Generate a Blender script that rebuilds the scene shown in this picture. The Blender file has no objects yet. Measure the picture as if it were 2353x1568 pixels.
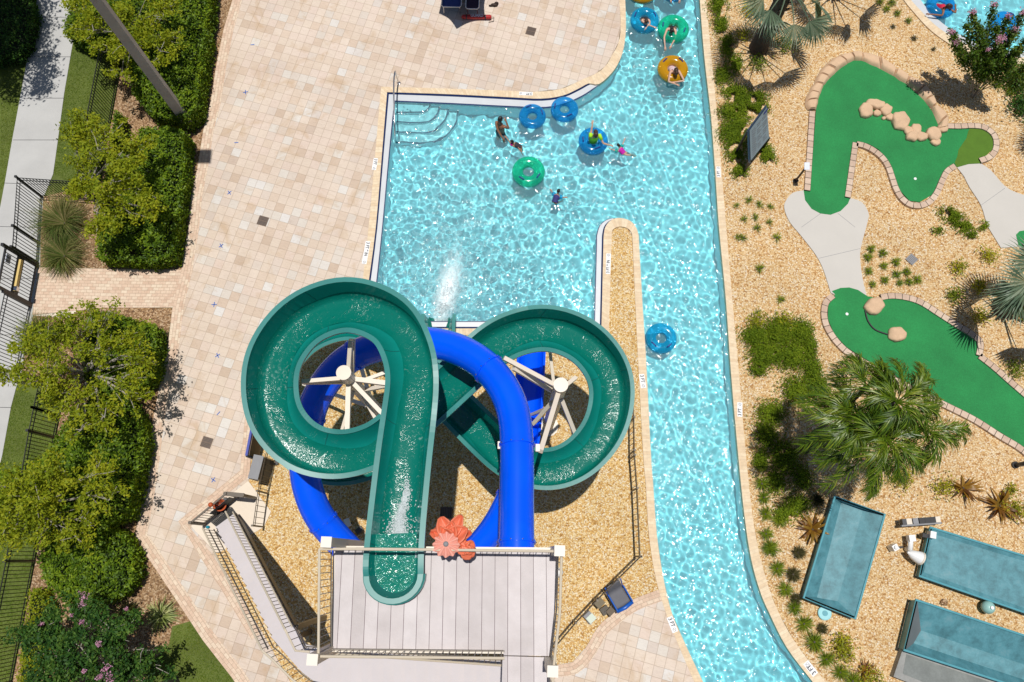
import bpy, bmesh, math, random
import numpy as np
from mathutils import Vector, Matrix, noise
from mathutils.geometry import tessellate_polygon
random.seed(7)
SC = bpy.context.scene
COL = SC.collection
R_ = math.radians
# ---------------------------------------------------------------- camera model
H = 24.7
TH, RO = R_(15.1), R_(1.1)
FPX, CX, CY = 1830.1, 1176.5, 784.0
_r = Vector((1, 0, 0)); _u = Vector((0, math.cos(TH), math.sin(TH)))
CF = Vector((0, math.sin(TH), -math.cos(TH)))
CR = _r * math.cos(RO) + _u * math.sin(RO)
CU = _u * math.cos(RO) - _r * math.sin(RO)

def W(x, y, z=0.0):
    """point at height z seen at photo position (x, y) (2353 px wide photo)"""
    d = CF + CR * ((x - CX) / FPX) + CU * ((CY - y) / FPX)
    t = (z - H) / d.z
    return Vector((d.x * t, d.y * t, z))

def zr(ox, oy, s):
    return lambda x, y: (ox + x * s, oy + y * s)
Z1 = zr(0, 0, .33366); Z2 = zr(588.2, 0, .33366); Z3 = zr(1176.5, 0, .33366); Z4 = zr(1764.7, 0, .33366)
Z5 = zr(0, 523, .3331); Z6 = zr(1764.7, 523, .3331); ZM = zr(1176.5, 523, .3331); Z7 = zr(1176.5, 1045.5, .3331)
Z8 = zr(1764.7, 1045.5, .3331); Z9 = zr(0, 1045.5, .3331); ZT = zr(431.4, 1098, .29953); ZP = zr(823.5, 1137.3, .27455)
ZL = zr(549, 627.5, .26663); ZR = zr(980.4, 666.7, .30006); ZK = zr(533.3, 941.2, .14006); ZQ = zr(2078.5, 431.4, .2749)
def zz(f, *pts): return [f(*p) for p in pts]

# ---------------------------------------------------------------- object helpers
def tag(o, label=None, cat=None, group=None, kind=None):
    if label: o['label'] = label
    if cat: o['category'] = cat
    if group: o['group'] = group
    if kind: o['kind'] = kind
    return o

def thing(name, label, cat, loc=(0, 0, 0), group=None):
    o = bpy.data.objects.new(name, None); COL.objects.link(o)
    o.location = loc; o.empty_display_size = .1
    return tag(o, label, cat, group)

def link(name, me, parent=None):
    o = bpy.data.objects.new(name, me); COL.objects.link(o)
    if parent is not None:
        o.parent = parent
        if parent.type == 'EMPTY':
            o.matrix_parent_inverse = parent.matrix_basis.inverted()
    return o

def copy_tree(o, parent=None):
    c = o.copy(); COL.objects.link(c)
    if parent is not None:
        c.parent = parent; c.matrix_parent_inverse = o.matrix_parent_inverse.copy()
    for ch in list(o.children): copy_tree(ch, c)
    return c

def basis(d):
    d = Vector(d).normalized()
    a = Vector((0, 0, 1)) if abs(d.z) < .95 else Vector((1, 0, 0))
    s = d.cross(a).normalized(); return s, s.cross(d).normalized()

class MB:
    def __init__(self): self.v = []; self.f = []; self.uv = None
    def add(self, vs, fs):
        b = len(self.v); self.v += [tuple(p) for p in vs]; self.f += [tuple(i + b for i in f) for f in fs]; return self
    def box(self, c, s, rz=0.0, mat=None):
        c = Vector(c); m = mat if mat is not None else Matrix.Rotation(rz, 3, 'Z')
        P = [c + m @ Vector((sx * s[0] / 2, sy * s[1] / 2, sz * s[2] / 2)) for sz in (-1, 1) for sy in (-1, 1) for sx in (-1, 1)]
        return self.add(P, [(0, 2, 3, 1), (4, 5, 7, 6), (0, 1, 5, 4), (2, 6, 7, 3), (0, 4, 6, 2), (1, 3, 7, 5)])
    def bar(self, a, b, w, h=None):
        a = Vector(a); b = Vector(b); h = h or w; s, u = basis(b - a)
        P = [p + s * (x * w / 2) + u * (y * h / 2) for p in (a, b) for x, y in ((-1, -1), (1, -1), (1, 1), (-1, 1))]
        return self.add(P, [(3, 2, 1, 0), (4, 5, 6, 7), (0, 1, 5, 4), (1, 2, 6, 5), (2, 3, 7, 6), (3, 0, 4, 7)])
    def tube(self, pts, r, n=8, cap=True, closed=False):
        pts = [Vector(p) for p in pts]; N = len(pts); rs = r if isinstance(r, (list, tuple)) else [r] * N
        b = len(self.v); u = None
        for i, p in enumerate(pts):
            if closed: d = pts[(i + 1) % N] - pts[i - 1]
            else: d = pts[min(i + 1, N - 1)] - pts[max(i - 1, 0)]
            if u is None: s, u = basis(d)
            d = d.normalized(); s = d.cross(u).normalized() if d.cross(u).length > 1e-6 else basis(d)[0]; u = s.cross(d).normalized()
            self.v += [tuple(p + (s * math.cos(2 * math.pi * k / n) + u * math.sin(2 * math.pi * k / n)) * rs[i]) for k in range(n)]
        for i in range(N if closed else N - 1):
            i2 = (i + 1) % N
            self.f += [(b + i * n + k, b + i * n + (k + 1) % n, b + i2 * n + (k + 1) % n, b + i2 * n + k) for k in range(n)]
        if cap and not closed:
            self.f.append(tuple(b + k for k in reversed(range(n)))); self.f.append(tuple(b + (N - 1) * n + k for k in range(n)))
        return self
    def lathe(self, prof, c=(0, 0, 0), n=20, axis=None):
        c = Vector(c); ax = Vector(axis or (0, 0, 1)).normalized(); s, u = basis(ax) if axis else (Vector((1, 0, 0)), Vector((0, 1, 0)))
        b = len(self.v); N = len(prof)
        for r, z in prof:
            self.v += [tuple(c + ax * z + (s * math.cos(2 * math.pi * k / n) + u * math.sin(2 * math.pi * k / n)) * r) for k in range(n)]
        for i in range(N - 1):
            self.f += [(b + i * n + k, b + i * n + (k + 1) % n, b + (i + 1) * n + (k + 1) % n, b + (i + 1) * n + k) for k in range(n)]
        self.f.append(tuple(b + k for k in reversed(range(n)))); self.f.append(tuple(b + (N - 1) * n + k for k in range(n)))
        return self
    def ball(self, c, r, n=10, m=6, mat=None):
        c = Vector(c); r = Vector((r, r, r)) if isinstance(r, (int, float)) else Vector(r); b = len(self.v)
        for i in range(m + 1):
            t = math.pi * i / m
            for k in range(n):
                a = 2 * math.pi * k / n
                p = Vector((r.x * math.sin(t) * math.cos(a), r.y * math.sin(t) * math.sin(a), r.z * math.cos(t)))
                self.v.append(tuple(c + (mat @ p if mat is not None else p)))
        for i in range(m):
            self.f += [(b + i * n + k, b + (i + 1) * n + k, b + (i + 1) * n + (k + 1) % n, b + i * n + (k + 1) % n) for k in range(n)]
        return self
    def torus(self, c, R, r, n=40, m=14, rz=1.0, sq=1.0):
        c = Vector(c); b = len(self.v)
        for i in range(n):
            a = 2 * math.pi * i / n
            for k in range(m):
                t = 2 * math.pi * k / m
                self.v.append(tuple(c + Vector(((R + r * math.cos(t)) * math.cos(a), (R + r * math.cos(t)) * math.sin(a) * sq, r * rz * math.sin(t)))))
        self.f += [(b + i * m + k, b + (i + 1) % n * m + k, b + (i + 1) % n * m + (k + 1) % m, b + i * m + (k + 1) % m) for i in range(n) for k in range(m)]
        return self
    def sheet(self, poly, z=0.0, holes=()):
        loops = [[Vector((p[0], p[1], 0)) for p in poly]] + [[Vector((p[0], p[1], 0)) for p in h] for h in holes]
        tr = tessellate_polygon(loops); P = [p for l in loops for p in l]; out = []
        for a, b, c in tr:
            n = (P[b] - P[a]).cross(P[c] - P[a]).z
            if abs(n) < 1e-9: continue
            out.append((a, b, c) if n > 0 else (a, c, b))
        return self.add([(p.x, p.y, z) for p in P], out)
    def prism(self, poly, z0, z1):
        self.sheet(poly, z1); b = len(self.v); n = len(poly)
        ar = sum(poly[i][0] * poly[(i + 1) % n][1] - poly[(i + 1) % n][0] * poly[i][1] for i in range(n))
        self.v += [(p[0], p[1], z0) for p in poly] + [(p[0], p[1], z1) for p in poly]
        for i in range(n):
            j = (i + 1) % n; q = (b + i, b + j, b + n + j, b + n + i)
            self.f.append(q if ar > 0 else q[::-1])
        return self
    def mesh(self, name, mat, smooth=False):
        me = bpy.data.meshes.new(name); me.from_pydata(self.v, [], self.f)
        if mat: me.materials.append(mat)
        if smooth:
            me.polygons.foreach_set('use_smooth', [True] * len(me.polygons))
        me.update(); return me
    def build(self, name, mat, parent=None, smooth=False, auto=None):
        o = link(name, self.mesh(name, mat, smooth or bool(auto)), parent)
        if auto: sharp(o.data, auto)
        return o
    def solo(self, name, mat, label, cat, group=None, smooth=False, kind=None, auto=None):
        return tag(self.build(name, mat, None, smooth, auto), label, cat, group, kind)
    def struct(self, name, mat, smooth=False):
        return tag(self.build(name, mat, None, smooth), kind='structure')

def sharp(me, ang=35):
    bm = bmesh.new(); bm.from_mesh(me); bmesh.ops.remove_doubles(bm, verts=bm.verts, dist=1e-5)
    bmesh.ops.recalc_face_normals(bm, faces=bm.faces)
    for e in bm.edges:
        if len(e.link_faces) == 2 and e.calc_face_angle(0) > R_(ang): e.smooth = False
    for f in bm.faces: f.smooth = True
    bm.to_mesh(me); bm.free()

def catmull(pts, n=8, closed=False):
    pts = [Vector(p) for p in pts]; N = len(pts); out = []
    for i in range(N if closed else N - 1):
        g = (lambda k: pts[k % N]) if closed else (lambda k: pts[min(max(k, 0), N - 1)])
        a, b, c, d = g(i - 1), g(i), g(i + 1), g(i + 2)
        for k in range(n):
            t = k / n
            out.append(.5 * ((2 * b) + (c - a) * t + (2 * a - 5 * b + 4 * c - d) * t * t + (3 * b - a - 3 * c + d) * t ** 3))
    if not closed: out.append(pts[-1])
    return out

def wp(pts, z=0.0): return [W(x, y, z) for x, y in pts]
def cm2(pts, n=5, closed=False): return [(p[0], p[1]) for p in catmull([(a, b, 0) for a, b in pts], n, closed)]

def fastmesh(name, V, Fq, mat, parent=None, smooth=False):
    """V (n,3) array, Fq (m,k) array of equal sized faces"""
    me = bpy.data.meshes.new(name); m, k = Fq.shape
    me.vertices.add(len(V)); me.vertices.foreach_set('co', np.asarray(V, dtype=np.float32).ravel())
    me.loops.add(m * k); me.loops.foreach_set('vertex_index', Fq.astype(np.int32).ravel())
    me.polygons.add(m); me.polygons.foreach_set('loop_start', np.arange(0, m * k, k, dtype=np.int32))
    if smooth: me.polygons.foreach_set('use_smooth', np.ones(m, dtype=bool))
    me.materials.append(mat); me.update(calc_edges=True); me.validate()
    return link(name, me, parent)

# ---------------------------------------------------------------- material helpers
def nd(nt, t, ins=None, **at):
    n = nt.nodes.new(t)
    for k, v in at.items(): setattr(n, k, v)
    for k, v in (ins or {}).items():
        s = n.inputs[k]
        if isinstance(v, bpy.types.NodeSocket): nt.links.new(v, s)
        else: s.default_value = v
    return n
def mth(nt, op, a, b=None, c=None):
    ins = {0: a}
    if b is not None: ins[1] = b
    if c is not None: ins[2] = c
    return nd(nt, 'ShaderNodeMath', ins, operation=op).outputs[0]
def vm(nt, op, a, b=None):
    ins = {0: a}
    if b is not None: ins[1] = b
    return nd(nt, 'ShaderNodeVectorMath', ins, operation=op).outputs[0]
def mix(nt, f, a, b, bt='MIX'):
    n = nd(nt, 'ShaderNodeMix', {0: f, 6: a, 7: b}, data_type='RGBA', blend_type=bt); return n.outputs[2]
def c4(c): return (c[0], c[1], c[2], 1.0)
def ramp(nt, f, stops, interp='LINEAR'):
    n = nd(nt, 'ShaderNodeValToRGB', {0: f}); r = n.color_ramp; r.interpolation = interp
    while len(r.elements) > 1: r.elements.remove(r.elements[-1])
    r.elements[0].position = stops[0][0]; r.elements[0].color = c4(stops[0][1])
    for p, c in stops[1:]:
        e = r.elements.new(p); e.color = c4(c)
    return n.outputs[0]
def new_mat(name, rough=.6, **k):
    m = bpy.data.materials.new(name); m.use_nodes = True; nt = m.node_tree
    b = nt.nodes['Principled BSDF']; b.inputs['Roughness'].default_value = rough
    for a, v in k.items(): b.inputs[a.replace('_', ' ')].default_value = v
    return m, nt, b
def pos(nt): return nd(nt, 'ShaderNodeNewGeometry').outputs['Position']
def nz(nt, vec, scale, detail=4, rough=.6, dist=0.0):
    return nd(nt, 'ShaderNodeTexNoise', {'Vector': vec, 'Scale': scale, 'Detail': detail, 'Roughness': rough, 'Distortion': dist}).outputs[0]
def bump(nt, b, h, strength=.3, dist=.02):
    n = nd(nt, 'ShaderNodeBump', {'Height': h, 'Strength': strength, 'Distance': dist}); nt.links.new(n.outputs[0], b.inputs['Normal']); return n

def M(name, col, rough=.6, var=.15, scale=3.0, fine=0.0, fscale=60, bmp=0.0, **k):
    """plain material: base colour broken by two noises"""
    m, nt, b = new_mat(name, rough, **k); p = pos(nt)
    n = nz(nt, p, scale, 5); f = mth(nt, 'MULTIPLY_ADD', n, 2 * var * 1.6, 1 - var * 1.6)
    if fine:
        f = mth(nt, 'MULTIPLY', f, mth(nt, 'MULTIPLY_ADD', nz(nt, p, fscale, 3), fine * 2, 1 - fine))
    col_ = nd(nt, 'ShaderNodeVectorMath', {0: (col[0], col[1], col[2]), 3: f}, operation='SCALE').outputs[0]
    nt.links.new(col_, b.inputs['Base Color'])
    if bmp: bump(nt, b, nz(nt, p, fscale, 4), bmp, .01)
    return m

# paving ------------------------------------------------------------------------------------
PHI = -.2595
TILE = .305
def paver_mat(name, anchor, tile=TILE, rot=PHI):
    m, nt, b = new_mat(name, .75); p = pos(nt)
    mp = nd(nt, 'ShaderNodeMapping', {'Vector': p, 'Location': (-anchor.x, -anchor.y, 0)}).outputs[0]
    mp = nd(nt, 'ShaderNodeVectorRotate', {'Vector': mp, 'Angle': -rot}, rotation_type='Z_AXIS').outputs[0]
    mp = nd(nt, 'ShaderNodeVectorMath', {0: mp, 3: 1 / tile}, operation='SCALE').outputs[0]
    cell = vm(nt, 'FLOOR', mp); fr = vm(nt, 'FRACTION', mp)
    cs = nd(nt, 'ShaderNodeSeparateXYZ', {0: cell}); fs = nd(nt, 'ShaderNodeSeparateXYZ', {0: fr})
    cid = nd(nt, 'ShaderNodeCombineXYZ', {0: cs.outputs[0], 1: cs.outputs[1], 2: 0.0}).outputs[0]
    wn = nd(nt, 'ShaderNodeTexWhiteNoise', {'Vector': cid}, noise_dimensions='3D')
    base = ramp(nt, wn.outputs[0], [(0, (.53, .42, .325)), (.05, (.60, .485, .385)), (.25, (.635, .54, .445)), (.55, (.66, .565, .475)),
                                    (.76, (.64, .53, .45)), (.85, (.60, .535, .465)), (.92, (.64, .60, .54)), (.97, (.66, .645, .62)), (.995, (.54, .44, .36))], 'LINEAR')
    # veins inside every stone
    off = nd(nt, 'ShaderNodeVectorMath', {0: wn.outputs[1], 3: 30.0}, operation='SCALE').outputs[0]
    st = vm(nt, 'ADD', nd(nt, 'ShaderNodeVectorMath', {0: mp, 1: (.9, 3.6, 1)}, operation='MULTIPLY').outputs[0], off)
    n1 = nz(nt, st, 2.1, 8, .75, 1.0)
    v = ramp(nt, n1, [(.25, (.74, .67, .62)), (.42, (.97, .95, .94)), (.6, (1.06, 1.05, 1.04)), (.8, (.88, .80, .75))])
    colr = mix(nt, 1.0, base, v, 'MULTIPLY')
    # old water stains
    s1 = nz(nt, p, 1.1, 5, .6, .8); stain = ramp(nt, s1, [(.54, (0, 0, 0)), (.68, (.55, .55, .55))])
    colr = mix(nt, stain, colr, (.50, .35, .21, 1))
    blotch = ramp(nt, nz(nt, p, .35, 3), [(.3, (.90, .87, .85)), (.7, (1.05, 1.05, 1.05))])
    colr = mix(nt, 1.0, colr, blotch, 'MULTIPLY')
    # joints
    jx = mth(nt, 'ABSOLUTE', mth(nt, 'SUBTRACT', fs.outputs[0], .5)); jy = mth(nt, 'ABSOLUTE', mth(nt, 'SUBTRACT', fs.outputs[1], .5))
    j = mth(nt, 'MAXIMUM', jx, jy); jm = mth(nt, 'SMOOTH_MIN', mth(nt, 'MULTIPLY', mth(nt, 'MAXIMUM', mth(nt, 'SUBTRACT', j, .466), 0.0), 40.0), 1.0, .1)
    colr = mix(nt, mth(nt, 'MULTIPLY', jm, .55), colr, (.27, .185, .115, 1))
    nt.links.new(colr, b.inputs['Base Color'])
    h = mth(nt, 'SUBTRACT', nz(nt, p, 40, 3), mth(nt, 'MULTIPLY', jm, 1.5)); bump(nt, b, h, .25, .006)
    return m

def brick_mat(name, bw=.19, bh=.1, cols=((.60, .43, .32), (.68, .52, .40), (.72, .60, .47)), joint=(.42, .31, .22), offset=.5, mort=.006):
    m, nt, b = new_mat(name, .8); uv = nd(nt, 'ShaderNodeUVMap').outputs[0]; p = pos(nt)
    br = nd(nt, 'ShaderNodeTexBrick', {'Vector': uv, 'Color1': (0, 0, 0, 1), 'Color2': (1, 1, 1, 1), 'Mortar': (.5, .5, .5, 1), 'Scale': 1.0, 'Mortar Size': mort,
                                       'Mortar Smooth': .2, 'Bias': 0.0, 'Brick Width': bw, 'Row Height': bh}, offset=offset)
    f = nd(nt, 'ShaderNodeSeparateColor', {0: br.outputs[0]}).outputs[0]
    colr = ramp(nt, f, [(0, cols[0]), (.5, cols[1]), (1, cols[2])])
    colr = mix(nt, 1.0, colr, ramp(nt, nz(nt, p, 9, 5), [(.3, (.86, .83, .80)), (.7, (1.08, 1.07, 1.05))]), 'MULTIPLY')
    colr = mix(nt, br.outputs['Fac'], colr, c4(joint)); nt.links.new(colr, b.inputs['Base Color'])
    bump(nt, b, mth(nt, 'SUBTRACT', nz(nt, p, 50, 3), br.outputs['Fac']), .3, .006)
    return m

def gravel_mat(name, cols, scale=23.0, tint=((.93, .9, .86), (1.08, 1.02, .95))):
    m, nt, b = new_mat(name, .8); p = pos(nt)
    pw = vm(nt, 'ADD', p, nd(nt, 'ShaderNodeVectorMath', {0: nd(nt, 'ShaderNodeTexNoise', {'Vector': p, 'Scale': 25.0}).outputs[1], 3: .03}, operation='SCALE').outputs[0])
    vo = nd(nt, 'ShaderNodeTexVoronoi', {'Vector': pw, 'Scale': scale, 'Randomness': 1.0}, feature='F1')
    f = nd(nt, 'ShaderNodeSeparateColor', {0: vo.outputs['Color']}).outputs[0]
    colr = ramp(nt, f, cols)
    edge = ramp(nt, vo.outputs['Distance'], [(.3, (1, 1, 1)), (.7, (.68, .58, .48))])
    colr = mix(nt, 1.0, colr, edge, 'MULTIPLY')
    big = ramp(nt, nz(nt, p, .55, 4), [(.3, tint[0]), (.7, tint[1])]); colr = mix(nt, 1.0, colr, big, 'MULTIPLY')
    nt.links.new(colr, b.inputs['Base Color'])
    bump(nt, b, mth(nt, 'MULTIPLY', vo.outputs['Distance'], -1.0), 1.0, .03)
    return m

def leaf_mat(name, cols, rough=.45, trans=.35, spec=.3, scale=1.3):
    m, nt, b = new_mat(name, rough); b.inputs['Specular IOR Level'].default_value = spec
    g = nd(nt, 'ShaderNodeNewGeometry'); r = g.outputs['Random Per Island']
    f = mth(nt, 'ADD', mth(nt, 'MULTIPLY', r, .75), mth(nt, 'MULTIPLY_ADD', nz(nt, g.outputs['Position'], scale, 3), 1.2, -.47))
    n = len(cols); colr = ramp(nt, f, [(i / (n - 1), c) for i, c in enumerate(cols)])
    nt.links.new(colr, b.inputs['Base Color'])
    t = nd(nt, 'ShaderNodeBsdfTranslucent'); nt.links.new(mix(nt, 1.0, colr, (1.5, 1.4, .6, 1), 'MULTIPLY'), t.inputs[0])
    ms = nd(nt, 'ShaderNodeMixShader', {0: trans}); nt.links.new(b.outputs[0], ms.inputs[1]); nt.links.new(t.outputs[0], ms.inputs[2])
    nt.links.new(ms.outputs[0], nt.nodes['Material Output'].inputs[0])
    return m

ORD = 'first second third fourth fifth sixth seventh eighth ninth tenth eleventh twelfth thirteenth fourteenth fifteenth sixteenth seventeenth eighteenth'.split()
MT = {}
tile_anchor = W(1129.5 * .78433, 117.3 * .78433)
MT['paver'] = paver_mat('travertine_pavers', tile_anchor)
MT['brick'] = brick_mat('border_bricks')
MT['pathbrick'] = brick_mat('path_bricks', .185, .105)
MT['edgebrick'] = brick_mat('golf_edge_bricks', .235, .40, ((.52, .38, .29), (.60, .46, .36), (.66, .53, .42)), (.10, .075, .05), 0.0, .012)
MT['coping'] = brick_mat('coping_stone', .10, .6, ((.70, .54, .36), (.745, .60, .415), (.78, .655, .475)), (.58, .45, .31), 0.0, .004)
MT['shelf'] = M('gutter_shelf_plaster', (.58, .60, .62), .35, .06, 2.0, .06, 30)
MT['stepw'] = M('step_plaster', (.78, .92, .96), .6, .05)
MT['navy'] = M('navy_tile', (.015, .03, .11), .25, .2, 20)
GC = [(0, (.40, .21, .07)), (.11, (.64, .39, .16)), (.32, (.76, .55, .28)), (.62, (.82, .65, .385)), (.86, (.86, .74, .52)), (1, (.90, .84, .72))]
MT['gravel'] = gravel_mat('river_gravel', GC)
MT['gravel2'] = gravel_mat('golden_gravel', [(0, (.46, .25, .06)), (.15, (.74, .48, .17)), (.40, (.84, .62, .27)), (.7, (.88, .74, .44)), (1, (.93, .87, .71))], 25)
MT['mulch'] = gravel_mat('bark_mulch', [(0, (.15, .085, .045)), (.3, (.34, .21, .11)), (.65, (.50, .34, .19)), (1, (.66, .51, .35))], 22, ((.8, .8, .8), (1.1, 1.05, 1.0)))
MT['soilgrass'] = M('lawn_soil', (.10, .13, .022), .9, .3, 1.2, .35, 30)
MT['concrete'] = M('sidewalk_concrete', (.47, .465, .45), .85, .10, 1.2, .10, 40, .15)
MT['concrete2'] = M('smooth_path_concrete', (.55, .52, .475), .8, .05, .8, .05, 60, .08)
MT['pad'] = M('cream_concrete', (.74, .64, .52), .8, .05, 2, .05, 40)
MT['turf'] = M('putting_turf', (.014, .215, .055), .85, .22, .9, .42, 38, .5)
MT['fringe'] = M('fringe_turf', (.08, .17, .012), .9, .12, 3, .3, 70, .3)
MT['rock'] = M('sandstone_rock', (.62, .425, .27), .85, .12, 4, .10, 25, .35)
MT['black'] = M('black_metal', (.018, .018, .02), .45, .1)
MT['cream'] = M('cream_paint', (.72, .64, .53), .45, .04, 3)
MT['capcream'] = M('post_cap_cream', (.74, .69, .60), .5, .03)
MT['white'] = M('white_plastic', (.80, .80, .79), .4, .03)
MT['steel'] = M('polished_steel', (.62, .63, .65), .18, .05, 3, Metallic=1.0)
MT['darkgrey'] = M('dark_grey', (.07, .07, .075), .6, .15)
MT['grey'] = M('mid_grey', (.25, .25, .26), .7, .12)
MT['pole'] = M('weathered_pole', (.34, .315, .29), .8, .15, 2, .12, 30)
MT['redtube'] = M('red_foam', (.42, .02, .02), .45, .08)
MT['print'] = M('white_print', (.82, .82, .82), .6, .02)
MT['blackprint'] = M('black_print', (.03, .03, .035), .6, .02)
MT['bluetape'] = M('blue_tape', (.02, .12, .45), .6, .1)
MT['drain'] = M('drain_iron', (.13, .085, .06), .6, .2, 12)

# pool plaster (one mesh, no painted light)
m, nt, b = new_mat('pool_plaster', .85); p = pos(nt)
colr = ramp(nt, nz(nt, p, .7, 4), [(.3, (.54, .90, .98)), (.7, (.66, .93, .99))]); nt.links.new(colr, b.inputs['Base Color'])
MT['plaster'] = m
m = bpy.data.materials.new('pool_water'); m.use_nodes = True; nt = m.node_tree; nt.nodes.clear()
rf = nd(nt, 'ShaderNodeBsdfRefraction', {'Color': (.64, .98, 1, 1), 'Roughness': 0.0, 'IOR': 1.33})
gl = nd(nt, 'ShaderNodeBsdfGlossy', {'Color': (1, 1, 1, 1), 'Roughness': .055}); bw = nd(nt, 'ShaderNodeBump', {'Height': nz(nt, pos(nt), 5.5, 1.5, .5), 'Strength': 1.0, 'Distance': .07}); nt.links.new(bw.outputs[0], gl.inputs['Normal'])
fr = nd(nt, 'ShaderNodeFresnel', {'IOR': 1.33}); ms = nd(nt, 'ShaderNodeMixShader', {0: fr.outputs[0], 1: rf.outputs[0], 2: gl.outputs[0]})
# aerated water: bubbles where the slide churns, plus an even pale veil brightening all the water
_rc = W(1035, 640); pw_ = pos(nt)
dd = nd(nt, 'ShaderNodeVectorMath', {0: nd(nt, 'ShaderNodeVectorMath', {0: pw_, 1: (_rc.x, _rc.y, 0)}, operation='SUBTRACT').outputs[0], 1: (1.0, .62, 0)}, operation='MULTIPLY').outputs[0]
ln_ = nd(nt, 'ShaderNodeVectorMath', {0: dd}, operation='LENGTH').outputs[1]
near = ramp(nt, mth(nt, 'MULTIPLY', ln_, .25), [(0, (1, 1, 1)), (.28, (.62, .62, .62)), (.75, (.22, .22, .22)), (1.0, (0, 0, 0))])
bub = ramp(nt, mth(nt, 'ADD', nz(nt, pw_, 5.5, 7, .78, .8), mth(nt, 'MULTIPLY_ADD', near, .22, -.11)), [(.46, (0, 0, 0)), (.68, (.75, .75, .75))])
_pc = W(1027, 668); _ax = W(1046, 590) - W(1013, 716)
pr_ = nd(nt, 'ShaderNodeVectorRotate', {'Vector': nd(nt, 'ShaderNodeVectorMath', {0: pw_, 1: (_pc.x, _pc.y, 0)}, operation='SUBTRACT').outputs[0], 'Angle': math.pi / 2 - math.atan2(_ax.y, _ax.x)}, rotation_type='Z_AXIS').outputs[0]
pe_ = nd(nt, 'ShaderNodeVectorMath', {0: nd(nt, 'ShaderNodeVectorMath', {0: pr_, 1: (1 / .50, 1 / 1.7, 0)}, operation='MULTIPLY').outputs[0]}, operation='LENGTH').outputs[1]
pe_ = mth(nt, 'ADD', pe_, mth(nt, 'MULTIPLY_ADD', nz(nt, nd(nt, 'ShaderNodeVectorMath', {0: pr_, 1: (2.6, 1, 1)}, operation='MULTIPLY').outputs[0], 4.0, 7, .75, .5), 1.3, -.65))
plume = ramp(nt, pe_, [(.15, (1, 1, 1)), (.55, (.62, .62, .62)), (1.0, (.12, .12, .12)), (1.35, (0, 0, 0))])
ff = mth(nt, 'MAXIMUM', mth(nt, 'MULTIPLY_ADD', mth(nt, 'MULTIPLY', bub, near), .55, .13), mth(nt, 'MULTIPLY', plume, .95))
mf = nd(nt, 'ShaderNodeMixShader', {0: ff, 1: ms.outputs[0], 2: nd(nt, 'ShaderNodeBsdfDiffuse', {0: mix(nt, plume, (.52, .90, .96, 1), (.88, .96, .98, 1))}).outputs[0]})
nd(nt, 'ShaderNodeOutputMaterial', {0: mf.outputs[0]}); MT['water'] = m

def strip(name, pairs, mat, z, zi=None, zo=None, n=1, parent=None, z2=None):
    """ribbon between paired photo points (a, b); optional skirts down to zi (a side) and zo (b side); metric UVs"""
    A = [W(p[0][0], p[0][1], z) for p in pairs]; B = [W(p[1][0], p[1][1], z if z2 is None else z2) for p in pairs]
    return ribbon(name, A, B, mat, zi, zo, parent)

def ribbon(name, A, B, mat, zi=None, zo=None, parent=None):
    bm = bmesh.new(); uvl = bm.loops.layers.uv.new('UVMap'); L = [0]
    for i in range(1, len(A)): L.append(L[-1] + (((A[i] + B[i]) - (A[i - 1] + B[i - 1])) / 2).length)
    va = [bm.verts.new(p) for p in A]; vb = [bm.verts.new(p) for p in B]
    def quad(vs, uvs):
        f = bm.faces.new(vs)
        for l, u in zip(f.loops, uvs): l[uvl].uv = u
    up = (B[0] - A[0]).cross(A[1] - A[0]).z
    sk = []
    if zi is not None: sk.append(([bm.verts.new((p.x, p.y, zi)) for p in A], va, True))
    if zo is not None: sk.append(([bm.verts.new((p.x, p.y, zo)) for p in B], vb, False))
    for i in range(len(A) - 1):
        w0, w1 = (B[i] - A[i]).length, (B[i + 1] - A[i + 1]).length
        q = [va[i], va[i + 1], vb[i + 1], vb[i]]; u = [(L[i], 0), (L[i + 1], 0), (L[i + 1], w1), (L[i], w0)]
        if up > 0: q.reverse(); u.reverse()
        quad(q, u)
        for lo, hi, s in sk:
            quad([lo[i], lo[i + 1], hi[i + 1], hi[i]], [(L[i], -.1), (L[i + 1], -.1), (L[i + 1], 0), (L[i], 0)])
    bmesh.ops.recalc_face_normals(bm, faces=bm.faces) if sk else None
    me = bpy.data.meshes.new(name); bm.to_mesh(me); bm.free(); me.materials.append(mat)
    if sk and len(me.polygons) and me.polygons[0].normal.z < 0: me.flip_normals()
    return link(name, me, parent)

def dens(pairs, n=4, cuts=()):
    out = []; e = [0] + list(cuts) + [len(pairs) - 1]
    for i0, i1 in zip(e[:-1], e[1:]):
        q = pairs[i0:i1 + 1]; a = cm2([p[0] for p in q], n); b = cm2([p[1] for p in q], n); out += list(zip(a, b))[(1 if out else 0):]
    return out

def inpoly(P, poly):
    x, y = P[:, 0], P[:, 1]; ins = np.zeros(len(P), bool); n = len(poly)
    for i in range(n):
        x1, y1 = poly[i][0], poly[i][1]; x2, y2 = poly[(i + 1) % n][0], poly[(i + 1) % n][1]
        if y1 == y2: continue
        c = ((y1 > y) != (y2 > y)) & (x < (x2 - x1) * (y - y1) / (y2 - y1) + x1); ins ^= c
    return ins

def offset_line(pts, d):
    """offset a world polyline to its left by d"""
    out = []
    for i, p in enumerate(pts):
        t = (pts[min(i + 1, len(pts) - 1)] - pts[max(i - 1, 0)]); t.z = 0; t.normalize()
        out.append(Vector((p.x - t.y * d, p.y + t.x * d, p.z)))
    return out

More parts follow.
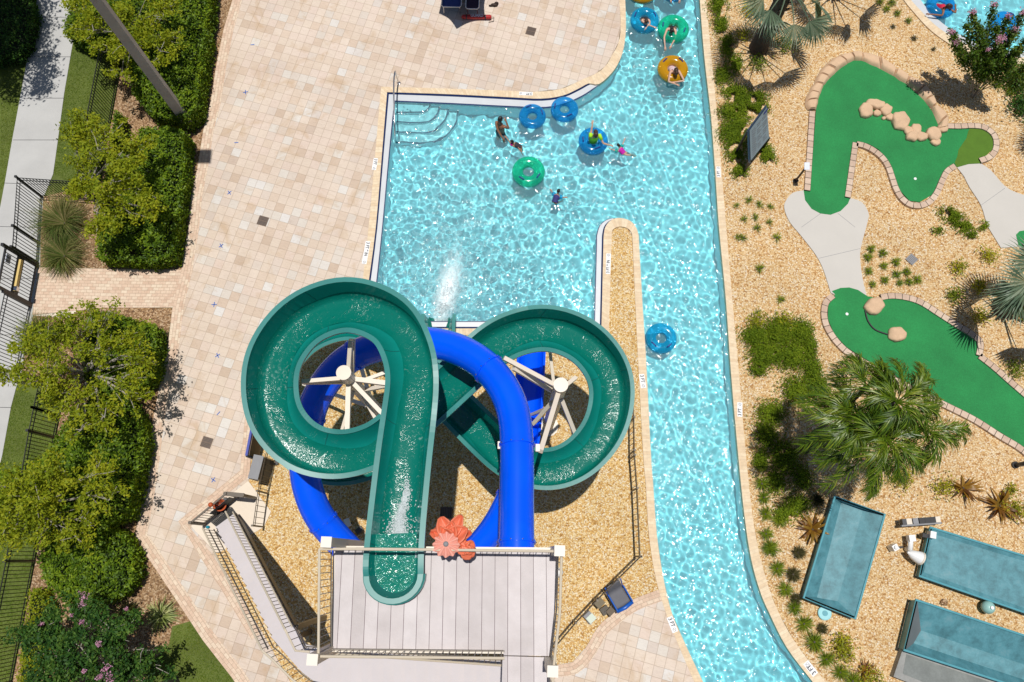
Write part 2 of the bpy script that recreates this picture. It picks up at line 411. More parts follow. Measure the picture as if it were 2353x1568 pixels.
def text_mesh(name, s, mat, size, origin, xdir, parent=None, align='CENTER', z=0.0, sx=1.0, bold=.0):
    cu = bpy.data.curves.new(name, 'FONT'); cu.body = s; cu.size = size; cu.align_x = align; cu.align_y = 'CENTER'; cu.offset = bold
    t = bpy.data.objects.new(name, cu); COL.objects.link(t); bpy.context.view_layer.update()
    me = bpy.data.meshes.new_from_object(t.evaluated_get(bpy.context.evaluated_depsgraph_get())); me.name = name
    bpy.data.objects.remove(t); bpy.data.curves.remove(cu)
    X = Vector(xdir).normalized(); Zv = Vector((0, 0, 1)); Y = Zv.cross(X)
    o3 = Vector(origin)
    for v in me.vertices: v.co = o3 + X * v.co.x * sx + Y * v.co.y + Zv * (v.co.z + z)
    me.materials.clear(); me.materials.append(mat)
    return link(name, me, parent)
# ================================================================ POOL OUTLINES (photo px)
C1 = [((829, 757), (841, 755)), ((829, 700), (841, 700)), ((833, 650), (846.4, 653)), ((847, 523), (863.5, 523)), ((862.5, 350), (878, 350)), ((876, 199.5), (889.5, 212)),
      ((1030, 204), (1038.6, 217)), ((1176.5, 209), (1176.5, 224)), ((1233, 211), (1243, 227)), ((1286.6, 205), (1293, 220)), ((1320, 191.8), (1330, 203.5)),
      ((1345, 180), (1353, 192)), ((1368, 170), (1376.7, 193.5)), ((1390, 153.5), (1406.7, 166.8)), ((1406.7, 126.8), (1423.4, 140)), ((1421.7, 96.8), (1433.4, 110)),
      ((1426, 60), (1438.4, 66.7)), ((1423.4, 0), (1436.8, 0)), ((1416, -140), (1430, -140))]
CB = [((841, 755), (829, 771)), ((1100, 755), (1100, 770)), ((1382, 756), (1399, 768))]           # pool side, deck side
CI = [((1382, 756), (1399, 768)), ((1386, 580), (1404.8, 580)), ((1386.6, 555), (1405.7, 555)), ((1387.3, 540), (1406, 541)), ((1391, 522), (1407, 531)), ((1402, 508), (1412, 525)), ((1420, 501), (1424, 521)), ((1445, 506), (1440, 524)),
      ((1460, 520), (1450, 533)), ((1467.4, 540), (1453, 545)), ((1469, 565), (1454, 566)), ((1476, 689), (1459.6, 689)), ((1484.6, 823), (1466, 823)), ((1496, 1045), (1478, 1045)), ((1501, 1112), (1484, 1112)),
      ((1509.6, 1228.7), (1491, 1228)), ((1524.6, 1328.6), (1507, 1330)), ((1543, 1405), (1531, 1410)), ((1569.5, 1468.5), (1556, 1475)), ((1616, 1568), (1596, 1568)), ((1655, 1650), (1635, 1652))]
CR3 = [((1600, -140), (1614, -140)), ((1608, 0), (1622.6, 0)), ((1618.6, 133.5), (1635, 133.5)), ((1633.6, 267), (1648, 267)), ((1643.6, 400), (1659, 400)), ((1652, 523), (1668.8, 523)),
       ((1667.8, 689.5), (1684, 700)), ((1679.5, 856), (1698, 856)), ((1696, 1045), (1714, 1045)), ((1711, 1188.7), (1729.4, 1186)), ((1726, 1285), (1746, 1277)), ((1746, 1358), (1766, 1348)),
       ((1768, 1410), (1787, 1403)), ((1808, 1488.5), (1827, 1476)), ((1868, 1568), (1893, 1562)), ((1925, 1640), (1950, 1632))]
SHL = [((841, 755), (859, 738)), ((841, 700), (860, 700)), ((846.4, 653), (866, 656)), ((863.5, 523), (880, 523)), ((878, 350), (896, 350)), ((889.5, 212), (908, 234)), ((1038.6, 217), (1038.6, 240)), ((1176.5, 224), (1176.5, 247)),
       ((1243, 227), (1256.6, 248.6)), ((1293, 220), (1300, 239)), ((1330, 203.5), (1339, 222)), ((1353, 192), (1366, 204)), ((1376.7, 193.5), (1378, 194))]
SHB = [((841, 755), (859, 738)), ((1100, 755), (1100, 738)), ((1382, 756), (1365, 738))]
SHI = [((1382, 756), (1365, 738)), ((1386, 580), (1369.2, 580)), ((1386.6, 555), (1369.6, 555)), ((1387.3, 540), (1370.3, 540)), ((1391, 522), (1377, 519)), ((1400, 510), (1392, 506)), ((1411, 504.2), (1408, 501))]
wall_px = [(1430, -140), (1436.8, 0), (1438.4, 66.7), (1433.4, 110), (1423.4, 140), (1406.7, 166.8), (1378, 194)] + [p[1] for p in SHL[::-1][1:]] + [(1365, 738)] + [p[1] for p in SHI[1:]] + [(1421, 500.6)] + \
          [p[0] for p in CI[7:]] + [p[0] for p in CR3[::-1]]
hole_px = [p[0] for p in C1[::-1]] + [(829, 771)] + [p[1] for p in CB[1:]] + [p[1] for p in CI[1:]] + [p[1] for p in CR3[::-1]]
hole = wp(hole_px)
P2o = zz(Z4, (880, -80), (935, 0), (1000, 80), (1100, 190), (1200, 270), (1300, 330), (1430, 385), (1600, 425), (1800, 445), (2100, 440))
P2i = zz(Z4, (932, -80), (985, 0), (1050, 72), (1145, 168), (1245, 240), (1350, 298), (1470, 343), (1620, 380), (1810, 398), (2100, 392))
P2s = zz(Z4, (1000, -80), (1052, 0), (1112, 80), (1205, 163), (1320, 240), (1450, 300), (1500, 318), (1640, 346), (1815, 360), (2100, 354))
hole2_px = P2o + [(2700, 100), (2700, -200), (2010, -200)]
hole2 = wp(hole2_px)
big = [(-60, -45), (60, -45), (60, 60), (-60, 60)]
MB().sheet(big, -.03, [[tuple(p[:2]) for p in hole], [tuple(p[:2]) for p in hole2]]).struct('gravel_ground', MT['gravel'])
# golden gravel round the slide (touching sheets 6 mm up)
g2 = [(833, 772), (1100, 771), (1399, 769), (1406, 541), (1411, 527), (1424, 522), (1440, 525), (1452, 544), (1459, 689), (1466, 823), (1477, 1045), (1483, 1112), (1490, 1228), (1506, 1330), (1514, 1355),
      (1453, 1378), (1406, 1412), (1373, 1442), (1346, 1488), (1316, 1522), (1276, 1529), (1270, 1640), (640, 1640), (560, 1400), (491, 1268), (580, 1200), (573, 1105), (585, 960), (600, 880), (660, 800), (740, 775)]
MB().sheet(wp(g2), -.022).struct('slide_gravel_bed', MT['gravel2'])
lawn = [(-500, -300), (560, -300), (534, 0), (497, 150), (454, 384), (420, 640), (386, 800), (341, 1045), (312, 1232), (540, 1570), (640, 1720), (-500, 1720)]
MB().sheet(wp(lawn), -.024).struct('lawn', MT['soilgrass'])
bedA = [(300, -120), (285, 40), (277, 157), (247, 320), (232, 420), (97, 452), (92, 540), (90, 612), (417, 623), (433, 523), (454, 384), (484, 234), (514, 67), (534, 0), (545, -120)]
MB().sheet(wp(bedA), -.016).struct('mulch_bed', MT['mulch'])
bedB = [(75, 724), (157, 731), (187, 706), (397, 708), (366, 889), (341, 1045), (311, 1232), (320, 1252), (400, 1372), (436, 1428), (395, 1440), (388, 1480), (340, 1530), (310, 1640), (20, 1640), (27, 1568), (80, 1289), (127, 1006), (140, 940), (150, 892), (45, 868)]
MB().sheet(wp(bedB), -.016).struct('mulch_bed', MT['mulch'])
walk = [(205, -140), (176.8, 33), (166.8, 100), (146.8, 217), (133.5, 317), (121.8, 400), (99, 455), (93, 540), (92, 613), (76, 724), (46, 868), (37, 890), (25, 935), (5, 1045), (-20, 1150), (-300, 1150), (-300, 600), (0, 477), (10, 424), (28, 320), (56.7, 167), (80, 33), (106, -140)]
wk = MB().prism(wp(walk), -.08, -.004); wk.struct('sidewalk', MT['concrete'])
jm = MB()
for a, b in (((80, 40), (176, 40)), ((66, 131), (163, 131)), ((50, 226), (147, 226)), ((30, 322), (134, 322)), ((10, 421), (120, 425)), ((-40, 520), (93, 523)), ((-60, 640), (88, 640)), ((-60, 770), (66, 770)), ((-60, 935), (25, 937))):
    A, B = W(*a, -.003), W(*b, -.003); jm.bar(A + Vector((0, 0, -.002)), B + Vector((0, 0, -.002)), .018, .008)
jm.struct('sidewalk_joints', MT['darkgrey'])

# ---- paved deck
deckL = [(545, -140), (533.9, 0), (513.8, 66.7), (497, 150), (484, 233.6), (467, 300), (453.8, 383.7), (440, 450), (432.8, 523), (416.4, 623), (406, 665), (396, 709.5), (386, 789.5), (366, 889), (350, 973), (341, 1045.5), (330, 1122), (310, 1232), (320, 1252), (400, 1372), (466, 1472), (533, 1558), (600, 1660)]
deckR = [(720, 1660), (600, 1450), (491, 1267), (439, 1209), (570.7, 1105.5), (572.5, 1100), (585, 960), (600, 880), (660, 800), (740, 775), (829, 771)] + [p[0] for p in C1[1:]]
deck = MB().sheet(wp(deckL + deckR), 0.0).struct('paved_deck', MT['paver'])
deck2 = [(1514.6, 1355), (1453, 1378.6), (1406, 1412), (1373, 1442), (1346, 1488.5), (1316, 1522), (1276, 1528.5), (1255, 1540), (1240, 1660), (1640, 1660), (1596, 1568), (1556, 1475), (1531, 1410)]
MB().sheet(wp(deck2), 0.0).struct('paved_deck', MT['paver'])
# brick soldier borders
Lw = wp(deckL, .004); ribbon('brick_border', Lw, offset_line(Lw, .36), MT['brick'])['kind'] = 'structure'
Lw = catmull(wp(deck2[:8], .004), 3); ribbon('brick_border', Lw, offset_line(Lw, .33), MT['brick'])['kind'] = 'structure'
Lw = wp([(572.5, 1100), (585, 960), (600, 880)], .004); ribbon('brick_border', Lw, offset_line(Lw, .3), MT['brick'])['kind'] = 'structure'
Lw = wp([(565, 1101), (431, 1207), (484, 1270), (530, 1340), (600, 1455)], .005); ribbon('brick_border', Lw, offset_line(Lw, -.32), MT['brick'])['kind'] = 'structure'
Lw = wp([(88, 614), (250, 618), (425, 620)], .002); Lb = wp([(74, 724), (240, 707.5), (405, 707)], .002)
ribbon('brick_path', Lw, Lb, MT['pathbrick'])['kind'] = 'structure'
MB().sheet(wp([(74, 725), (240, 707.2), (187, 706.5), (157, 731)]), -.002).struct('brick_path_apron', MT['pad'])
MB().prism(wp([(570.7, 1105.5), (623, 1176), (606, 1212), (500, 1272), (491, 1266), (439, 1209)]), -.05, .009).struct('concrete_pad', MT['pad'])

# ---- coping, gutter shelf, basin
ZC, ZS, ZWAT = .012, -.055, -.095
for pr in (C1,): strip('pool_coping', [(b, a) for a, b in dens(pr, 3, (5,))], MT['coping'], ZC, -.2, -.02)['kind'] = 'structure'
strip('pool_coping', CB, MT['coping'], ZC + .001, -.2, -.02)['kind'] = 'structure'
strip('pool_coping', dens(CI, 4), MT['coping'], ZC, -.2, -.02)['kind'] = 'structure'
strip('pool_coping', dens(CR3, 4), MT['coping'], ZC, -.2, -.02)['kind'] = 'structure'
for s_ in (SHL, SHB, SHI):
    d_ = dens(s_, 3, (5,) if s_ is SHL else ()) if s_ is not SHB else s_
    strip('pool_gutter_shelf', d_, MT['shelf'], ZS - (.002 if s_ is SHB else 0), None, -.15)['kind'] = 'structure'
    strip('pool_tile_line', [((b[0], b[1]), (b[0] + (a[0] - b[0]) * .13, b[1] + (a[1] - b[1]) * .13)) for a, b in d_], MT['navy'], ZS + .004)['kind'] = 'structure'
    strip('pool_tile_line', [((a[0], a[1]), (a[0] + (b[0] - a[0]) * .22, a[1] + (b[1] - a[1]) * .22)) for a, b in d_], MT['navy'], ZC - .01, z2=ZS + .005)['kind'] = 'structure'
wallW = wp(wall_px, -.10)
DEPTH = -1.06
bas = MB(); n = len(wallW); bas.sheet(wallW, DEPTH)
b0 = len(bas.v); bas.v += [(p.x, p.y, DEPTH) for p in wallW] + [(p.x, p.y, -.14) for p in wallW]
bas.f += [(b0 + i, b0 + (i + 1) % n, b0 + n + (i + 1) % n, b0 + n + i) for i in range(n)]
basin = bas.struct('pool_basin', MT['plaster']); basin.cycles.is_caustics_receiver = True
# second pool
s2 = list(zip(P2i, P2o)); strip('pool_coping', dens(s2, 3), MT['coping'], ZC, -.3, -.02)['kind'] = 'structure'
strip('pool_gutter_shelf', dens(list(zip(P2i, P2s)), 3), MT['shelf'], ZS, None, -.2)['kind'] = 'structure'
w2 = wp(P2s + [(2700, 80), (2700, -200), (2060, -200)], -.1)
bas = MB(); n = len(w2); bas.sheet(w2, -1.0); b0 = len(bas.v); bas.v += [(p.x, p.y, -1.0) for p in w2] + [(p.x, p.y, -.14) for p in w2]
bas.f += [(b0 + i, b0 + (i + 1) % n, b0 + n + (i + 1) % n, b0 + n + i) for i in range(n)]
basin2 = bas.struct('pool_basin', MT['plaster']); basin2.cycles.is_caustics_receiver = True

# ---- rippled water
rng = np.random.RandomState(11)
def waves(n, lo, hi, amp, seed, spread=math.pi, head=0.0):
    r = np.random.RandomState(seed); out = []
    for i in range(n):
        lam = math.exp(r.uniform(math.log(lo), math.log(hi))); a = head + r.uniform(-spread, spread)
        out.append((2 * math.pi / lam * math.cos(a), 2 * math.pi / lam * math.sin(a), r.uniform(0, 6.28), amp * lam * r.uniform(.5, 1.4)))
    return out
def zsum(ws, X, Y):
    Z = np.zeros_like(X)
    for kx, ky, ph, A in ws: Z += A * np.sin(kx * X + ky * Y + ph)
    return Z
calm = waves(64, .15, .78, .0043, 3); chop = waves(60, .11, .50, .0046, 5); ring = W(1015, 690)
wave_src = [(W(1480, 60), 1.3, .8), (W(1546, 165), 1.2, .8), (W(1180, 330), 1.0, .6), (W(1282, 448), 1.3, .7), (W(1420, 340), 1.2, .6)]
def water(name, poly, step, seed):
    P = np.array([(p.x, p.y) for p in poly]); x0, y0 = P.min(0) - .3; x1, y1 = P.max(0) + .3
    nx, ny = int((x1 - x0) / step), int((y1 - y0) / step); X, Y = np.meshgrid(x0 + np.arange(nx) * step, y0 + np.arange(ny) * step)
    d = np.hypot(X - ring.x, (Y - ring.y) * .8); k = 1 / (1 + (d / 3.6) ** 4)
    for c, r, a in wave_src: k = np.maximum(k, a * np.exp(-(((X - c.x) ** 2 + (Y - c.y) ** 2) / r ** 2)))
    Z = ZWAT + zsum(calm, X, Y) * (.75 + .5 * k) + k * zsum(chop, X, Y)
    for c, r, a in wave_src + [(W(1520, 776), 1.0, .4), (W(1214, 393), 1.0, .5), (W(1363, 322), 1.2, .7), (W(1150, 303), 1.0, .6), (W(1548, 64), 1.1, .7)]:
        q = np.hypot(X - c.x, Y - c.y); Z = Z + .0065 * a * np.sin(q * 17.0) * np.exp(-(q / (r * .95)) ** 2)
    dw = np.hypot((X - ring.x) * 1.0, Y - ring.y); Z = Z + .006 * np.sin(dw * 12.0) * np.exp(-(dw / 2.4) ** 2)
    V = np.stack([X.ravel(), Y.ravel(), Z.ravel()], 1)
    cx = (X[:-1, :-1] + step / 2).ravel(); cy = (Y[:-1, :-1] + step / 2).ravel()
    ctr = sum((p for p in poly), Vector()) / len(poly)
    ins = inpoly(np.stack([cx, cy], 1), poly)
    for dx, dy in ((.12, 0), (-.12, 0), (0, .12), (0, -.12)): ins |= inpoly(np.stack([cx + dx, cy + dy], 1), poly)
    j, i = np.divmod(np.nonzero(ins)[0], nx - 1); a = j * nx + i
    F = np.stack([a, a + 1, a + nx + 1, a + nx], 1)
    used = np.unique(F); mp = np.zeros(len(V), int); mp[used] = np.arange(len(used))
    o = fastmesh(name, V[used], mp[F], MT['water'], smooth=True); o['kind'] = 'structure'; o.cycles.is_caustics_caster = True
    return o
water('pool_water', wallW, .036, 1)
water('pool_water', w2, .05, 2)

# corner entry steps: stacked quarter-round slabs with navy nosing
steps = thing('pool_steps', 'rounded white pool steps with dark blue nosing in the corner of the pool', 'steps', W(940, 270, -.9))
for k, (pts, zt) in enumerate([(zz(Z2, (965, 778), (1120, 778), (1175, 765), (1200, 735), (1208, 690)), -.22), (zz(Z2, (965, 846), (1150, 850), (1225, 820), (1262, 765), (1275, 690)), -.40),
                               (zz(Z2, (965, 912), (1180, 918), (1265, 880), (1320, 800), (1335, 690)), -.58), (zz(Z2, (965, 985), (1190, 990), (1300, 950), (1380, 850), (1400, 690)), -.76)]):
    za = zt * .75 - .02
    cv = catmull([W(x, y, za) for x, y in pts], 6); cv = [Vector((p.x, p.y, zt)) for p in cv]
    poly = [W(905, 228, za)] + [cv[0].copy()] + cv[1:] ; poly[0].z = zt; poly[1].x = poly[0].x - .05
    o = MB().prism(poly, -1.05, zt).build('step', MT['stepw'], steps); o.cycles.is_caustics_receiver = True
    A = [p + Vector((0, 0, .004)) for p in cv]; B = offset_line(A, .05)
    o = ribbon('step_nosing', A, B, MT['navy'], parent=steps); o.cycles.is_caustics_receiver = True
# ================================================================ WATER SLIDES
def gel(name, col, rough=.22, wet=0.0, coat=.5):
    m, nt, b = new_mat(name, rough); p = pos(nt); b.inputs['Coat Weight'].default_value = coat; b.inputs['Coat Roughness'].default_value = .08
    f = mth(nt, 'MULTIPLY_ADD', nz(nt, p, 1.1, 5), .5, .75)
    nt.links.new(nd(nt, 'ShaderNodeVectorMath', {0: col, 3: f}, operation='SCALE').outputs[0], b.inputs['Base Color'])
    return m
MT['green'] = gel('green_gelcoat', (.005, .235, .20), .20)
MT['greenlip'] = gel('green_flange', (.04, .225, .205), .4, coat=.2)
MT['blue'] = gel('blue_gelcoat', (.0, .095, .92), .25, coat=.35)
MT['blue'].node_tree.nodes['Principled BSDF'].inputs['Specular IOR Level'].default_value = .3
m, nt, b = new_mat('flume_water', .17, IOR=1.33, Specular_IOR_Level=.9); p = pos(nt)
b.inputs['Base Color'].default_value = (.002, .155, .118, 1)
fo = nz(nt, p, 16, 5, .75, .5)
big_ = nz(nt, p, .9, 2)
wh = ramp(nt, mth(nt, 'ADD', fo, mth(nt, 'MULTIPLY_ADD', big_, .35, -.175)), [(.60, (0, 0, 0)), (.72, (.75, .75, .75))])
nt.links.new(mix(nt, mth(nt, 'MULTIPLY', wh, .4), (.002, .155, .118, 1), (.55, .75, .72, 1)), b.inputs['Base Color'])
pm_ = ramp(nt, nz(nt, p, 2.2, 4, .65, 1.2), [(.44, (.22, .22, .22)), (.66, (1, 1, 1))]); bump(nt, b, mth(nt, 'MULTIPLY', nz(nt, p, 24, 3, .6, .6), pm_), 1.0, .011)
MT['flow'] = m
MT['foam'] = M('white_foam', (.80, .86, .88), .5, .06, 8)
nt = MT['foam'].node_tree; ms = nd(nt, 'ShaderNodeMixShader', {0: .62}); nt.links.new(nd(nt, 'ShaderNodeBsdfTransparent').outputs[0], ms.inputs[1]); nt.links.new(nt.nodes['Principled BSDF'].outputs[0], ms.inputs[2]); nt.links.new(ms.outputs[0], nt.nodes['Material Output'].inputs[0])

def frames(pts):
    out = []; N = len(pts)
    for i in range(N):
        t = (pts[min(i + 1, N - 1)] - pts[max(i - 1, 0)]).normalized(); s = t.cross(Vector((0, 0, 1))).normalized(); out.append((t, s, s.cross(t)))
    return out

def sweep(mb, pts, prof_fn, fr=None, closed=False):
    """prof_fn(i) -> list of (across, up); across + is to the right of travel"""
    fr = fr or frames(pts); b = len(mb.v); k = None
    for i, p in enumerate(pts):
        t, s, u = fr[i]; P = prof_fn(i); k = len(P)
        mb.v += [tuple(p + s * a + u * h) for a, h in P]
    for i in range(len(pts) - 1):
        for j in range(k if closed else k - 1):
            j2 = (j + 1) % k; mb.f.append((b + i * k + j, b + (i + 1) * k + j, b + (i + 1) * k + j2, b + i * k + j2))
    if closed:
        mb.f.append(tuple(b + j for j in range(k))); e = b + (len(pts) - 1) * k; mb.f.append(tuple(e + j for j in reversed(range(k))))
    return mb

GRN = [(904, 1322, 9.55), (905, 1280, 9.52), (911, 1200, 9.45), (927, 1050, 9.3), (940, 950, 9.17), (948, 868, 9.05), (934, 798, 8.92), (893, 735, 8.78), (800, 703, 8.6), (703, 735, 8.42), (642, 806, 8.25), (624, 880, 8.1), (638, 962, 7.93), (696, 1026, 7.75),
       (780, 1046, 7.55), (862, 1024, 7.25), (922, 980, 6.9), (990, 922, 6.45), (1061, 859, 6.1), (1122, 802, 5.85), (1185, 768, 5.65), (1262, 757, 5.45), (1340, 786, 5.25), (1391, 845, 5.05), (1405, 912, 4.88), (1385, 990, 4.7), (1330, 1054, 4.5),
       (1258, 1080, 4.32), (1180, 1060, 4.12), (1120, 1008, 3.9), (1066, 954, 3.7), (1003, 888, 3.4), (935, 805, 3.1), (870, 757, 2.9), (795, 737, 2.7), (705, 768, 2.5), (645, 835, 2.3), (630, 905, 2.15), (655, 1000, 1.95), (715, 1060, 1.8), (800, 1075, 1.6), (885, 1045, 1.4), (950, 990, 1.2), (988, 920, 1.0), (1002, 840, .75), (1006, 760, .46), (1008, 718, .36)]
gp = catmull([W(*p) for p in GRN], 7)
NG = len(gp)
def smooth_pts(pts, n):
    for _ in range(n): pts = [pts[0]] + [(pts[i - 1] + pts[i] * 2 + pts[i + 1]) / 4 for i in range(1, len(pts) - 1)] + [pts[-1]]
    return pts
gp = smooth_pts(gp, 6)
gfr = frames(gp)
# signed curvature -> banking (outer wall grows)
curv = [0.0] * NG
for i in range(2, NG - 2):
    a = gfr[i - 2][0]; c = gfr[i + 2][0]; curv[i] = (a.x * c.y - a.y * c.x) / max((gp[i + 2] - gp[i - 2]).length, 1e-3)
for _ in range(12): curv = [curv[0]] + [(curv[i - 1] + curv[i] * 2 + curv[i + 1]) / 4 for i in range(1, NG - 1)] + [curv[-1]]
HW, LIP = .455, .09
def gshape(i):
    k = max(-1, min(1, curv[i] / .45))                  # + turning left: right wall is the outer one
    hr = .32 * max(k, 0) - .06 * max(-k, 0); hl = .32 * max(-k, 0) - .06 * max(k, 0)
    return hl, hr, .50, k
def sec(i, t):
    """profile point for t in -1..1"""
    hl, hr, dp, k = gshape(i); top = hl if t < 0 else hr; c = k * (1 if t > 0 else -1)
    ex = 3.6 + 8.0 * max(c, 0) - 1.5 * max(-c, 0); pw = .8 + .12 * max(-c, 0)
    return HW * math.copysign(abs(t) ** pw, t), -dp + (dp + top) * abs(t) ** ex
def inner(i, n=20, scale=1.0, lift=0.0):
    return [sec(i, -1 + 2 * j / n) for j in range(n + 1)]
def gprof(i):
    hl, hr, dp, k = gshape(i); I = inner(i)
    o = [(-HW - LIP, hl - .05), (-HW - LIP, hl)] + I + [(HW + LIP, hr), (HW + LIP, hr - .05)]
    back = [(a * 1.06 + .0, h - .045) for a, h in reversed(I)]
    return o + back
slide = thing('water_slide', 'open green water slide winding in a figure of eight from tower to pool', 'water slide', (gp[0].x, gp[0].y, 0))
sweep(MB(), gp[:-1], gprof, gfr, True).build('flume', MT['green'], slide, auto=50)
# pale flange lips as a part of their own, 3 mm proud
for sgn in (-1, 1):
    def lp(i):
        hl, hr, dp, k = gshape(i); h = (hl if sgn < 0 else hr); a0, a1 = sgn * (HW - .012), sgn * (HW + LIP + .004)
        q = [(a0, h + .002), (a0, h + .012), (a1, h + .012), (a1, h - .06), (a1 - sgn * .004, h - .06), (a1 - sgn * .008, h + .002)]
        return q if sgn > 0 else q[::-1]
    sweep(MB(), gp[:-1], lp, gfr, True).build('flange', MT['greenlip'], slide)
def wprof(i):
    k = gshape(i)[3]; out = []
    lo, hi = -.66 + .28 * k + .06 * math.sin(i * .31), .66 + .28 * k + .06 * math.sin(i * .37 + 1)
    lo, hi = max(lo, -.90), min(hi, .90)
    for j in range(9):
        a, h = sec(i, lo + (hi - lo) * j / 8); out.append((a, h + .014 + .008 * math.sin(i * 1.3 + j * 2.1)))
    return out
sweep(MB(), gp[9:], lambda i: wprof(i + 9), gfr[9:]).build('running_water', MT['flow'], slide, smooth=True)
# joint seams across the flume
seam_m = M('seam', (.01, .15, .135), .5, .1)
for i in range(10, NG - 4, 17):
    t, s_, u = gfr[i]; I = [gp[i] + s_ * a + u * (h + .004) for a, h in inner(i)]
    MB().tube(I, .007, 4).build('joint_seam', seam_m, slide)
# starter tub
tub = MB(); c0, (t0, s0, u0) = gp[0], gfr[0]
segs = 14; P = []
for k in range(segs + 1):
    a = math.pi * k / segs; d = -t0 * math.sin(a) * .80 - s0 * math.cos(a) if False else (s0 * math.cos(a) - t0 * math.sin(a) * .92)
    P.append(d)
prof = [(HW + LIP + .03, -.30), (HW + LIP + .03, -.10), (HW + LIP, -.08), (HW + LIP, .012), (HW - .012, .012), (HW - .05, -.18), (HW - .12, -.36), (0.0, -.44)]
b0 = len(tub.v)
for d in P:
    tub.v += [tuple(c0 + d * r + Vector((0, 0, h))) for r, h in prof]
kk = len(prof)
for i in range(segs): tub.f += [(b0 + i * kk + j, b0 + (i + 1) * kk + j, b0 + (i + 1) * kk + j + 1, b0 + i * kk + j + 1) for j in range(kk - 1)]
tub.build('starter_tub', MT['greenlip'], slide, auto=40)
wt = MB(); cc = c0 + Vector((0, 0, -.30)); wt.sheet([cc + d * .40 for d in P] + [cc + s0 * -.40 + t0 * .75, cc + s0 * .40 + t0 * .75][::1], cc.z)
m, nt, b = new_mat('tub_water', .09, IOR=1.33); b.inputs['Base Color'].default_value = (.003, .19, .145, 1); p = pos(nt)
bump(nt, b, nz(nt, p, 7, 4, .6, .8), 1.0, .045)
wt.build('tub_water', m, slide)
# white water in the top of the run
rngf = np.random.RandomState(4)
def foam_blobs(name, spots, mat, parent=None, rr=(.006, .02)):
    mb = MB()
    for p in spots: mb.ball(p, (rngf.uniform(*rr) * 1.3, rngf.uniform(*rr) * 1.3, rngf.uniform(*rr)), 6, 4)
    return mb.build(name, mat, parent, smooth=True)
sp = []
L0 = [0.0]
for a_, b_ in zip(gp[:-1], gp[1:]): L0.append(L0[-1] + (b_ - a_).length)
for q in range(1900):
    d_ = .34 + rngf.beta(1.1, 1.9) * 1.6; i = next(j for j in range(NG) if L0[j + 1] > d_); t, s_, u = gfr[i]; g = gp[i].lerp(gp[i + 1], (d_ - L0[i]) / (L0[i + 1] - L0[i]))
    fork = .62 * max(0, .84 - d_) * (1 if q % 2 else -1); spread = (.035 if q % 7 else .12) + .085 * math.exp(-((d_ - .85) / .30) ** 2)
    a = rngf.normal(0, spread) + fork + .03 + .04 * math.sin(d_ * 5)
    if abs(a) > .38: continue
    sp.append(g + s_ * a + u * (-.478 + .5 * (abs(a) / HW) ** 4 + abs(rngf.normal(0, .012))))
# connected sheet of white water: soft noisy edges through opacity only
fm = bpy.data.materials.new('sheet_foam'); fm.use_nodes = True; nt = fm.node_tree; b = nt.nodes['Principled BSDF']; b.inputs['Base Color'].default_value = (.82, .89, .90, 1); b.inputs['Roughness'].default_value = .45
at = nd(nt, 'ShaderNodeAttribute', attribute_name='fade').outputs['Fac']
nf_ = nz(nt, nd(nt, 'ShaderNodeVectorMath', {0: pos(nt), 1: (2.2, .8, 1)}, operation='MULTIPLY').outputs[0], 9.0, 8, .8, .8)
al = ramp(nt, mth(nt, 'ADD', at, mth(nt, 'MULTIPLY_ADD', nf_, 1.8, -1.25)), [(.25, (0, 0, 0)), (.75, (.92, .92, .92))])
ms = nd(nt, 'ShaderNodeMixShader', {0: al}); nt.links.new(nd(nt, 'ShaderNodeBsdfTransparent').outputs[0], ms.inputs[1]); nt.links.new(b.outputs[0], ms.inputs[2]); nt.links.new(ms.outputs[0], nt.nodes['Material Output'].inputs[0]); bump(nt, b, nf_, .8, .03)
vs_, fs_, fd_ = [], [], []; na, nd_ = 25, 70
for i_ in range(nd_ + 1):
    d_ = .30 + 1.9 * i_ / nd_; i = next(j for j in range(NG) if L0[j + 1] > d_); t, s_, u = gfr[i]; g = gp[i].lerp(gp[i + 1], (d_ - L0[i]) / (L0[i + 1] - L0[i]))
    for j in range(na):
        a = -.40 + .80 * j / (na - 1); vs_.append(g + s_ * a + u * (-.474 + .5 * (abs(a) / HW) ** 4))
        fk = .62 * max(0, .84 - d_); w_ = .06 + .13 * math.exp(-((d_ - .86) / .26) ** 2) + .02 * (d_ > 1.2); ce = .03 + .05 * math.sin(d_ * 4.2)
        v0 = max(math.exp(-((a - ce - fk) / w_) ** 2), math.exp(-((a - ce + fk) / w_) ** 2)); fd_.append(v0 * min(1, (2.15 - d_) / .6) * min(1, (d_ - .28) / .08))
fs_ = [(i_ * na + j, (i_ + 1) * na + j, (i_ + 1) * na + j + 1, i_ * na + j + 1) for i_ in range(nd_) for j in range(na - 1)]
me = bpy.data.meshes.new('white_water'); me.from_pydata([tuple(p) for p in vs_], [], fs_); me.materials.append(fm); fa_ = me.attributes.new('fade', 'FLOAT', 'POINT'); fa_.data.foreach_set('value', fd_); me.polygons.foreach_set('use_smooth', [True] * len(fs_)); link('white_water', me, slide)
foam_blobs('droplets', sp, MT['foam'], slide, (.005, .014))

# ---- splash in the pool below the flume end
sp = []
for q in range(900):
    v_ = rngf.beta(1.1, 2.3); x = 1014 + 40 * v_ + rngf.normal(0, 9 + 9 * v_) * (1 if q % 6 else 1.7); y = 722 - 130 * v_ + rngf.normal(0, 5)
    p = W(x, y, ZWAT); p.z = ZWAT + .015 + abs(rngf.normal(0, .03)) * (1 - v_); sp.append(p)
tag(foam_blobs('splash_foam', sp, MT['foam'], None, (.004, .016)), kind='stuff')

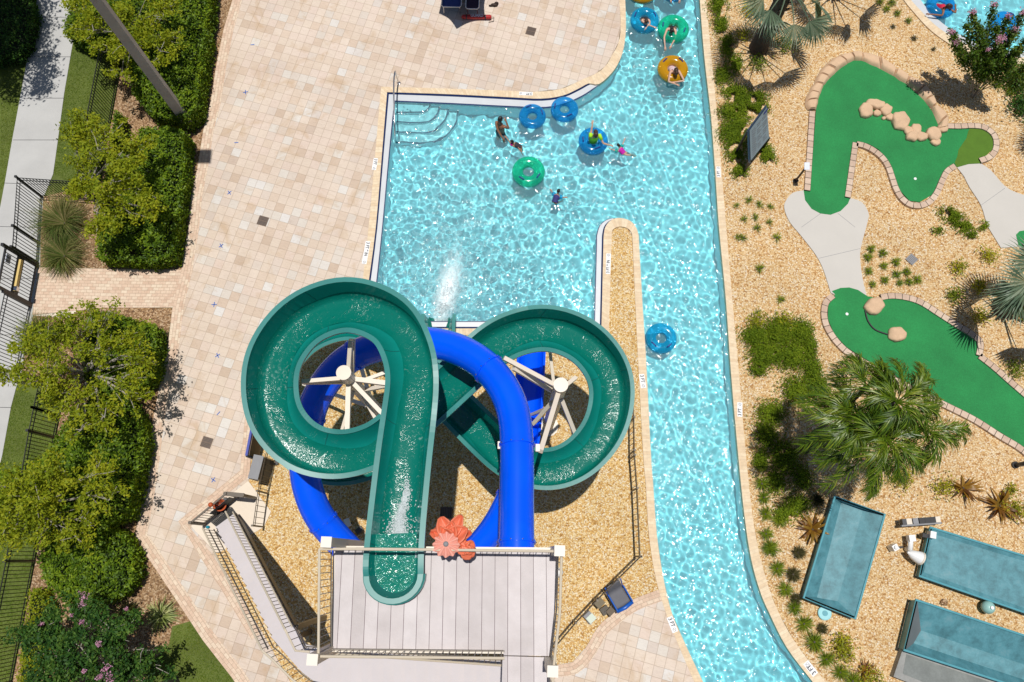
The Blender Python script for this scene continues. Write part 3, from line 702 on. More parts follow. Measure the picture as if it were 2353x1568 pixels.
# ---- blue tube slide
BLU = [(1185, 1330, 7.85), (1187, 1265, 7.8), (1187, 1150, 7.6), (1188, 1040, 7.4), (1181, 950, 7.2), (1152, 883, 7.02), (1105, 832, 6.85), (1045, 800, 6.65), (985, 787, 6.45), (915, 788, 6.2), (850, 802, 6.0), (800, 825, 5.8), (760, 863, 5.6), (732, 905, 5.4),
       (714, 950, 5.2), (702, 1020, 5.0), (701, 1098, 4.8), (728, 1179, 4.5), (776, 1239, 4.2), (830, 1290, 3.9), (900, 1325, 3.55), (975, 1330, 3.2), (1040, 1308, 2.9), (1095, 1262, 2.6), (1140, 1205, 2.3), (1176, 1130, 1.95), (1199, 1050, 1.6), (1212, 960, 1.25), (1219, 860, .9), (1224, 755, .45)]
bp = smooth_pts(catmull([W(*p) for p in BLU], 6), 5)
tubeS = thing('tube_slide', 'enclosed blue tube slide curling through the green slide', 'water slide', (bp[0].x, bp[0].y, 0))
RB = .37
cutB = 26 * 6
MB().tube(bp[:cutB], RB, 28, cap=False).build('tube', MT['blue'], tubeS, smooth=True)
bf = frames(bp)
def tr(i): return [(RB * math.cos(a), RB * math.sin(a) * .95) for a in [math.pi + math.pi * j / 14 for j in range(15)]] + [((RB + .07) , .0), ((RB + .07), -.03)] + [((RB + .03) * math.cos(a), (RB + .03) * math.sin(a) * .95) for a in [2 * math.pi - math.pi * j / 14 for j in range(1, 14)]] + [(-(RB + .07), -.03), (-(RB + .07), 0.0)]
sweep(MB(), bp[cutB - 1:], lambda i: tr(i), bf[cutB - 1:], True).build('exit_trough', MT['blue'], tubeS, auto=50)
for px in ((1120, 843, 6.9), (1188, 1022, 7.36), (1187, 1240, 7.76), (745, 1203, 4.4), (708, 965, 5.15), (1168, 1150, 2.0), (815, 817, 5.9)):
    P = W(*px); i = min(range(len(bp) - 1), key=lambda q: (bp[q] - P).length); t = bf[i][0]
    fl = MB().tube([bp[i] - t * .03, bp[i] + t * .03], RB + .028, 28)
    o = fl.build('flange', MT['blue'], tubeS, auto=50)
    for q in range(10):
        a = 2 * math.pi * q / 10; MB().ball(bp[i] + (bf[i][1] * math.cos(a) + bf[i][2] * math.sin(a)) * (RB + .03), .018, 6, 4).build('bolt', MT['steel'], o)

# ---- support columns and arms
def column(name, label, top, ztop, r, arms):
    b = W(top[0], top[1], ztop); t = thing(name, label, 'column', (b.x, b.y, 0), 'steel columns carrying the slides')
    MB().tube([(b.x, b.y, -.05), (b.x, b.y, ztop)], r, 24).build('shaft', MT['cream'], t, auto=50)
    MB().lathe([(r + .012, 0), (r + .012, .03), (0.0, .034)], (b.x, b.y, ztop - .005), 24).build('cap', MT['cream'], t, auto=50)
    MB().lathe([(r + .16, 0), (r + .16, .03)], (b.x, b.y, -.02), 20).build('base_plate', MT['cream'], t)
    for (za, px, py, zb, w_) in arms:
        e = W(px, py, zb); a = Vector((b.x, b.y, za)); d = Vector((e.x - b.x, e.y - b.y, 0)).normalized(); MB().bar(a + d * (r - .02), e, w_, w_ * 1.2).build('arm', MT['cream'], t)
    return t
def on(f, x, y): return f(x, y)
column('support_column', 'cream round steel column inside the left ring of the green slide', (790, 857), 7.5, .155,
       [(7.0, *ZL(540, 938), 7.2, .09), (6.6, *ZL(560, 945), 7.1, .08), (7.1, *ZL(965, 575), 7.6, .09), (6.7, *ZL(985, 580), 7.5, .08), (6.9, *ZL(1330, 960), 6.9, .11), (6.3, *ZL(1330, 835), 6.3, .08),
        (5.6, *ZL(1345, 960), 6.2, .09), (6.9, *ZL(935, 1390), 6.9, .11), (6.2, *ZL(880, 1390), 6.6, .07), (6.9, *ZL(1290, 1270), 6.9, .10), (5.5, *ZL(1180, 1260), 5.6, .08), (3.6, *ZL(960, 500), 2.0, .1), (3.0, *ZL(560, 960), 1.8, .1)])
column('support_column', 'cream round steel column inside the right ring of the green slide', (1288.6, 885), 6.2, .165,
       [(5.9, *ZR(590, 520), 6.3, .10), (5.2, *ZR(665, 600), 6.1, .10), (5.4, *ZR(1140, 672), 5.2, .10), (5.2, *ZR(1135, 1100), 4.4, .10), (6.0, *ZR(872, 1235), 6.9, .11), (4.6, *ZR(820, 1022), 3.6, .10), (4.2, *ZR(945, 480), 4.7, .08), (3.0, *ZR(805, 955), 1.4, .08)])
# clamps on the blue tube
cl = thing('tube_clamp', 'cream steel clamp holding the blue tube beside the right column', 'clamp', W(1240, 1030, 7.0))
for zx, zy in ((560, 1190), (850, 1210)):
    p = W(*ZR(zx, zy), 7.36); MB().box(p, (.09, .16, .10)).bar(p, p + Vector((0, 0, -.35)), .05).build('bracket', MT['cream'], cl)
# ================================================================ TOWER, STAIRS, RAILINGS
ZD = 9.2
m, nt, b = new_mat('fibreglass_planks', .5); p = pos(nt)
sx = nd(nt, 'ShaderNodeSeparateXYZ', {0: nd(nt, 'ShaderNodeVectorRotate', {'Vector': p, 'Angle': R_(-1.0)}, rotation_type='Z_AXIS').outputs[0]}).outputs[0]
pf = mth(nt, 'FRACT', mth(nt, 'MULTIPLY', sx, 1 / .2395)); pid = mth(nt, 'FLOOR', mth(nt, 'MULTIPLY', sx, 1 / .2395))
wn = nd(nt, 'ShaderNodeTexWhiteNoise', {'W': pid}, noise_dimensions='1D').outputs[0]
line = mth(nt, 'GREATER_THAN', mth(nt, 'ABSOLUTE', mth(nt, 'SUBTRACT', pf, .5)), .478)
colr = ramp(nt, wn, [(0, (.44, .395, .395)), (.5, (.52, .47, .472)), (1, (.565, .52, .525))])
colr = mix(nt, 1.0, colr, ramp(nt, nz(nt, p, 2.2, 5), [(.3, (.86, .85, .84)), (.7, (1.06, 1.06, 1.06))]), 'MULTIPLY')
nt.links.new(mix(nt, line, colr, (.09, .05, .06, 1)), b.inputs['Base Color'])
bump(nt, b, nd(nt, 'ShaderNodeTexVoronoi', {'Vector': p, 'Scale': 45.0}).outputs[0], .25, .004)
MT['plank'] = m
MT['tread'] = M('lilac_treads', (.53, .49, .50), .6, .05, 1.5, .04, 40)
MT['bronze'] = M('bronze_rail', (.11, .085, .06), .5, .1)
MT['caprail'] = M('cream_cap_rail', (.60, .52, .40), .45, .04)

def rail(name, pts, hgt, mat, parent, spacing=.115, r=.024, br=.008, toe=.10, part='railing', top_mat=None):
    """top rail + bottom rail + balusters along a 3d polyline (pts are foot points)"""
    up = Vector((0, 0, hgt)); bal = MB(); rl = MB()
    rl.tube([p + up for p in pts], r, 8)
    for a, c in zip(pts[:-1], pts[1:]):
        n = max(1, int((c - a).length / spacing))
        for k in range(n):
            p = a.lerp(c, (k + .5) / n); bal.tube([p + Vector((0, 0, toe)), p + up], br, 5, cap=False)
    o = rl.build(part, top_mat or mat, parent); bal.build('balusters', mat, o); MB().tube([p + Vector((0, 0, toe)) for p in pts], r * .55, 6).build('bottom_rail', mat, o); return o

tw = thing('slide_tower', 'slide tower with grey plank platform and cream railings', 'tower', W(1020, 1380, 0))
pl = [(770, 1262), (1278, 1266), (1276, 1400), (1262, 1508), (1155, 1506), (1157, 1494), (765, 1490)]
plW = wp(pl, ZD)
dk = MB().prism(plW, ZD - .12, ZD); dk.build('platform', MT['plank'], tw)
lnd = wp([(1155, 1508), (1261, 1511), (1262, 1660), (1150, 1660)], ZD - .06); MB().prism(lnd, ZD - .2, ZD - .06).build('upper_landing', MT['plank'], tw)
# beams and posts
fr = MB()
for a, c in ((plW[0], plW[1]), (plW[1], plW[3]), (plW[5], plW[6]), (plW[6], plW[0])):
    fr.bar(a + Vector((0, 0, -.25)), c + Vector((0, 0, -.25)), .12, .26)
fr.build('platform_beams', MT['cream'], tw)
for px, py in ((750, 1246), (1286, 1266), (718, 1516), (1270, 1543)):
    zt = 10.45; t = W(px, py, zt); MB().box((t.x, t.y, zt / 2 - .05), (.165, .165, zt + .1), -.02).build('corner_post', MT['cream'], tw)
    MB().box((t.x, t.y, zt + .012), (.185, .185, .026), -.02).build('post_cap', MT['capcream'], tw)
HR = 1.08
A, B, C_, Dp, E_ = W(764, 1263, ZD), W(1282, 1268, ZD), W(1263, 1530, ZD), W(1160, 1496, ZD), W(763, 1492, ZD)
LGT = M('cream_balusters', (.52, .46, .37), .45, .05); DRK = M('taupe_balusters', (.30, .26, .21), .5, .05)
fa = W(842, 1263, ZD); fb = W(972, 1264, ZD)
rail('r', [A, fa], HR, LGT, tw, top_mat=MT['caprail']); rail('r', [fb, B], HR, LGT, tw, top_mat=MT['caprail'])
MB().tube([fa + Vector((0, 0, HR)), fb + Vector((0, 0, HR))], .026, 8).build('railing', MT['caprail'], tw)
rail('r', [B, W(1278, 1400, ZD), C_, W(1262, 1640, ZD)], HR, LGT, tw, top_mat=MT['caprail'])
rail('r', [E_, Dp], HR, DRK, tw, top_mat=MT['caprail']); rail('r', [A, E_], HR, DRK, tw, top_mat=MT['caprail'])
MB().bar(W(765, 1494, ZD - .02), W(1157, 1498, ZD - .02), .05, .16).build('edge_trim', MT['cream'], tw)
# lower flight under the front: rises to the right beneath the landing
def flight(parent, L0, L1, R0, R1, n, mat, part='tread', zoff=0):
    """treads between left rail points L0->L1 and right R0->R1 (3d)"""
    for k in range(n):
        a, c = L0.lerp(L1, k / n), L0.lerp(L1, (k + 1) / n); d, e = R0.lerp(R1, k / n), R0.lerp(R1, (k + 1) / n); z = L0.z + (L1.z - L0.z) * (k + 1) / n
        ex = (c - a) * .12; ex.z = 0
        P = [Vector((q.x, q.y, z)) for q in (a - ex, c, e, d - ex)]
        mb = MB(); mb.add([(q.x, q.y, z) for q in P] + [(q.x, q.y, z - .04) for q in P], [(0, 1, 2, 3), (7, 6, 5, 4), (0, 4, 5, 1), (1, 5, 6, 2), (2, 6, 7, 3), (3, 7, 4, 0)]); mb.build(part, mat, parent)
st = thing('entry_stairs', 'lilac stair flights with bronze railings climbing to the tower', 'stairs', W(545, 1190, 0))
zA, zB = .1, 3.4
bl, br_ = W(*ZT(232, 388), zA), W(*ZT(372, 285), zA)
tl, tr_ = W(*ZT(688, 1278), zB), W(*ZT(822, 1148), zB)
flight(st, bl, tl, br_, tr_, 18, MT['tread'])
land = [ZT(688, 1278), ZT(822, 1148), ZT(905, 1280), ZT(1000, 1300), ZT(1060, 1330), ZT(1060, 1640), ZT(960, 1560), ZT(880, 1500)]
MB().prism(wp(land, zB), zB - .12, zB - .002).build('landing', MT['tread'], st)
l0, l1 = W(*ZT(1050, 1315), zB), W(1158, 1519, 6.4); r0, r1 = W(*ZT(1050, 1640), zB), W(1158, 1640, 6.4)
flight(st, l0, l1, r0, r1, 16, MT['tread'])
# stringers
for a, c in ((bl, tl), (br_, tr_)): MB().bar(a + Vector((0, 0, -.12)), c + Vector((0, 0, -.12)), .05, .24).build('stringer', MT['bronze'], st)
MB().bar(l0 + Vector((0, 0, -.1)), l1 + Vector((0, 0, -.1)), .05, .24).build('stringer', MT['cream'], st)
# right hand railing of flight one: two rails, balusters
so = (br_ - bl).normalized() * .06
rail('r', [br_ + so + Vector((0, 0, .1)), tr_ + so + Vector((0, 0, .1)), W(*ZT(905, 1292), zB), W(*ZT(1010, 1300), zB)], 1.0, MT['bronze'], st, .14, .028, .009, top_mat=MT['caprail'])
rail('r', [bl - so + Vector((0, 0, .1)), tl - so + Vector((0, 0, .1)), W(*ZT(740, 1360), zB), W(*ZT(880, 1500), zB), W(*ZT(960, 1560), zB), W(*ZT(1200, 1640), zB + .6)], 1.0, MT['bronze'], st, .14, .028, .009, top_mat=MT['caprail'])
for off in (.55,):
    MB().tube([bl - so * 1.5 + Vector((0, 0, off)), tl - so * 1.5 + Vector((0, 0, off))], .02, 6).build('handrail', MT['caprail'], st)
    MB().tube([br_ + so * 1.5 + Vector((0, 0, off)), tr_ + so * 1.5 + Vector((0, 0, off))], .02, 6).build('handrail', MT['caprail'], st)
rail('r', [l0 + Vector((0, .03, .05)), l1 + Vector((0, .03, .05))], .95, DRK, st, .14, .024, .008, top_mat=MT['caprail'])
for p in (tl, tr_, W(*ZT(1000, 1640), zB), W(*ZT(1000, 1330), zB)):
    MB().bar((p.x, p.y, -.02), (p.x, p.y, zB - .1), .12).build('landing_post', MT['bronze'], st)
# black cross marks on the treads
for zx, zy, f_ in ((478, 560, .19), (712, 1000, .72)):
    z = zA + (zB - zA) * (math.floor(f_ * 18) + 1) / 18 + .006; p = W(*ZT(zx, zy), z); mb = MB()
    for a in (.2, 1.8): mb.box(p, (.19, .022, .003), a + .2)
    mb.build('cross_mark', MT['blackprint'], st)
p = W(*ZP(552, 1490), 4.95); mb = MB(); [mb.box(p + Vector((0, 0, .1)), (.17, .025, .004), a) for a in (.8, 2.3)]; mb.build('cross_mark', MT['blackprint'], st)
# perforated landing plate at the foot of the stairs
gr = MB(); c0 = W(*ZT(180, 340), .12); c1 = W(*ZT(330, 225), .12); c2 = W(*ZT(372, 285), .12); c3 = W(*ZT(235, 385), .12)
for k in range(9):
    f_ = k / 8; gr.bar(c0.lerp(c3, f_), c1.lerp(c2, f_), .022, .02)
for k in range(17):
    f_ = k / 16; gr.bar(c0.lerp(c1, f_), c3.lerp(c2, f_), .022, .02)
gr.build('grating', MT['black'], st)
# gate frame across the foot of the stairs
gt = thing('stair_gate', 'dark bronze gate across the foot of the stairs', 'gate', W(*ZT(150, 330), 0))
q = [W(*ZT(290, 122), 1.15), W(*ZT(425, 135), 1.15), W(*ZT(20, 345), 1.15), W(*ZT(190, 350), .6)]
for z in (.15, 1.12): MB().bar(Vector((q[0].x, q[0].y, z)), Vector((q[2].x, q[2].y, z)), .05).build('gate_rail', MT['bronze'], gt)
MB().bar(Vector((q[0].x, q[0].y, 1.1)), Vector((q[1].x, q[1].y, 1.1)), .12, .12).build('gate_rail', MT['bronze'], gt)
mb = MB()
for k in range(13):
    p = q[0].lerp(q[2], (k + .5) / 13); mb.tube([(p.x, p.y, .15), (p.x, p.y, 1.12)], .009, 5)
mb.build('balusters', MT['bronze'], gt)
for p in (q[0], q[1], q[2]): MB().tube([(p.x, p.y, -.02), (p.x, p.y, 1.22)], .05, 8).build('gate_post', MT['bronze'], gt)
p = q[0].lerp(q[2], .42); MB().bar(Vector((p.x, p.y, .3)) + (q[0] - p).normalized() * .42, Vector((p.x, p.y, .3)) - (q[0] - p).normalized() * .3, .03, .55).build('gate_panel', MT['darkgrey'], gt)

def metal_fence(name, label, foot, hgt, mat, spacing=.105, br=.009, r=.022, post_every=2.3, cat='fence', group=None, toe=.12, rails=(.12,), pw=.06, ends=True):
    t = thing(name, label, cat, foot[0], group); pk = MB(); ps = []
    for z in (hgt - .04, hgt - .2) + tuple(rails): MB().tube([p + Vector((0, 0, z)) for p in foot], r * .8, 4).build('rail', mat, t)
    for a, c in zip(foot[:-1], foot[1:]):
        n = max(1, int((c - a).length / spacing))
        for k in range(n): p = a.lerp(c, (k + .5) / n); pk.bar(p + Vector((0, 0, .05)), p + Vector((0, 0, hgt - .02)), br * 2)
        m_ = max(1, round((c - a).length / post_every)); ps += [a.lerp(c, k / m_) for k in range(m_)]
    if ends: ps.append(foot[-1])
    pk.build('pickets', mat, t)
    for p in ps: MB().bar(p + Vector((0, 0, -.05)), p + Vector((0, 0, hgt + .05)), pw).box(p + Vector((0, 0, hgt + .06)), (pw * 1.25, pw * 1.25, .02)).build('post', mat, t)
    return t
# low bronze fence beside the slide, two runs
metal_fence('slide_fence', 'bronze picket fence from the concrete pad up under the left slide ring', wp([ZT(585, 378), (617, 1135), (637, 1040), (650, 960)]), 1.1, MT['bronze'], .16, .007, .014, 2.0, group='bronze fences round the slide gravel', rails=(.1,), pw=.045)
metal_fence('slide_fence', 'bronze picket fence along the gravel beside the lazy river', wp([(1440, 890), ZM(806, 1350), ZM(808, 1568), ZM(810, 1600), Z7(826, 250), Z7(845, 700)]), 1.1, MT['bronze'], .16, .007, .014, 2.4, group='bronze fences round the slide gravel', rails=(.1,), pw=.045)
metal_fence('slide_fence', 'bronze picket fence running diagonally from the river to the tower', wp([Z7(850, 702), Z7(700, 850), Z7(560, 990), Z7(420, 1140), Z7(275, 1310), Z7(230, 1360)]), 1.1, MT['bronze'], .16, .007, .014, 2.4, group='bronze fences round the slide gravel', rails=(.1,), pw=.045)
# ================================================================ MINI GOLF
def golf_green(name, label, poly, fringe=None):
    c = poly[0]; t = thing(name, label, 'putting green', W(*c))
    MB().prism(wp(poly), -.02, .014).build('turf', MT['turf'], t)
    if fringe: MB().prism(wp(fringe), 0, .019).build('fringe_turf', MT['fringe'], t)
    return t
def edging(pts, t, w_=.20, dense=5, side=1):
    c = catmull(wp(pts, .07), dense); A = offset_line(c, w_ / 2); B = offset_line(c, -w_ / 2)
    ribbon('brick_edging', A, B, MT['edgebrick'], -.03, -.03, t)
g1 = zz(Z4, (290, 1310), (330, 760), (345, 690), (375, 590), (500, 470), (580, 420), (640, 420), (700, 440), (860, 525), (950, 580), (1070, 690), (1130, 770), (1170, 860), (1235, 878), (1320, 884), (1400, 880), (1470, 888), (1530, 920), (1556, 970), (1546, 1030), (1500, 1075), (1450, 1088),
        (1464, 1128), (1380, 1132), (1300, 1155), (1280, 1130), (1210, 1185), (1175, 1260), (1125, 1345), (1045, 1393), (975, 1385), (905, 1310), (862, 1200), (820, 1100), (760, 1030), (690, 992), (620, 978), (590, 985), (560, 1200), (540, 1350), (566, 1365), (550, 1405), (500, 1455), (430, 1481), (360, 1472), (300, 1440), (255, 1380), (245, 1312))
fr1 = zz(Z4, (1390, 882), (1470, 888), (1530, 920), (1556, 970), (1546, 1030), (1500, 1075), (1450, 1088), (1464, 1128), (1380, 1132), (1300, 1155), (1283, 1125), (1302, 1080), (1310, 1035), (1340, 990), (1365, 955), (1376, 910))
G1 = golf_green('putting_green', 'green mini golf hole shaped like a boomerang with an olive patch at its tip', g1, fr1)
edging(zz(Z4, (307, 765), (290, 1040), (272, 1312)), G1); edging(zz(Z4, (605, 982), (578, 1170), (551, 1360)), G1)
edging(zz(Z4, (612, 990), (665, 1002), (730, 1035), (790, 1085), (832, 1150), (860, 1230), (885, 1300), (925, 1365), (985, 1408), (1055, 1413), (1120, 1383), (1168, 1320), (1203, 1240), (1237, 1178), (1290, 1142)), G1)
edging(zz(Z4, (1238, 866), (1320, 868), (1400, 864), (1480, 872), (1542, 908), (1573, 962), (1570, 1030), (1530, 1080), (1462, 1107)), G1)
MB().lathe([(.048, 0), (.048, .006)], W(*Z4(1014, 1232), .016), 16).build('hole_cup', MT['white'], G1)
g2_ = zz(Z6, (440, 440), (500, 418), (560, 415), (620, 432), (685, 475), (780, 495), (900, 490), (1010, 505), (1080, 540), (1240, 650), (1380, 740), (1445, 795), (1440, 880), (1490, 930), (1620, 1030), (1766, 1170), (2000, 1370), (2000, 1720), (1766, 1515), (1600, 1412), (1420, 1300), (1200, 1190), (980, 1080), (800, 980), (640, 890), (540, 825), (455, 735), (412, 630), (415, 540), (462, 462))
G2 = golf_green('putting_green', 'long green mini golf hole with two boulders at its rounded end', g2_)
edging(zz(Z6, (452, 468), (405, 512), (390, 575), (395, 640), (420, 705), (470, 780), (540, 850), (640, 915), (800, 1003), (980, 1103), (1200, 1212), (1420, 1322), (1600, 1436), (1766, 1540), (2000, 1745)), G2)
edging(zz(Z6, (780, 480), (860, 470), (960, 482), (1060, 516), (1180, 592), (1300, 668), (1400, 728), (1466, 792), (1458, 885)), G2)
edging(zz(Z6, (1462, 885), (1560, 962), (1680, 1068), (1766, 1142), (1900, 1255), (2000, 1345)), G2)
MB().lathe([(.048, 0), (.048, .006)], W(*Z6(545, 597), .016), 16).build('hole_cup', MT['white'], G2)
MB().tube([W(*q, .03) for q in cm2(zz(Z6, (670, 572), (690, 645), (740, 705), (825, 738)), 5)], .028, 6).build('guide_rail', MT['black'], G2)
G3 = golf_green('putting_green', 'green mini golf corner half hidden behind the fan palm at the edge', zz(ZQ, (930, 395), (960, 365), (1100, 345), (1100, 560), (950, 480)))
# concrete golf paths
pA = cm2(zz(Z4, (245, 1312), (170, 1330), (122, 1385), (113, 1440), (150, 1530)) + zz(Z6, (230, 60), (330, 190), (385, 300), (432, 450)), 4) + zz(Z6, (470, 470), (560, 430), (670, 490)) + cm2(zz(Z6, (682, 475), (652, 350), (635, 200), (650, 100)) + zz(Z4, (692, 1500), (680, 1440), (640, 1390), (565, 1365)), 4) + zz(Z4, (500, 1440), (430, 1465), (330, 1440), (265, 1370))
MB().prism(wp(pA), -.06, .006).struct('golf_path', MT['concrete2'])
pB = zz(Z4, (1300, 1152), (1380, 1129), (1466, 1126)) + cm2(zz(Z4, (1466, 1126), (1540, 1180), (1640, 1290), (1766, 1345), (2000, 1400)), 3)[1:] + [(2450, 560)] + cm2([(2300, 570), (2282, 541), (2268, 516), (2254, 472), (2228, 431)] + zz(Z4, (1350, 1215)), 3)
MB().prism(wp(pB), -.06, .006).struct('golf_path', MT['concrete2'])
jt = MB()
for f_, a, c in ((Z4, (365, 1470), (230, 1566)), (Z4, (480, 1470), (600, 1566)), (Z6, (350, 213), (636, 146)), (ZQ, (640, 148), (838, 5))):
    p, q = W(*f_(*a), .0045), W(*f_(*c), .0045); jt.bar(p, q, .012, .008)
jt.struct('path_joints', MT['grey'])

def boulder(name, label, c, rx, ry, h, rot, seed, group=None, smooth_=True, top=.40):
    """chiselled sandstone block: faceted outline, flat lumpy top; c = ground point"""
    mb = MB(); n, m_ = 36, 10; o3 = Vector((seed * 3.1, seed * 1.7, 0)); cr, sr = math.cos(rot), math.sin(rot); rb = random.Random(seed)
    nf = rb.choice((5, 6, 6, 7)); fa_ = [2 * math.pi * (k + rb.uniform(-.28, .28)) / nf for k in range(nf)]; fd_ = [rb.uniform(.84, 1.0) for k in range(nf)]; tz, ta = rb.uniform(0, .22), rb.uniform(0, 6.28)
    for i in range(m_ + 1):
        t = (math.pi / 2 + .12) * (i / m_); r = math.sin(t) ** top; z = h * max(math.cos(t), -.1) ** .55 if math.cos(t) > 0 else -.02
        for k in range(n):
            a = 2 * math.pi * k / n; pr = min(d / max(math.cos(a - f), .05) for f, d in zip(fa_, fd_)); pr = .78 * min(pr, 1.12) + .22
            q = pr * (1 + .06 * noise.noise(Vector((math.cos(a) * 3, math.sin(a) * 3, t * 2)) + o3)); x, y = rx * r * q * math.cos(a), ry * r * q * math.sin(a)
            zz_ = z * (1 + .20 * noise.noise(Vector((x * 5, y * 5, 0)) + o3) + tz * (x / rx * math.cos(ta) + y / ry * math.sin(ta)))
            mb.v.append((c.x + x * cr - y * sr, c.y + x * sr + y * cr, zz_ - .01))
    for i in range(m_):
        mb.f += [(i * n + k, (i + 1) * n + k, (i + 1) * n + (k + 1) % n, i * n + (k + 1) % n) for k in range(n)]
    return mb.solo(name, MT['rock'], label, 'boulder', group, auto=42)
S4 = .33366
def px2m(d, at, z=0): return (W(at[0] + d, at[1], z) - W(at[0], at[1], z)).length
# rim boulders between cut lines (outer, inner)
cuts = [((278, 760), (331, 760)), ((264, 702), (345, 690)), ((288, 636), (356, 655)), ((325, 578), (382, 594)), ((352, 515), (422, 542)), ((395, 458), (470, 497)), ((480, 395), (545, 440)), ((560, 372), (592, 418)), ((636, 364), (645, 420)),
        ((760, 392), (775, 478)), ((880, 478), (864, 527)), ((965, 528), (948, 582)), ((1082, 588), (1025, 640)), ((1132, 668), (1075, 695)), ((1150, 728), (1122, 745)), ((1236, 800), (1172, 855)), ((1224, 892), (1160, 900))]
for i, (a, c) in enumerate(zip(cuts[:-1], cuts[1:])):
    mb = MB(); nu, nv = 12, 10; hh = .17 + .06 * noise.noise(Vector((i * 2.3, 0, 0)))
    O0, I0, O1, I1 = W(*Z4(*a[0])), W(*Z4(*a[1])), W(*Z4(*c[0])), W(*Z4(*c[1])); gap = .005
    mid = None
    for u_ in range(nu + 1):
        fu = gap + (1 - 2 * gap) * u_ / nu
        for v_ in range(nv + 1):
            fv = -.08 + 1.10 * v_ / nv; p = O0.lerp(O1, fu).lerp(I0.lerp(I1, fu), fv)
            ed = min(u_, nu - u_) / nu; ew = min(v_, nv - v_) / nv
            z = hh * (1 - .62 * max(0, 1 - ed / .05) ** 2) * (1 - max(0, 1 - ew / .34) ** 2.0) * (1 + .12 * noise.noise(p * 3)) - .01
            bul = .035 * math.sin(math.pi * u_ / nu) * (1 if v_ < nv / 2 else -.3) + .02 * noise.noise(p * 5)
            dv = (O0.lerp(O1, fu) - I0.lerp(I1, fu)).normalized(); mb.v.append((p.x + dv.x * bul, p.y + dv.y * bul, z))
    mb.f = [(u_ * (nv + 1) + v_, (u_ + 1) * (nv + 1) + v_, (u_ + 1) * (nv + 1) + v_ + 1, u_ * (nv + 1) + v_ + 1) for u_ in range(nu) for v_ in range(nv)]
    mb.solo('boulder', MT['rock'], 'sandstone rim boulder of the upper golf hole, ' + ORD[i] + ' clockwise from its left end', 'boulder', 'boulders rimming the upper golf hole', auto=50)
isl = [(668, 770, 45, 54, .2), (735, 728, 64, 37, .15), (808, 764, 36, 45, .2), (745, 788, 27, 22, 0), (792, 821, 14, 11, 0), (830, 812, 25, 28, .4), (905, 842, 56, 64, .5), (958, 908, 28, 36, -.2), (988, 946, 46, 34, -.3), (1012, 900, 34, 40, .2), (1050, 948, 38, 33, .2), (1132, 930, 50, 52, 0), (1148, 985, 32, 27, .2), (1195, 892, 34, 28, .2)]
for i, (x, y, rx, ry, ro) in enumerate(isl):
    k = px2m(S4, Z4(x, y)); c = W(*Z4(x, y)); boulder('boulder', 'sandstone boulder in the island row, ' + ORD[sorted(q[0] for q in isl).index(x)] + ' from its left end', c, rx * k * 1.10, ry * k * 1.10, .09 + .0022 * (rx + ry) / 2, -ro, i, 'boulders in the island row')
boulder('boulder', 'larger flat sandstone boulder beside the end of the lower golf path', W(*Z6(728, 545)), .34, .28, .22, .3, 31)
boulder('boulder', 'smaller flat sandstone boulder standing alone on the lower putting green', W(*Z6(880, 742)), .27, .26, .22, .3, 37)
boulder('stone', 'small dark brown stone on gravel between two teal troughs', W(*Z8(1210, 1018)), .11, .10, .09, .2, 41).data.materials[0] = MT['mulch']

# ================================================================ TEAL TROUGHS
def teal(name, col):
    m, nt, b = new_mat(name, .45); p = pos(nt)
    st = nz(nt, nd(nt, 'ShaderNodeVectorMath', {0: p, 1: (3, 3, 1)}, operation='MULTIPLY').outputs[0], .8, 7, .72, .2)
    c = ramp(nt, st, [(.28, tuple(v * .6 for v in col)), (.45, col), (.56, tuple(v * 1.25 for v in col)), (.68, tuple(min(v * 1.1 + .06, 1) for v in col))])
    sc = nz(nt, p, 26, 3, .7, 1.0); c = mix(nt, 1.0, c, ramp(nt, sc, [(.35, (.86, .9, .9)), (.6, (1, 1, 1))]), 'MULTIPLY')
    nt.links.new(c, b.inputs['Base Color']); return m
MT['teal'] = teal('weathered_teal_fibreglass', (.080, .225, .262)); MT['tealdark'] = M('trough_end_grey', (.14, .155, .16), .6, .1); MT['tealrim'] = M('teal_rim', (.10, .34, .40), .5, .1)
def trough(name, label, rim, floor, zr_, zf, end_dark=None):
    """rim, floor: four D points each (same order); rim at zr_, floor quad at zf"""
    RW = [W(*p, zr_) for p in rim]; FW = [W(*p, zf) for p in floor]; ctr = sum(RW, Vector()) / 4
    t = thing(name, label, 'trough', (ctr.x, ctr.y, 0), 'teal fibreglass troughs')
    G = [Vector((ctr.x + (p.x - ctr.x) * .97, ctr.y + (p.y - ctr.y) * .97, -.02)) for p in RW]
    INR = [ctr.lerp(p, 1 - .07 / (p - ctr).length) for p in RW]; INR = [Vector((p.x, p.y, zr_ - .01)) for p in INR]
    sh = MB(); sh.add(RW + G, [(0, 1, 5, 4), (1, 2, 6, 5), (2, 3, 7, 6), (3, 0, 4, 7)]); sh.build('outer_shell', MT['teal'], t)
    for i in range(4): 
        j = (i + 1) % 4; m_ = MT['tealdark'] if end_dark == i else MT['teal']
        mb = MB(); n = 6
        for u_ in range(n + 1):
            for v_ in range(n + 1):
                p = INR[i].lerp(INR[j], u_ / n).lerp(FW[i].lerp(FW[j], u_ / n), v_ / n); mb.v.append(tuple(p))
        mb.f = [(u_ * (n + 1) + v_, (u_ + 1) * (n + 1) + v_, (u_ + 1) * (n + 1) + v_ + 1, u_ * (n + 1) + v_ + 1) for u_ in range(n) for v_ in range(n)]
        mb.build('side_panel', m_, t)
    MB().add(FW, [(0, 1, 2, 3)]).build('floor_panel', MT['teal'], t)
    rm = MB().tube(RW, .036, 8, closed=True); rm.build('rim', MT['tealrim'], t)
    return t
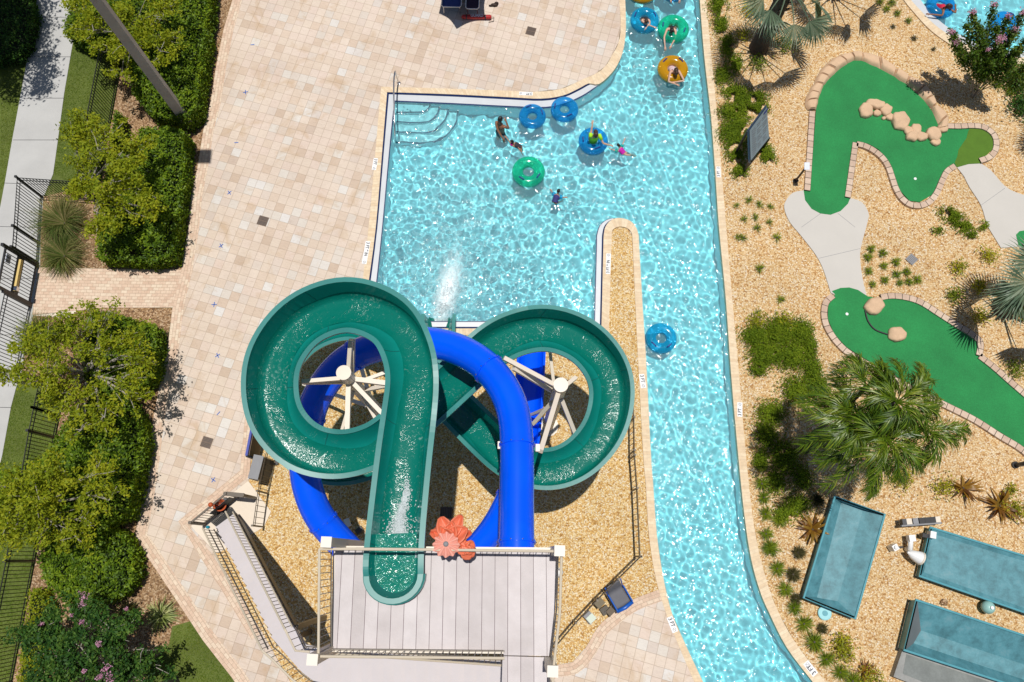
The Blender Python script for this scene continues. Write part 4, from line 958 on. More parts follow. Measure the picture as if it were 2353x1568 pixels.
trough('trough', 'tilted teal fibreglass trough with a palm shadow on its corner', zz(Z8, (462, 285), (806, 410), (600, 1132), (246, 988)), zz(Z8, (505, 330), (655, 375), (480, 1010), (338, 985)), .34, .10)
trough('trough', 'shallow teal fibreglass trough with a closed flat bottom beside white valves', zz(Z8, (1118, 500), (2010, 770), (1950, 1150), (1042, 835)), zz(Z8, (1135, 545), (1960, 790), (1920, 1110), (1075, 810)), .30, .23)
T3 = trough('trough', 'deep teal fibreglass trough with a grey end wall on a concrete plinth', zz(Z8, (1018, 1000), (2020, 1330), (1960, 1680), (935, 1345)), zz(Z8, (1055, 1212), (1990, 1520), (1960, 1615), (1005, 1300)), .46, .10, 3)
plinth = thing('concrete_plinth', 'weathered grey concrete basin under the deep teal trough', 'plinth', W(*Z8(930, 1480)))
q = wp(zz(Z8, (930, 1340), (1766, 1620), (1900, 1668), (1800, 1900), (866, 1530)), .22); MB().prism(q, -.03, .22).build('basin_wall', M('aged_concrete', (.30, .30, .285), .9, .2, 3, .2, 20, .2), plinth)
q = wp(zz(Z8, (955, 1375), (1766, 1645), (1880, 1690), (1780, 1860), (930, 1510)), .225); MB().prism(q, .20, .226).build('basin_floor', M('aged_concrete_floor', (.20, .215, .205), .9, .25, 2, .2, 20, .2), plinth)

# ================================================================ SMALL THINGS IN THE GARDEN
s = thing('info_sign', 'tilted grey information board on dark legs in the ground cover', 'sign', W(*zr(1686, 196, .17506)(215, 1110)))
ZS_ = zr(1686.3, 196.1, .17506)
cr_ = [W(*ZS_(205, 1010), .75), W(*ZS_(190, 590), 1.55), W(*ZS_(430, 265), 1.55), W(*ZS_(462, 690), .75)]
def slab(c4_, th, shrink=0.0, lift=0.0):
    ce = sum(c4_, Vector()) / 4; c = [p.lerp(ce, shrink) for p in c4_]; n_ = (c[1] - c[0]).cross(c[3] - c[0]).normalized(); n_ = n_ if n_.z > 0 else -n_
    c = [p + n_ * lift for p in c]; d = [p - n_ * th for p in c]; return MB().add(c + d, [(0, 1, 2, 3), (7, 6, 5, 4), (0, 4, 5, 1), (1, 5, 6, 2), (2, 6, 7, 3), (3, 7, 4, 0)])
slab(cr_, .05).build('board_frame', M('sign_frame', (.035, .06, .10), .4, .1), s)
slab(cr_, .004, .06, .03).build('board_face', M('sign_face', (.20, .255, .285), .5, .05), s)
e0, e1, e3 = cr_[0], cr_[1], cr_[3]; nrm_ = (e1 - e0).cross(e3 - e0).normalized(); nrm_ = nrm_ if nrm_.z > 0 else -nrm_
tl_ = MB(); rt = random.Random(3)
for r in range(15):
    v_ = .10 + r * .055
    for c in range(3 if r % 4 else 1):
        a0 = .12 + c * .27; ln = .12 + .12 * rt.random()
        p = e0 + (e1 - e0) * v_ * 1.0 + (e3 - e0) * a0 + nrm_ * .034; p2 = p + (e3 - e0) * ln; tl_.bar(p, p2, .012, .002)
tl_.build('printed_lines', MT['darkgrey'], s)
p = e0 + (e1 - e0) * .92 + (e3 - e0) * .74 + nrm_ * .033; slab([p, p + (e1 - e0) * .06, p + (e1 - e0) * .06 + (e3 - e0) * .2, p + (e3 - e0) * .2], .003).build('printed_block', M('sign_blue', (.02, .03, .16), .5, .05), s)
for a, z_ in ((cr_[0], .75), (cr_[1], 1.5), (cr_[3], .75)): MB().bar((a.x, a.y, -.03), (a.x, a.y, z_), .07).build('leg', MT['black'], s)
gsn = thing('hole_marker', 'small white marker plate on a brown post beside the upper golf hole', 'sign', W(*ZS_(815, 1250)))
b_ = W(*ZS_(815, 1250)); t_ = W(*ZS_(950, 1045), 1.0); MB().bar(b_, (b_.x, b_.y, 1.0), .05).build('post', M('brown_post', (.09, .05, .03), .7, .1), gsn)
MB().box((b_.x, b_.y, 1.03), (.17, .24, .02), .1, Matrix.Rotation(.25, 3, 'X')).build('plate', M('marker_white', (.66, .70, .80), .4, .05), gsn)
MB().box((b_.x, b_.y, .01), (.14, .14, .03), .5).build('base', MT['black'], gsn)
vb = W(*ZQ(60, 600)); v = thing('access_cover', 'square grey valve box lid set in the gravel by the small tufts', 'lid', vb)
MB().box(vb + Vector((0, 0, -.01)), (.30, .30, .05), .75).build('lid', MT['grey'], v)
mb = MB()
for k in range(5): mb.box(vb + Matrix.Rotation(.75, 3, 'Z') @ Vector((0, -.10 + k * .05, .018)), (.26, .012, .006), .75)
mb.build('lid_ribs', MT['darkgrey'], v)
tb = thing('cable_tray', 'tray of black and cream control boxes on the gravel by the troughs', 'equipment', W(*Z8(1050, 465)))
a, c = W(*Z8(920, 490), .35), W(*Z8(1195, 470), .35); MB().bar(a, c, .05, .06).build('rail', MT['grey'], tb)
for k, (f_, w_, mt_) in enumerate(((.06, .12, 'darkgrey'), (.18, .16, 'cream'), (.34, .16, 'grey'), (.50, .17, 'black'), (.64, .16, 'black'), (.77, .16, 'black'), (.90, .14, 'cream'))):
    p = a.lerp(c, f_) + Vector((0, .11, 0)); MB().box(p, (w_, .17, .16), .08).build('control_box', MT[mt_], tb)
for p in (a, c): MB().bar((p.x, p.y, -.02), p, .05).build('leg', MT['black'], tb)
for i, (x, y, h_, lab) in enumerate(((845, 640, .34, 'white valve box standing apart left of the shallow teal trough'), )):
    p = W(*Z8(x, y)); v = thing('valve_box', lab, 'valve', p)
    MB().box((p.x, p.y, h_ / 2), (.17, .17, h_), .5).build('body', MT['white'], v); MB().lathe([(.06, 0), (.06, .06), (.02, .08)], (p.x, p.y, h_), 12).build('cap', MT['white'], v)
    MB().bar((p.x + .1, p.y, .05), (p.x + .34, p.y + .02, .05), .06).build('pipe', MT['black'], v)
p = W(*Z8(948, 615)); v = thing('pipe_elbow', 'upright white pipe elbow between the valve box and shallow trough', 'pipe', p)
MB().tube([(p.x, p.y - .15, .05), (p.x, p.y - .15, .26), (p.x, p.y + .02, .32), (p.x + .02, p.y + .18, .32)], .075, 12).build('pipe', MT['white'], v, smooth=True)
MB().box((p.x + .03, p.y + .16, .32), (.19, .19, .2), .1).build('coupling', MT['white'], v)
p = W(*Z8(1085, 555)); v = thing('junction_box', 'white junction box clipped to the shallow trough corner', 'box', p)
MB().box((p.x, p.y, .36), (.17, .2, .24), -.2).build('body', MT['white'], v); MB().box((p.x - .18, p.y - .02, .25), (.16, .12, .22), -.2).build('bracket', MT['black'], v)
p = W(*Z8(1055, 715), .3); v = thing('pump_housing', 'tapered white pump housing leaning on the shallow teal trough', 'pump', p)
MB().lathe([(.17, 0), (.19, .06), (.17, .14), (.13, .28), (.10, .34), (.05, .40), (.03, .45)], p, 20, (-1, .42, .15)).build('housing', MT['white'], v, auto=40)
MB().lathe([(.20, -.02), (.20, .03)], p, 20, (-1, .42, .15)).build('collar', MT['cream'], v)
MB().box((p.x, p.y, .12), (.2, .2, .28)).build('foot', MT['white'], v)
p = W(*Z8(1520, 1052), .24); v = thing('float_ball', 'pale teal round float ball on gravel between the troughs', 'ball', (p.x, p.y, 0))
MB().ball((p.x, p.y, .22), .19, 20, 12).build('ball', M('pale_teal', (.30, .52, .48), .35, .15, 6), v, smooth=True); MB().lathe([(.05, 0), (.05, .05)], (p.x, p.y, .40), 12).build('stopper', MT['white'], v)
p = W(*Z8(388, 1092)); v = thing('round_lid', 'pale turquoise round lid lying by the tilted trough', 'lid', p)
MB().lathe([(.20, 0), (.20, .05), (.18, .06)], p, 24).build('lid', M('turquoise_lid', (.30, .62, .66), .4, .05), v); MB().lathe([(.08, .06), (.08, .075)], p, 16).build('handle', MT['tealrim'], v)
p = W(*Z8(1705, 70)); v = thing('hose_hook', 'dark curved pipe stub rising from the gravel at the right', 'pipe', p)
MB().tube([p, p + Vector((0, 0, .5)), p + Vector((.12, .05, .58)), p + Vector((.6, .12, .58))], .06, 10).build('pipe', MT['black'], v, smooth=True); MB().lathe([(.11, 0), (.11, .04)], p, 14).build('base', MT['black'], v)

# ================================================================ DECK FURNITURE AND MARKS
for x, y in ((1220, 72), (604, 508), (475, 1017)):
    p = W(x, y, .006); lab = {1220: 'square brown drain grate nearest the lazy river', 604: 'square brown drain grate left of the main pool', 475: 'square brown drain grate left of the blue sign panel'}[x]
    t = thing('drain_grate', lab, 'drain', p, 'drain grates in the paved deck'); MB().box(p, (.33, .33, .016), PHI).build('frame', MT['drain'], t)
    for k in range(7): MB().box(p + Matrix.Rotation(PHI, 3, 'Z') @ Vector((0, -.12 + k * .04, .008)), (.27, .013, .006), PHI).build('bar', MT['black'] if k != 3 else MT['drain'], t)
for i, (x, y, k, a) in enumerate(((564, 212, 2, .3), (543, 328, 1, .1), (527, 443, 2, .8), (508, 565, 2, .7), (492, 700, 2, .1), (500, 817, 2, .6), (502, 950, 1, .9), (490, 1103, 2, 1.1), (580, 103, 1, .2))):
    mb = MB()
    for q in range(k): mb.box(W(x, y, .006), (.17 if k > 1 else .14, .026, .003), a + q * 1.45)
    mb.solo('tape_mark', MT['bluetape'], ('blue tape cross left of the pool, ' if k > 1 else 'single blue tape stroke left of the pool, ') + ORD[[q for q in ([212, 443, 565, 700, 817, 1103] if k > 1 else [103, 328, 950])].index(y)] + ' from the top', 'tape mark', 'blue tape crosses on the deck' if k > 1 else 'blue tape strokes on the deck')
def marker(label, txt, a, c, name='depth_marker', w_=.20):
    """a->c: photo points along reading direction"""
    A, B = W(*a, ZC), W(*c, ZC); X = (B - A); L_ = X.length; X.normalize(); ce = (A + B) / 2; Y = Vector((-X.y, X.x, 0))
    t = thing(name, label, 'depth marker', (ce.x, ce.y, ZC), 'depth markers on the coping')
    rot = Matrix(((X.x, Y.x, 0), (X.y, Y.y, 0), (0, 0, 1))); MB().box(ce + Vector((0, 0, .003)), (L_, w_, .005), mat=rot).build('tile', MT['print'], t)
    text_mesh('lettering', txt, MT['blackprint'], w_ * .92, ce - X * (L_ * .5 - .03) + Vector((0, 0, .008)), X, t, 'LEFT', sx=.85, bold=.004)
    MB().torus(ce + X * (L_ * .5 - w_ * .42) + Vector((0, 0, .007)), w_ * .26, .006, 18, 4, .3).build('no_diving_ring', MT['grey'], t)
    MB().box(ce + X * (L_ * .5 - w_ * .42) + Vector((0, 0, .007)), (w_ * .5, .012, .003), math.atan2(X.y, X.x) + .8).build('no_diving_bar', MT['grey'], t)
    return t
marker('3 FT depth marker on the left coping of the main pool', '3 FT', zr(0, 0, 1)(864, 364), (859, 391), w_=.15)
marker('3 FT 9 IN depth marker on the left coping of the main pool', '3 FT 9 IN', (846, 555), (836.5, 607), w_=.16)
marker('3 FT depth marker on the top coping of the main pool', '3 FT', (1224, 216), (1193, 215), w_=.14)
marker('3 FT 9 IN depth marker on the gravel island coping', '3 FT 9 IN', (1397, 630), (1398.5, 583), w_=.15)
marker('3 FT depth marker on the island coping facing the river tube', '3 FT', (1474, 860), (1479, 892), w_=.17)
marker('3 FT depth marker on the right river coping by the info sign', '3 FT', (1651.5, 408), (1650.5, 383), w_=.14)
marker('3 FT depth marker on the right river coping by the dark palm shade', '3 FT', (1700, 958), (1700, 925), w_=.16)
marker('3 FT depth marker on the curved coping beside the lower deck', '3 FT', (1538, 1418), (1552, 1453), w_=.18)
marker('3 FT depth marker on the right coping at the bottom edge', '3 FT', (1874, 1551), (1851, 1522), w_=.20)
marker('3 FT depth marker on the round pool coping behind the crape myrtle', '3 FT', (2276, 140), (2250, 133), w_=.15)

# grab rail at the steps
gr_ = thing('grab_rail', 'bent stainless grab rail at the pool entry steps', 'rail', W(*Z2(980, 575)))
MB().tube(catmull([W(*Z2(985, 575), 0), W(*Z2(965, 520), .55), W(*Z2(958, 492), .82), W(*Z2(950, 560), .88), W(*Z2(950, 720), .80), W(*Z2(957, 890), .6), W(*Z2(962, 965), .05), W(*Z2(963, 968), -.6)], 6), .026, 8).build('tube', MT['steel'], gr_, smooth=True)
MB().lathe([(.06, 0), (.06, .03), (.03, .04)], W(*Z2(985, 575), 0), 14).build('escutcheon', MT['steel'], gr_)

# light pole and luminaire (its shadow falls on the deck edge)
pb = W(438, 290); lp = thing('light_pole', 'tall weathered grey pole rising from the mulch beside the hedge', 'light pole', pb)
MB().add([(pb.x + sx * r * math.cos(.35) - sy * r * math.sin(.35), pb.y + sx * r * math.sin(.35) + sy * r * math.cos(.35), z) for z, r in ((-.1, .15), (11.5, .125)) for sx, sy in ((-1, -1), (1, -1), (1, 1), (-1, 1))],
         [(0, 1, 5, 4), (1, 2, 6, 5), (2, 3, 7, 6), (3, 0, 4, 7), (4, 5, 6, 7)]).build('shaft', MT['pole'], lp)
SUN = (Vector((0, 0, H)) - W(1134, 1420)).normalized()
gs = W(465, 360); hd = gs + SUN * (11.5 / SUN.z)
MB().bar((pb.x, pb.y, 11.45), (hd.x, hd.y, 11.45), .07).build('arm', MT['pole'], lp)
MB().box(hd, (.62, .52, .12), .02).build('luminaire', MT['darkgrey'], lp)
p = W(497 * .78433, 360 * .78433); ub = thing('utility_box', 'small white utility box in the mulch left of the pole', 'box', p)
MB().box((p.x, p.y, .14), (.24, .22, .3), .1).build('body', MT['white'], ub); MB().box((p.x, p.y, .30), (.27, .25, .025), .1).build('lid', M('box_lid', (.62, .64, .70), .5, .03), ub)
bp_ = W(*Z9(1190, 1560), .9); bl_ = thing('grey_post', 'short grey square post on the lawn at the bottom edge', 'post', (bp_.x, bp_.y, 0))
MB().add([(W(*q, z)) for z in (-.05, 1.1) for q in ()], []) if False else None
c_ = W(*Z9(1230, 1545), 0); MB().box((c_.x - .1, c_.y - .12, .7), (.30, .30, 1.5), .5).build('shaft', MT['darkgrey'], bl_); MB().box((c_.x - .1, c_.y - .12, 1.47), (.34, .34, .05), .5).build('cap', MT['grey'], bl_)

# left fences and gate
FH = 1.45
metal_fence('black_fence', 'black metal fence among the upper hedges beside the sidewalk', wp([(285, 90), (277, 157), (247, 320), (226, 462)]), FH, MT['black'], group='black fences along the sidewalk')
metal_fence('black_fence', 'black metal fence corner meeting the sidewalk above the gate', wp([(226, 462), (97, 453), (91, 560), (88, 606)]), FH, MT['black'], group='black fences along the sidewalk')
metal_fence('black_fence', 'black metal fence running below the gate over pale concrete', wp([(72, 705), (40, 862), (150, 892), (137, 956)]), FH, MT['black'], group='black fences along the sidewalk')
metal_fence('black_fence', 'black metal fence on the lawn strip at the lower left', wp([(137, 956), (127, 1006), (80, 1289), (27, 1568), (10, 1660)]), FH, MT['black'], group='black fences along the sidewalk')
ga = thing('entry_gate', 'black gate with a pale yellow push bar at the brick path', 'gate', W(82, 660))
a, c = W(88, 613), W(72, 700)
for p in (a, c): MB().bar(p + Vector((0, 0, -.05)), p + Vector((0, 0, 1.95)), .09).build('gate_post', MT['black'], ga)
for z in (.12, .95, 1.75): MB().bar(a + Vector((0, 0, z)), c + Vector((0, 0, z)), .05).build('gate_rail', MT['black'], ga)
mb = MB(); n = 12
for k in range(n): p = a.lerp(c, (k + .5) / n); mb.bar(p + Vector((0, 0, .1)), p + Vector((0, 0, 1.75)), .018)
mb.build('pickets', MT['black'], ga)
dv = (c - a).normalized(); off = Vector((.07, 0, 0))
MB().bar(a.lerp(c, .12) + off + Vector((0, 0, 1.02)), a.lerp(c, .92) + off + Vector((0, 0, 1.02)), .07, .12).build('push_bar', M('pale_yellow_bar', (.66, .48, .17), .45, .1), ga)
MB().bar(a.lerp(c, .05) + Vector((0, 0, .95)), a.lerp(c, .95) + Vector((0, 0, .95)), .03, .34).build('gate_plate', MT['darkgrey'], ga)
MB().box(a.lerp(c, .86) + off + Vector((.02, 0, 1.02)), (.10, .14, .14), 0).build('latch', MT['steel'], ga)
MB().box(a.lerp(c, .22) + Vector((-.06, 0, 1.45)), (.02, .26, .22), math.atan2(dv.y, dv.x) + 1.57).build('notice', M('notice_grey', (.38, .42, .50), .5, .05), ga)

# sign panel and cabinet left of the slide
sp_ = thing('sign_panel', 'dark panel board with a blue top edge half under the slide ring', 'sign', W(590, 1040))
a, c = W(*ZK(240, 760), 1.25), W(*ZK(345, 215), 1.25); MB().bar(a, c, .07, .10).build('top_rail', M('royal_blue', (.01, .03, .30), .4, .1), sp_)
pan = MB().bar(Vector((a.x + .04, a.y, .72)), Vector((c.x + .04, c.y, .72)), .02, .95); pan.build('panel', M('brown_panel', (.16, .105, .06), .6, .3, 3), sp_)
MB().bar(Vector((a.x + .55, a.y - .12, .05)), Vector((c.x + .5, c.y, .05)), .09).build('base_rail', MT['black'], sp_)
for p in (a, c): MB().bar((p.x, p.y, -.02), p, .07).build('post', MT['black'], sp_); MB().bar(p, (p.x + .52, p.y - .1, .05), .06).build('brace', MT['black'], sp_)
cb = thing('wall_cabinet', 'narrow white cabinet with a dark louvred side behind the pad fence', 'cabinet', W(*ZK(560, 1000)))
p = W(*ZK(600, 1010)); r_ = .13; MB().box((p.x - .05, p.y, .55), (.26, .66, 1.1), -.16).build('body', MT['darkgrey'], cb); MB().box((p.x - .05, p.y, 1.115), (.30, .70, .03), -.16).build('top', MT['grey'], cb)
MB().box((p.x - .21, p.y - .03, .6), (.03, .62, .95), -.16).build('door', MT['white'], cb)

# orange tub by the gate
p = W(*ZT(245, 215), .25); ot = thing('orange_tub', 'ribbed orange plastic tub lying beside the stair gate', 'tub', (p.x, p.y, 0))
MT['orange'] = M('orange_plastic', (.50, .095, .025), .5, .1)
MB().lathe([(r * .8, z * .8) for r, z in [(.10, -.26), (.17, -.24), (.185, -.12), (.20, -.11), (.20, -.08), (.195, .0), (.215, .02), (.215, .05), (.21, .12), (.235, .14), (.235, .17), (.19, .17), (.12, -.18)]], (p.x, p.y, .32), 24, (.5, .1, .85)).build('body', MT['orange'], ot, auto=40)
MB().box((p.x, p.y, .04), (.4, .4, .08), .4).build('base', MT['darkgrey'], ot)
p2 = W(*ZT(175, 207), 1.18); MB().ball((p2.x, p2.y, 1.18), .07, 12, 8).solo('gate_knob', MT['orange'], 'small orange knob on top of the stair gate rail', 'knob', smooth=True)
p3 = W(*ZT(155, 380), 1.0); MB().ball(p3, (.06, .05, .09), 10, 6).solo('teal_bottle', M('teal_bottle', (.02, .30, .42), .3, .1), 'small teal bottle hung on the stair railing', 'bottle', smooth=True)

# white fittings under the tower
p = W(*ZT(1225, 345), .5); wf = thing('floodlight', 'white floodlight on a dark stake by the blue tube', 'light', (p.x, p.y, 0))
MB().box(p, (.16, .24, .10), .4).build('lamp_head', MT['white'], wf); MB().bar((p.x, p.y, -.02), p, .05).build('stake', MT['black'], wf); MB().box((p.x + .3, p.y - .2, .10), (.22, .16, .2), .7).build('ballast', MT['darkgrey'], wf)
p = W(*ZP(1672, 650), 8.9); MB().ball((p.x, p.y, p.z), (.10, .085, .10), 12, 8).bar((p.x - .3, p.y, p.z - .1), (p.x, p.y, p.z), .04).solo('tower_lamp', MT['white'], 'white lamp on the right side of the slide tower', 'lamp', smooth=False)
p = W(*ZP(735, 150), .02); t = thing('drain_grate', 'brown grate in the gravel behind the coral flower', 'drain', p, 'drain grates in the gravel'); MB().box(p, (.36, .34, .04), -.02).build('frame', MT['drain'], t)
for k in range(6): MB().box(p + Vector((-.13 + k * .052, 0, .018)), (.014, .29, .012)).build('bar', MT['black'], t)

# coral flower on the platform rail
fl_ = thing('flower_ornament', 'big coral flower ornament with a pale pink trumpet on the tower rail', 'ornament', W(*ZP(730, 415), 10.2))
CORAL = M('coral_paint', (.70, .17, .085), .5, .08, 5); PINK = M('pale_coral', (.80, .36, .28), .5, .06, 5)
def petal(base, tip, wid, cup, mat, nm='petal', par=None):
    base, tip = Vector(base), Vector(tip); d = tip - base; s_ = d.cross(Vector((0, 0, 1))).normalized(); u = s_.cross(d).normalized(); mb = MB(); n, m_ = 10, 8
    for i in range(n + 1):
        f_ = i / n; w_ = wid * (math.sin(math.pi * min(1, .10 + .80 * f_)) ** .7) * (1 if f_ < .9 else .92)
        for j in range(m_ + 1):
            g = -1 + 2 * j / m_; mb.v.append(tuple(base + d * f_ + s_ * g * w_ + u * (cup * g * g - cup * .8 * f_ * f_ + .012 * math.sin(7 * g + 5 * f_))))
    mb.f = [(i * (m_ + 1) + j, (i + 1) * (m_ + 1) + j, (i + 1) * (m_ + 1) + j + 1, i * (m_ + 1) + j + 1) for i in range(n) for j in range(m_)]
    o = mb.build(nm, mat, par, smooth=True); sm_ = o.modifiers.new('t', 'SOLIDIFY'); sm_.thickness = .02; return o
zf_ = 10.05; fc = W(*ZP(735, 330), zf_)
for x, y, w_, dz in ((690, 190, .15, .1), (860, 175, .13, .12), (640, 270, .13, -.05), (600, 310, .10, .0), (900, 290, .17, .18), (780, 240, .14, .2), (945, 315, .10, .02), (700, 290, .14, .24), (640, 385, .08, -.02)):
    petal(W(*ZP(760, 370), zf_), W(*ZP(x, y), zf_ + dz), w_, .10, CORAL, 'petal', fl_)
f2 = W(*ZP(880, 430), zf_ + .1)
for x, y, w_, dz in ((830, 480, .12, .05), (950, 530, .14, .0), (975, 450, .13, .03), (880, 380, .12, .1), (900, 500, .13, .12)): petal(f2, W(*ZP(x, y), zf_ + dz), w_, .05, CORAL, 'petal', fl_)
hb = W(*ZP(732, 412), zf_ + .32); rr_ = Vector((0.02, -.06, .3))
tr_m = MB(); n = 48; kk = 7
for i in range(kk):
    f_ = i / (kk - 1)
    for k in range(n):
        a = 2 * math.pi * k / n; R = .03 + (.19 * f_ ** 1.1) * (1 + .10 * f_ * math.cos(12 * a)) * (1.12 if math.sin(a) < 0 else 1.0); z = -.10 * f_ ** 1.3 + .05 * f_ * math.cos(12 * a)
        tr_m.v.append((hb.x + R * math.cos(a), hb.y + R * .9 * math.sin(a), hb.z + z))
tr_m.f = [(i * n + k, (i + 1) * n + k, (i + 1) * n + (k + 1) % n, i * n + (k + 1) % n) for i in range(kk - 1) for k in range(n)]
tr_m.build('trumpet', PINK, fl_, smooth=True); MB().lathe([(.045, -.06), (.048, 0), (.04, .03), (.01, .04)], hb, 16).build('hub', MT['grey'], fl_, smooth=True)
MB().bar((hb.x, hb.y + .05, 9.3), (hb.x, hb.y + .05, hb.z - .05), .06).build('stem', MT['cream'], fl_)

# lounge chair on the lower deck and fittings beside it
ch = thing('deck_chair', 'grey mesh deck chair with a blue front bar on the lower deck', 'chair', W(1425, 1392))
MB_ = M('mesh_fabric', (.14, .14, .155), .85, .1, 5, .2, 90); BLUE = M('blue_frame', (.01, .10, .45), .35, .1)
f0, f1 = W(*Z7(722, 1075), .40), W(*Z7(825, 1010), .40); sdv = (f1 - f0).normalized(); bk = Vector((-sdv.y, sdv.x, 0)); wd = (f1 - f0).length
def cpt(a, b_, z): return f0 + sdv * (a * wd) + bk * b_ + Vector((0, 0, z - .40))
seat = MB(); n = 10
prof_ = [(0, .42), (.10, .44), (.25, .42), (.42, .40), (.50, .44), (.56, .58), (.63, .76), (.70, .93), (.73, .98), (.75, .96)]
for i, (b_, z) in enumerate(prof_):
    for j in range(7): 
        g = j / 6; nar = .05 + .07 * max(0, (i - 4) / 5); seat.v.append(tuple(cpt(nar + (1 - 2 * nar) * g, b_, z - .02 * math.sin(math.pi * g))))
seat.f = [(i * 7 + j, i * 7 + j + 1, (i + 1) * 7 + j + 1, (i + 1) * 7 + j) for i in range(len(prof_) - 1) for j in range(6)]
o = seat.build('sling_seat', MB_, ch, smooth=True); sm_ = o.modifiers.new('t', 'SOLIDIFY'); sm_.thickness = .03
MB().tube([cpt(-.03, -.02, .43), cpt(.5, -.05, .44), cpt(1.03, -.02, .43)], .06, 10).build('front_bar', BLUE, ch, smooth=True)
for a in (0, 1):
    MB().tube([cpt(a, .0, .42), cpt(a, .5, .42), cpt(a, .74, .98)], .022, 8).build('side_frame', BLUE, ch)
    MB().tube([cpt(a, .05, .42), cpt(a, -.03, 0)], .02, 8).build('leg', MT['white'], ch); MB().tube([cpt(a, .45, .42), cpt(a, .55, 0)], .02, 8).build('leg', MT['white'], ch)
    MB().tube([cpt(a, .02, .42), cpt(a, .02, .62), cpt(a, .52, .64)], .022, 8).build('armrest', BLUE, ch)
p = W(*Z7(590, 1015)); v = thing('light_stand', 'brown bracketed light stand straddling the diagonal fence', 'light', p)
MB().box((p.x, p.y, .5), (.26, .22, .14), .78).build('lamp_head', M('olive_brown', (.13, .10, .05), .6, .2), v); MB().bar((p.x, p.y, -.02), (p.x, p.y, .45), .06).build('stake', MT['black'], v); MB().box((p.x + .2, p.y - .22, .12), (.24, .22, .2), .6).build('ballast', M('olive_dark', (.07, .055, .035), .6, .2), v)
p = W(*Z7(670, 1075)); v = thing('side_table', 'small brown side table beside the grey deck chair', 'table', p)
MB().box((p.x, p.y, .34), (.22, .18, .04), .78).build('table_top', M('brown_top', (.09, .06, .03), .6, .2), v)
for sx, sy in ((-1, -1), (1, -1), (1, 1), (-1, 1)): q = Matrix.Rotation(.78, 3, 'Z') @ Vector((sx * .12, sy * .09, 0)); MB().bar((p.x + q.x, p.y + q.y, 0), (p.x + q.x, p.y + q.y, .33), .025).build('leg', MT['black'], v)
p = W(*Z7(530, 1118)); v = thing('junction_box', 'grey junction box on the gravel below the diagonal fence', 'box', p)
MB().box((p.x, p.y, .15), (.24, .30, .3), .75).build('body', MT['grey'], v); MB().box((p.x + .04, p.y - .02, .31), (.24, .2, .02), .75).build('lid', M('pale_green_lid', (.50, .56, .46), .5, .05), v)

# loungers, umbrella and rescue tube at the top
ZU = zr(1003.9, 0, .07333)
def lounger(label, x0, x1, yb, col, frame):
    a, c = W(*ZU(x0, yb), .42), W(*ZU(x1, yb), .42); t = thing('lounger', label, 'lounger', ((a.x + c.x) / 2, a.y, 0), 'loungers under the umbrella'); w_ = c.x - a.x
    sl = MB(); n = 9
    for i, (b_, z) in enumerate(((0, .40), (.04, .43), (.5, .43), (1.1, .42), (1.25, .46), (1.5, .62), (1.75, .80), (1.9, .9))):
        sl.v += [(a.x + w_ * g, a.y + b_, z) for g in (0.04, .35, .65, .96)]
    sl.f = [(i * 4 + j, i * 4 + j + 1, (i + 1) * 4 + j + 1, (i + 1) * 4 + j) for i in range(7) for j in range(3)]
    o = sl.build('sling', col, t, smooth=True); o.modifiers.new('t', 'SOLIDIFY').thickness = .02
    MB().tube([(a.x, a.y + 1.9, .9), (a.x, a.y + 1.2, .43), (a.x, a.y + .05, .43), (a.x + .05, a.y, .42), (c.x - .05, a.y, .42), (c.x, a.y + .05, .43), (c.x, a.y + 1.2, .43), (c.x, a.y + 1.9, .9)], .022, 8).build('frame', frame, t, smooth=True)
    for x in (a.x + .06, c.x - .06):
        for b_ in (.12, 1.3): MB().tube([(x, a.y + b_, .42), (x, a.y + b_ - .1, 0)], .018, 6).build('leg', frame, t)
    return t
lounger('wide navy sling lounger with a pale front bar under the umbrella', 150, 760, 215, M('navy_sling', (.03, .06, .22), .7, .05), MT['steel'])
lounger('dark purple sling lounger beside the red rescue tube', 905, 1310, 275, M('purple_sling', (.03, .012, .035), .7, .05), MT['steel'])
um = thing('umbrella', 'purple deck umbrella shading the two loungers at the top', 'umbrella', W(1066, -45))
UW = [W(*ZU(x, y)) for x, y in ((60, 425), (620, 915), (1520, 640), (1600, -300), (900, -900), (80, -500))]; hz = 2.25; sh_ = SUN * (hz / SUN.z); ap = sum(UW, Vector()) / 6 + SUN * (2.85 / SUN.z)
rimU = [p + sh_ for p in UW]; cn = MB()
for i in range(6):
    p, q = rimU[i], rimU[(i + 1) % 6]; n = 6; b0 = len(cn.v)
    for r_i in range(5):
        f_ = r_i / 4
        for k in range(n + 1):
            g = k / n; e_ = p.lerp(q, g); sag = .10 * math.sin(math.pi * g); e_ = e_.lerp(Vector((ap.x, ap.y, e_.z)), sag * f_); pt = ap.lerp(e_, f_); pt.z = ap.z + (e_.z - ap.z) * f_ - .05 * math.sin(math.pi * f_); cn.v.append(tuple(pt))
    cn.f += [(b0 + r_i * (n + 1) + k, b0 + (r_i + 1) * (n + 1) + k, b0 + (r_i + 1) * (n + 1) + k + 1, b0 + r_i * (n + 1) + k + 1) for r_i in range(4) for k in range(n)]
cn.build('canopy', M('purple_canvas', (.09, .05, .20), .8, .05), um); pc = Vector((ap.x, ap.y, 0)); MB().tube([pc, pc + Vector((0, 0, 2.85))], .025, 10).build('pole', MT['grey'], um)
MB().lathe([(.26, 0), (.26, .07), (.06, .10)], pc, 20).build('base', MT['grey'], um)
a, c = W(*ZU(770, 530), .09), W(*ZU(1710, 540), .09); rt_ = thing('rescue_tube', 'red lifeguard rescue tube with white GUARD lettering', 'rescue tube', ((a.x + c.x) / 2, a.y, 0)); X = (c - a).normalized()
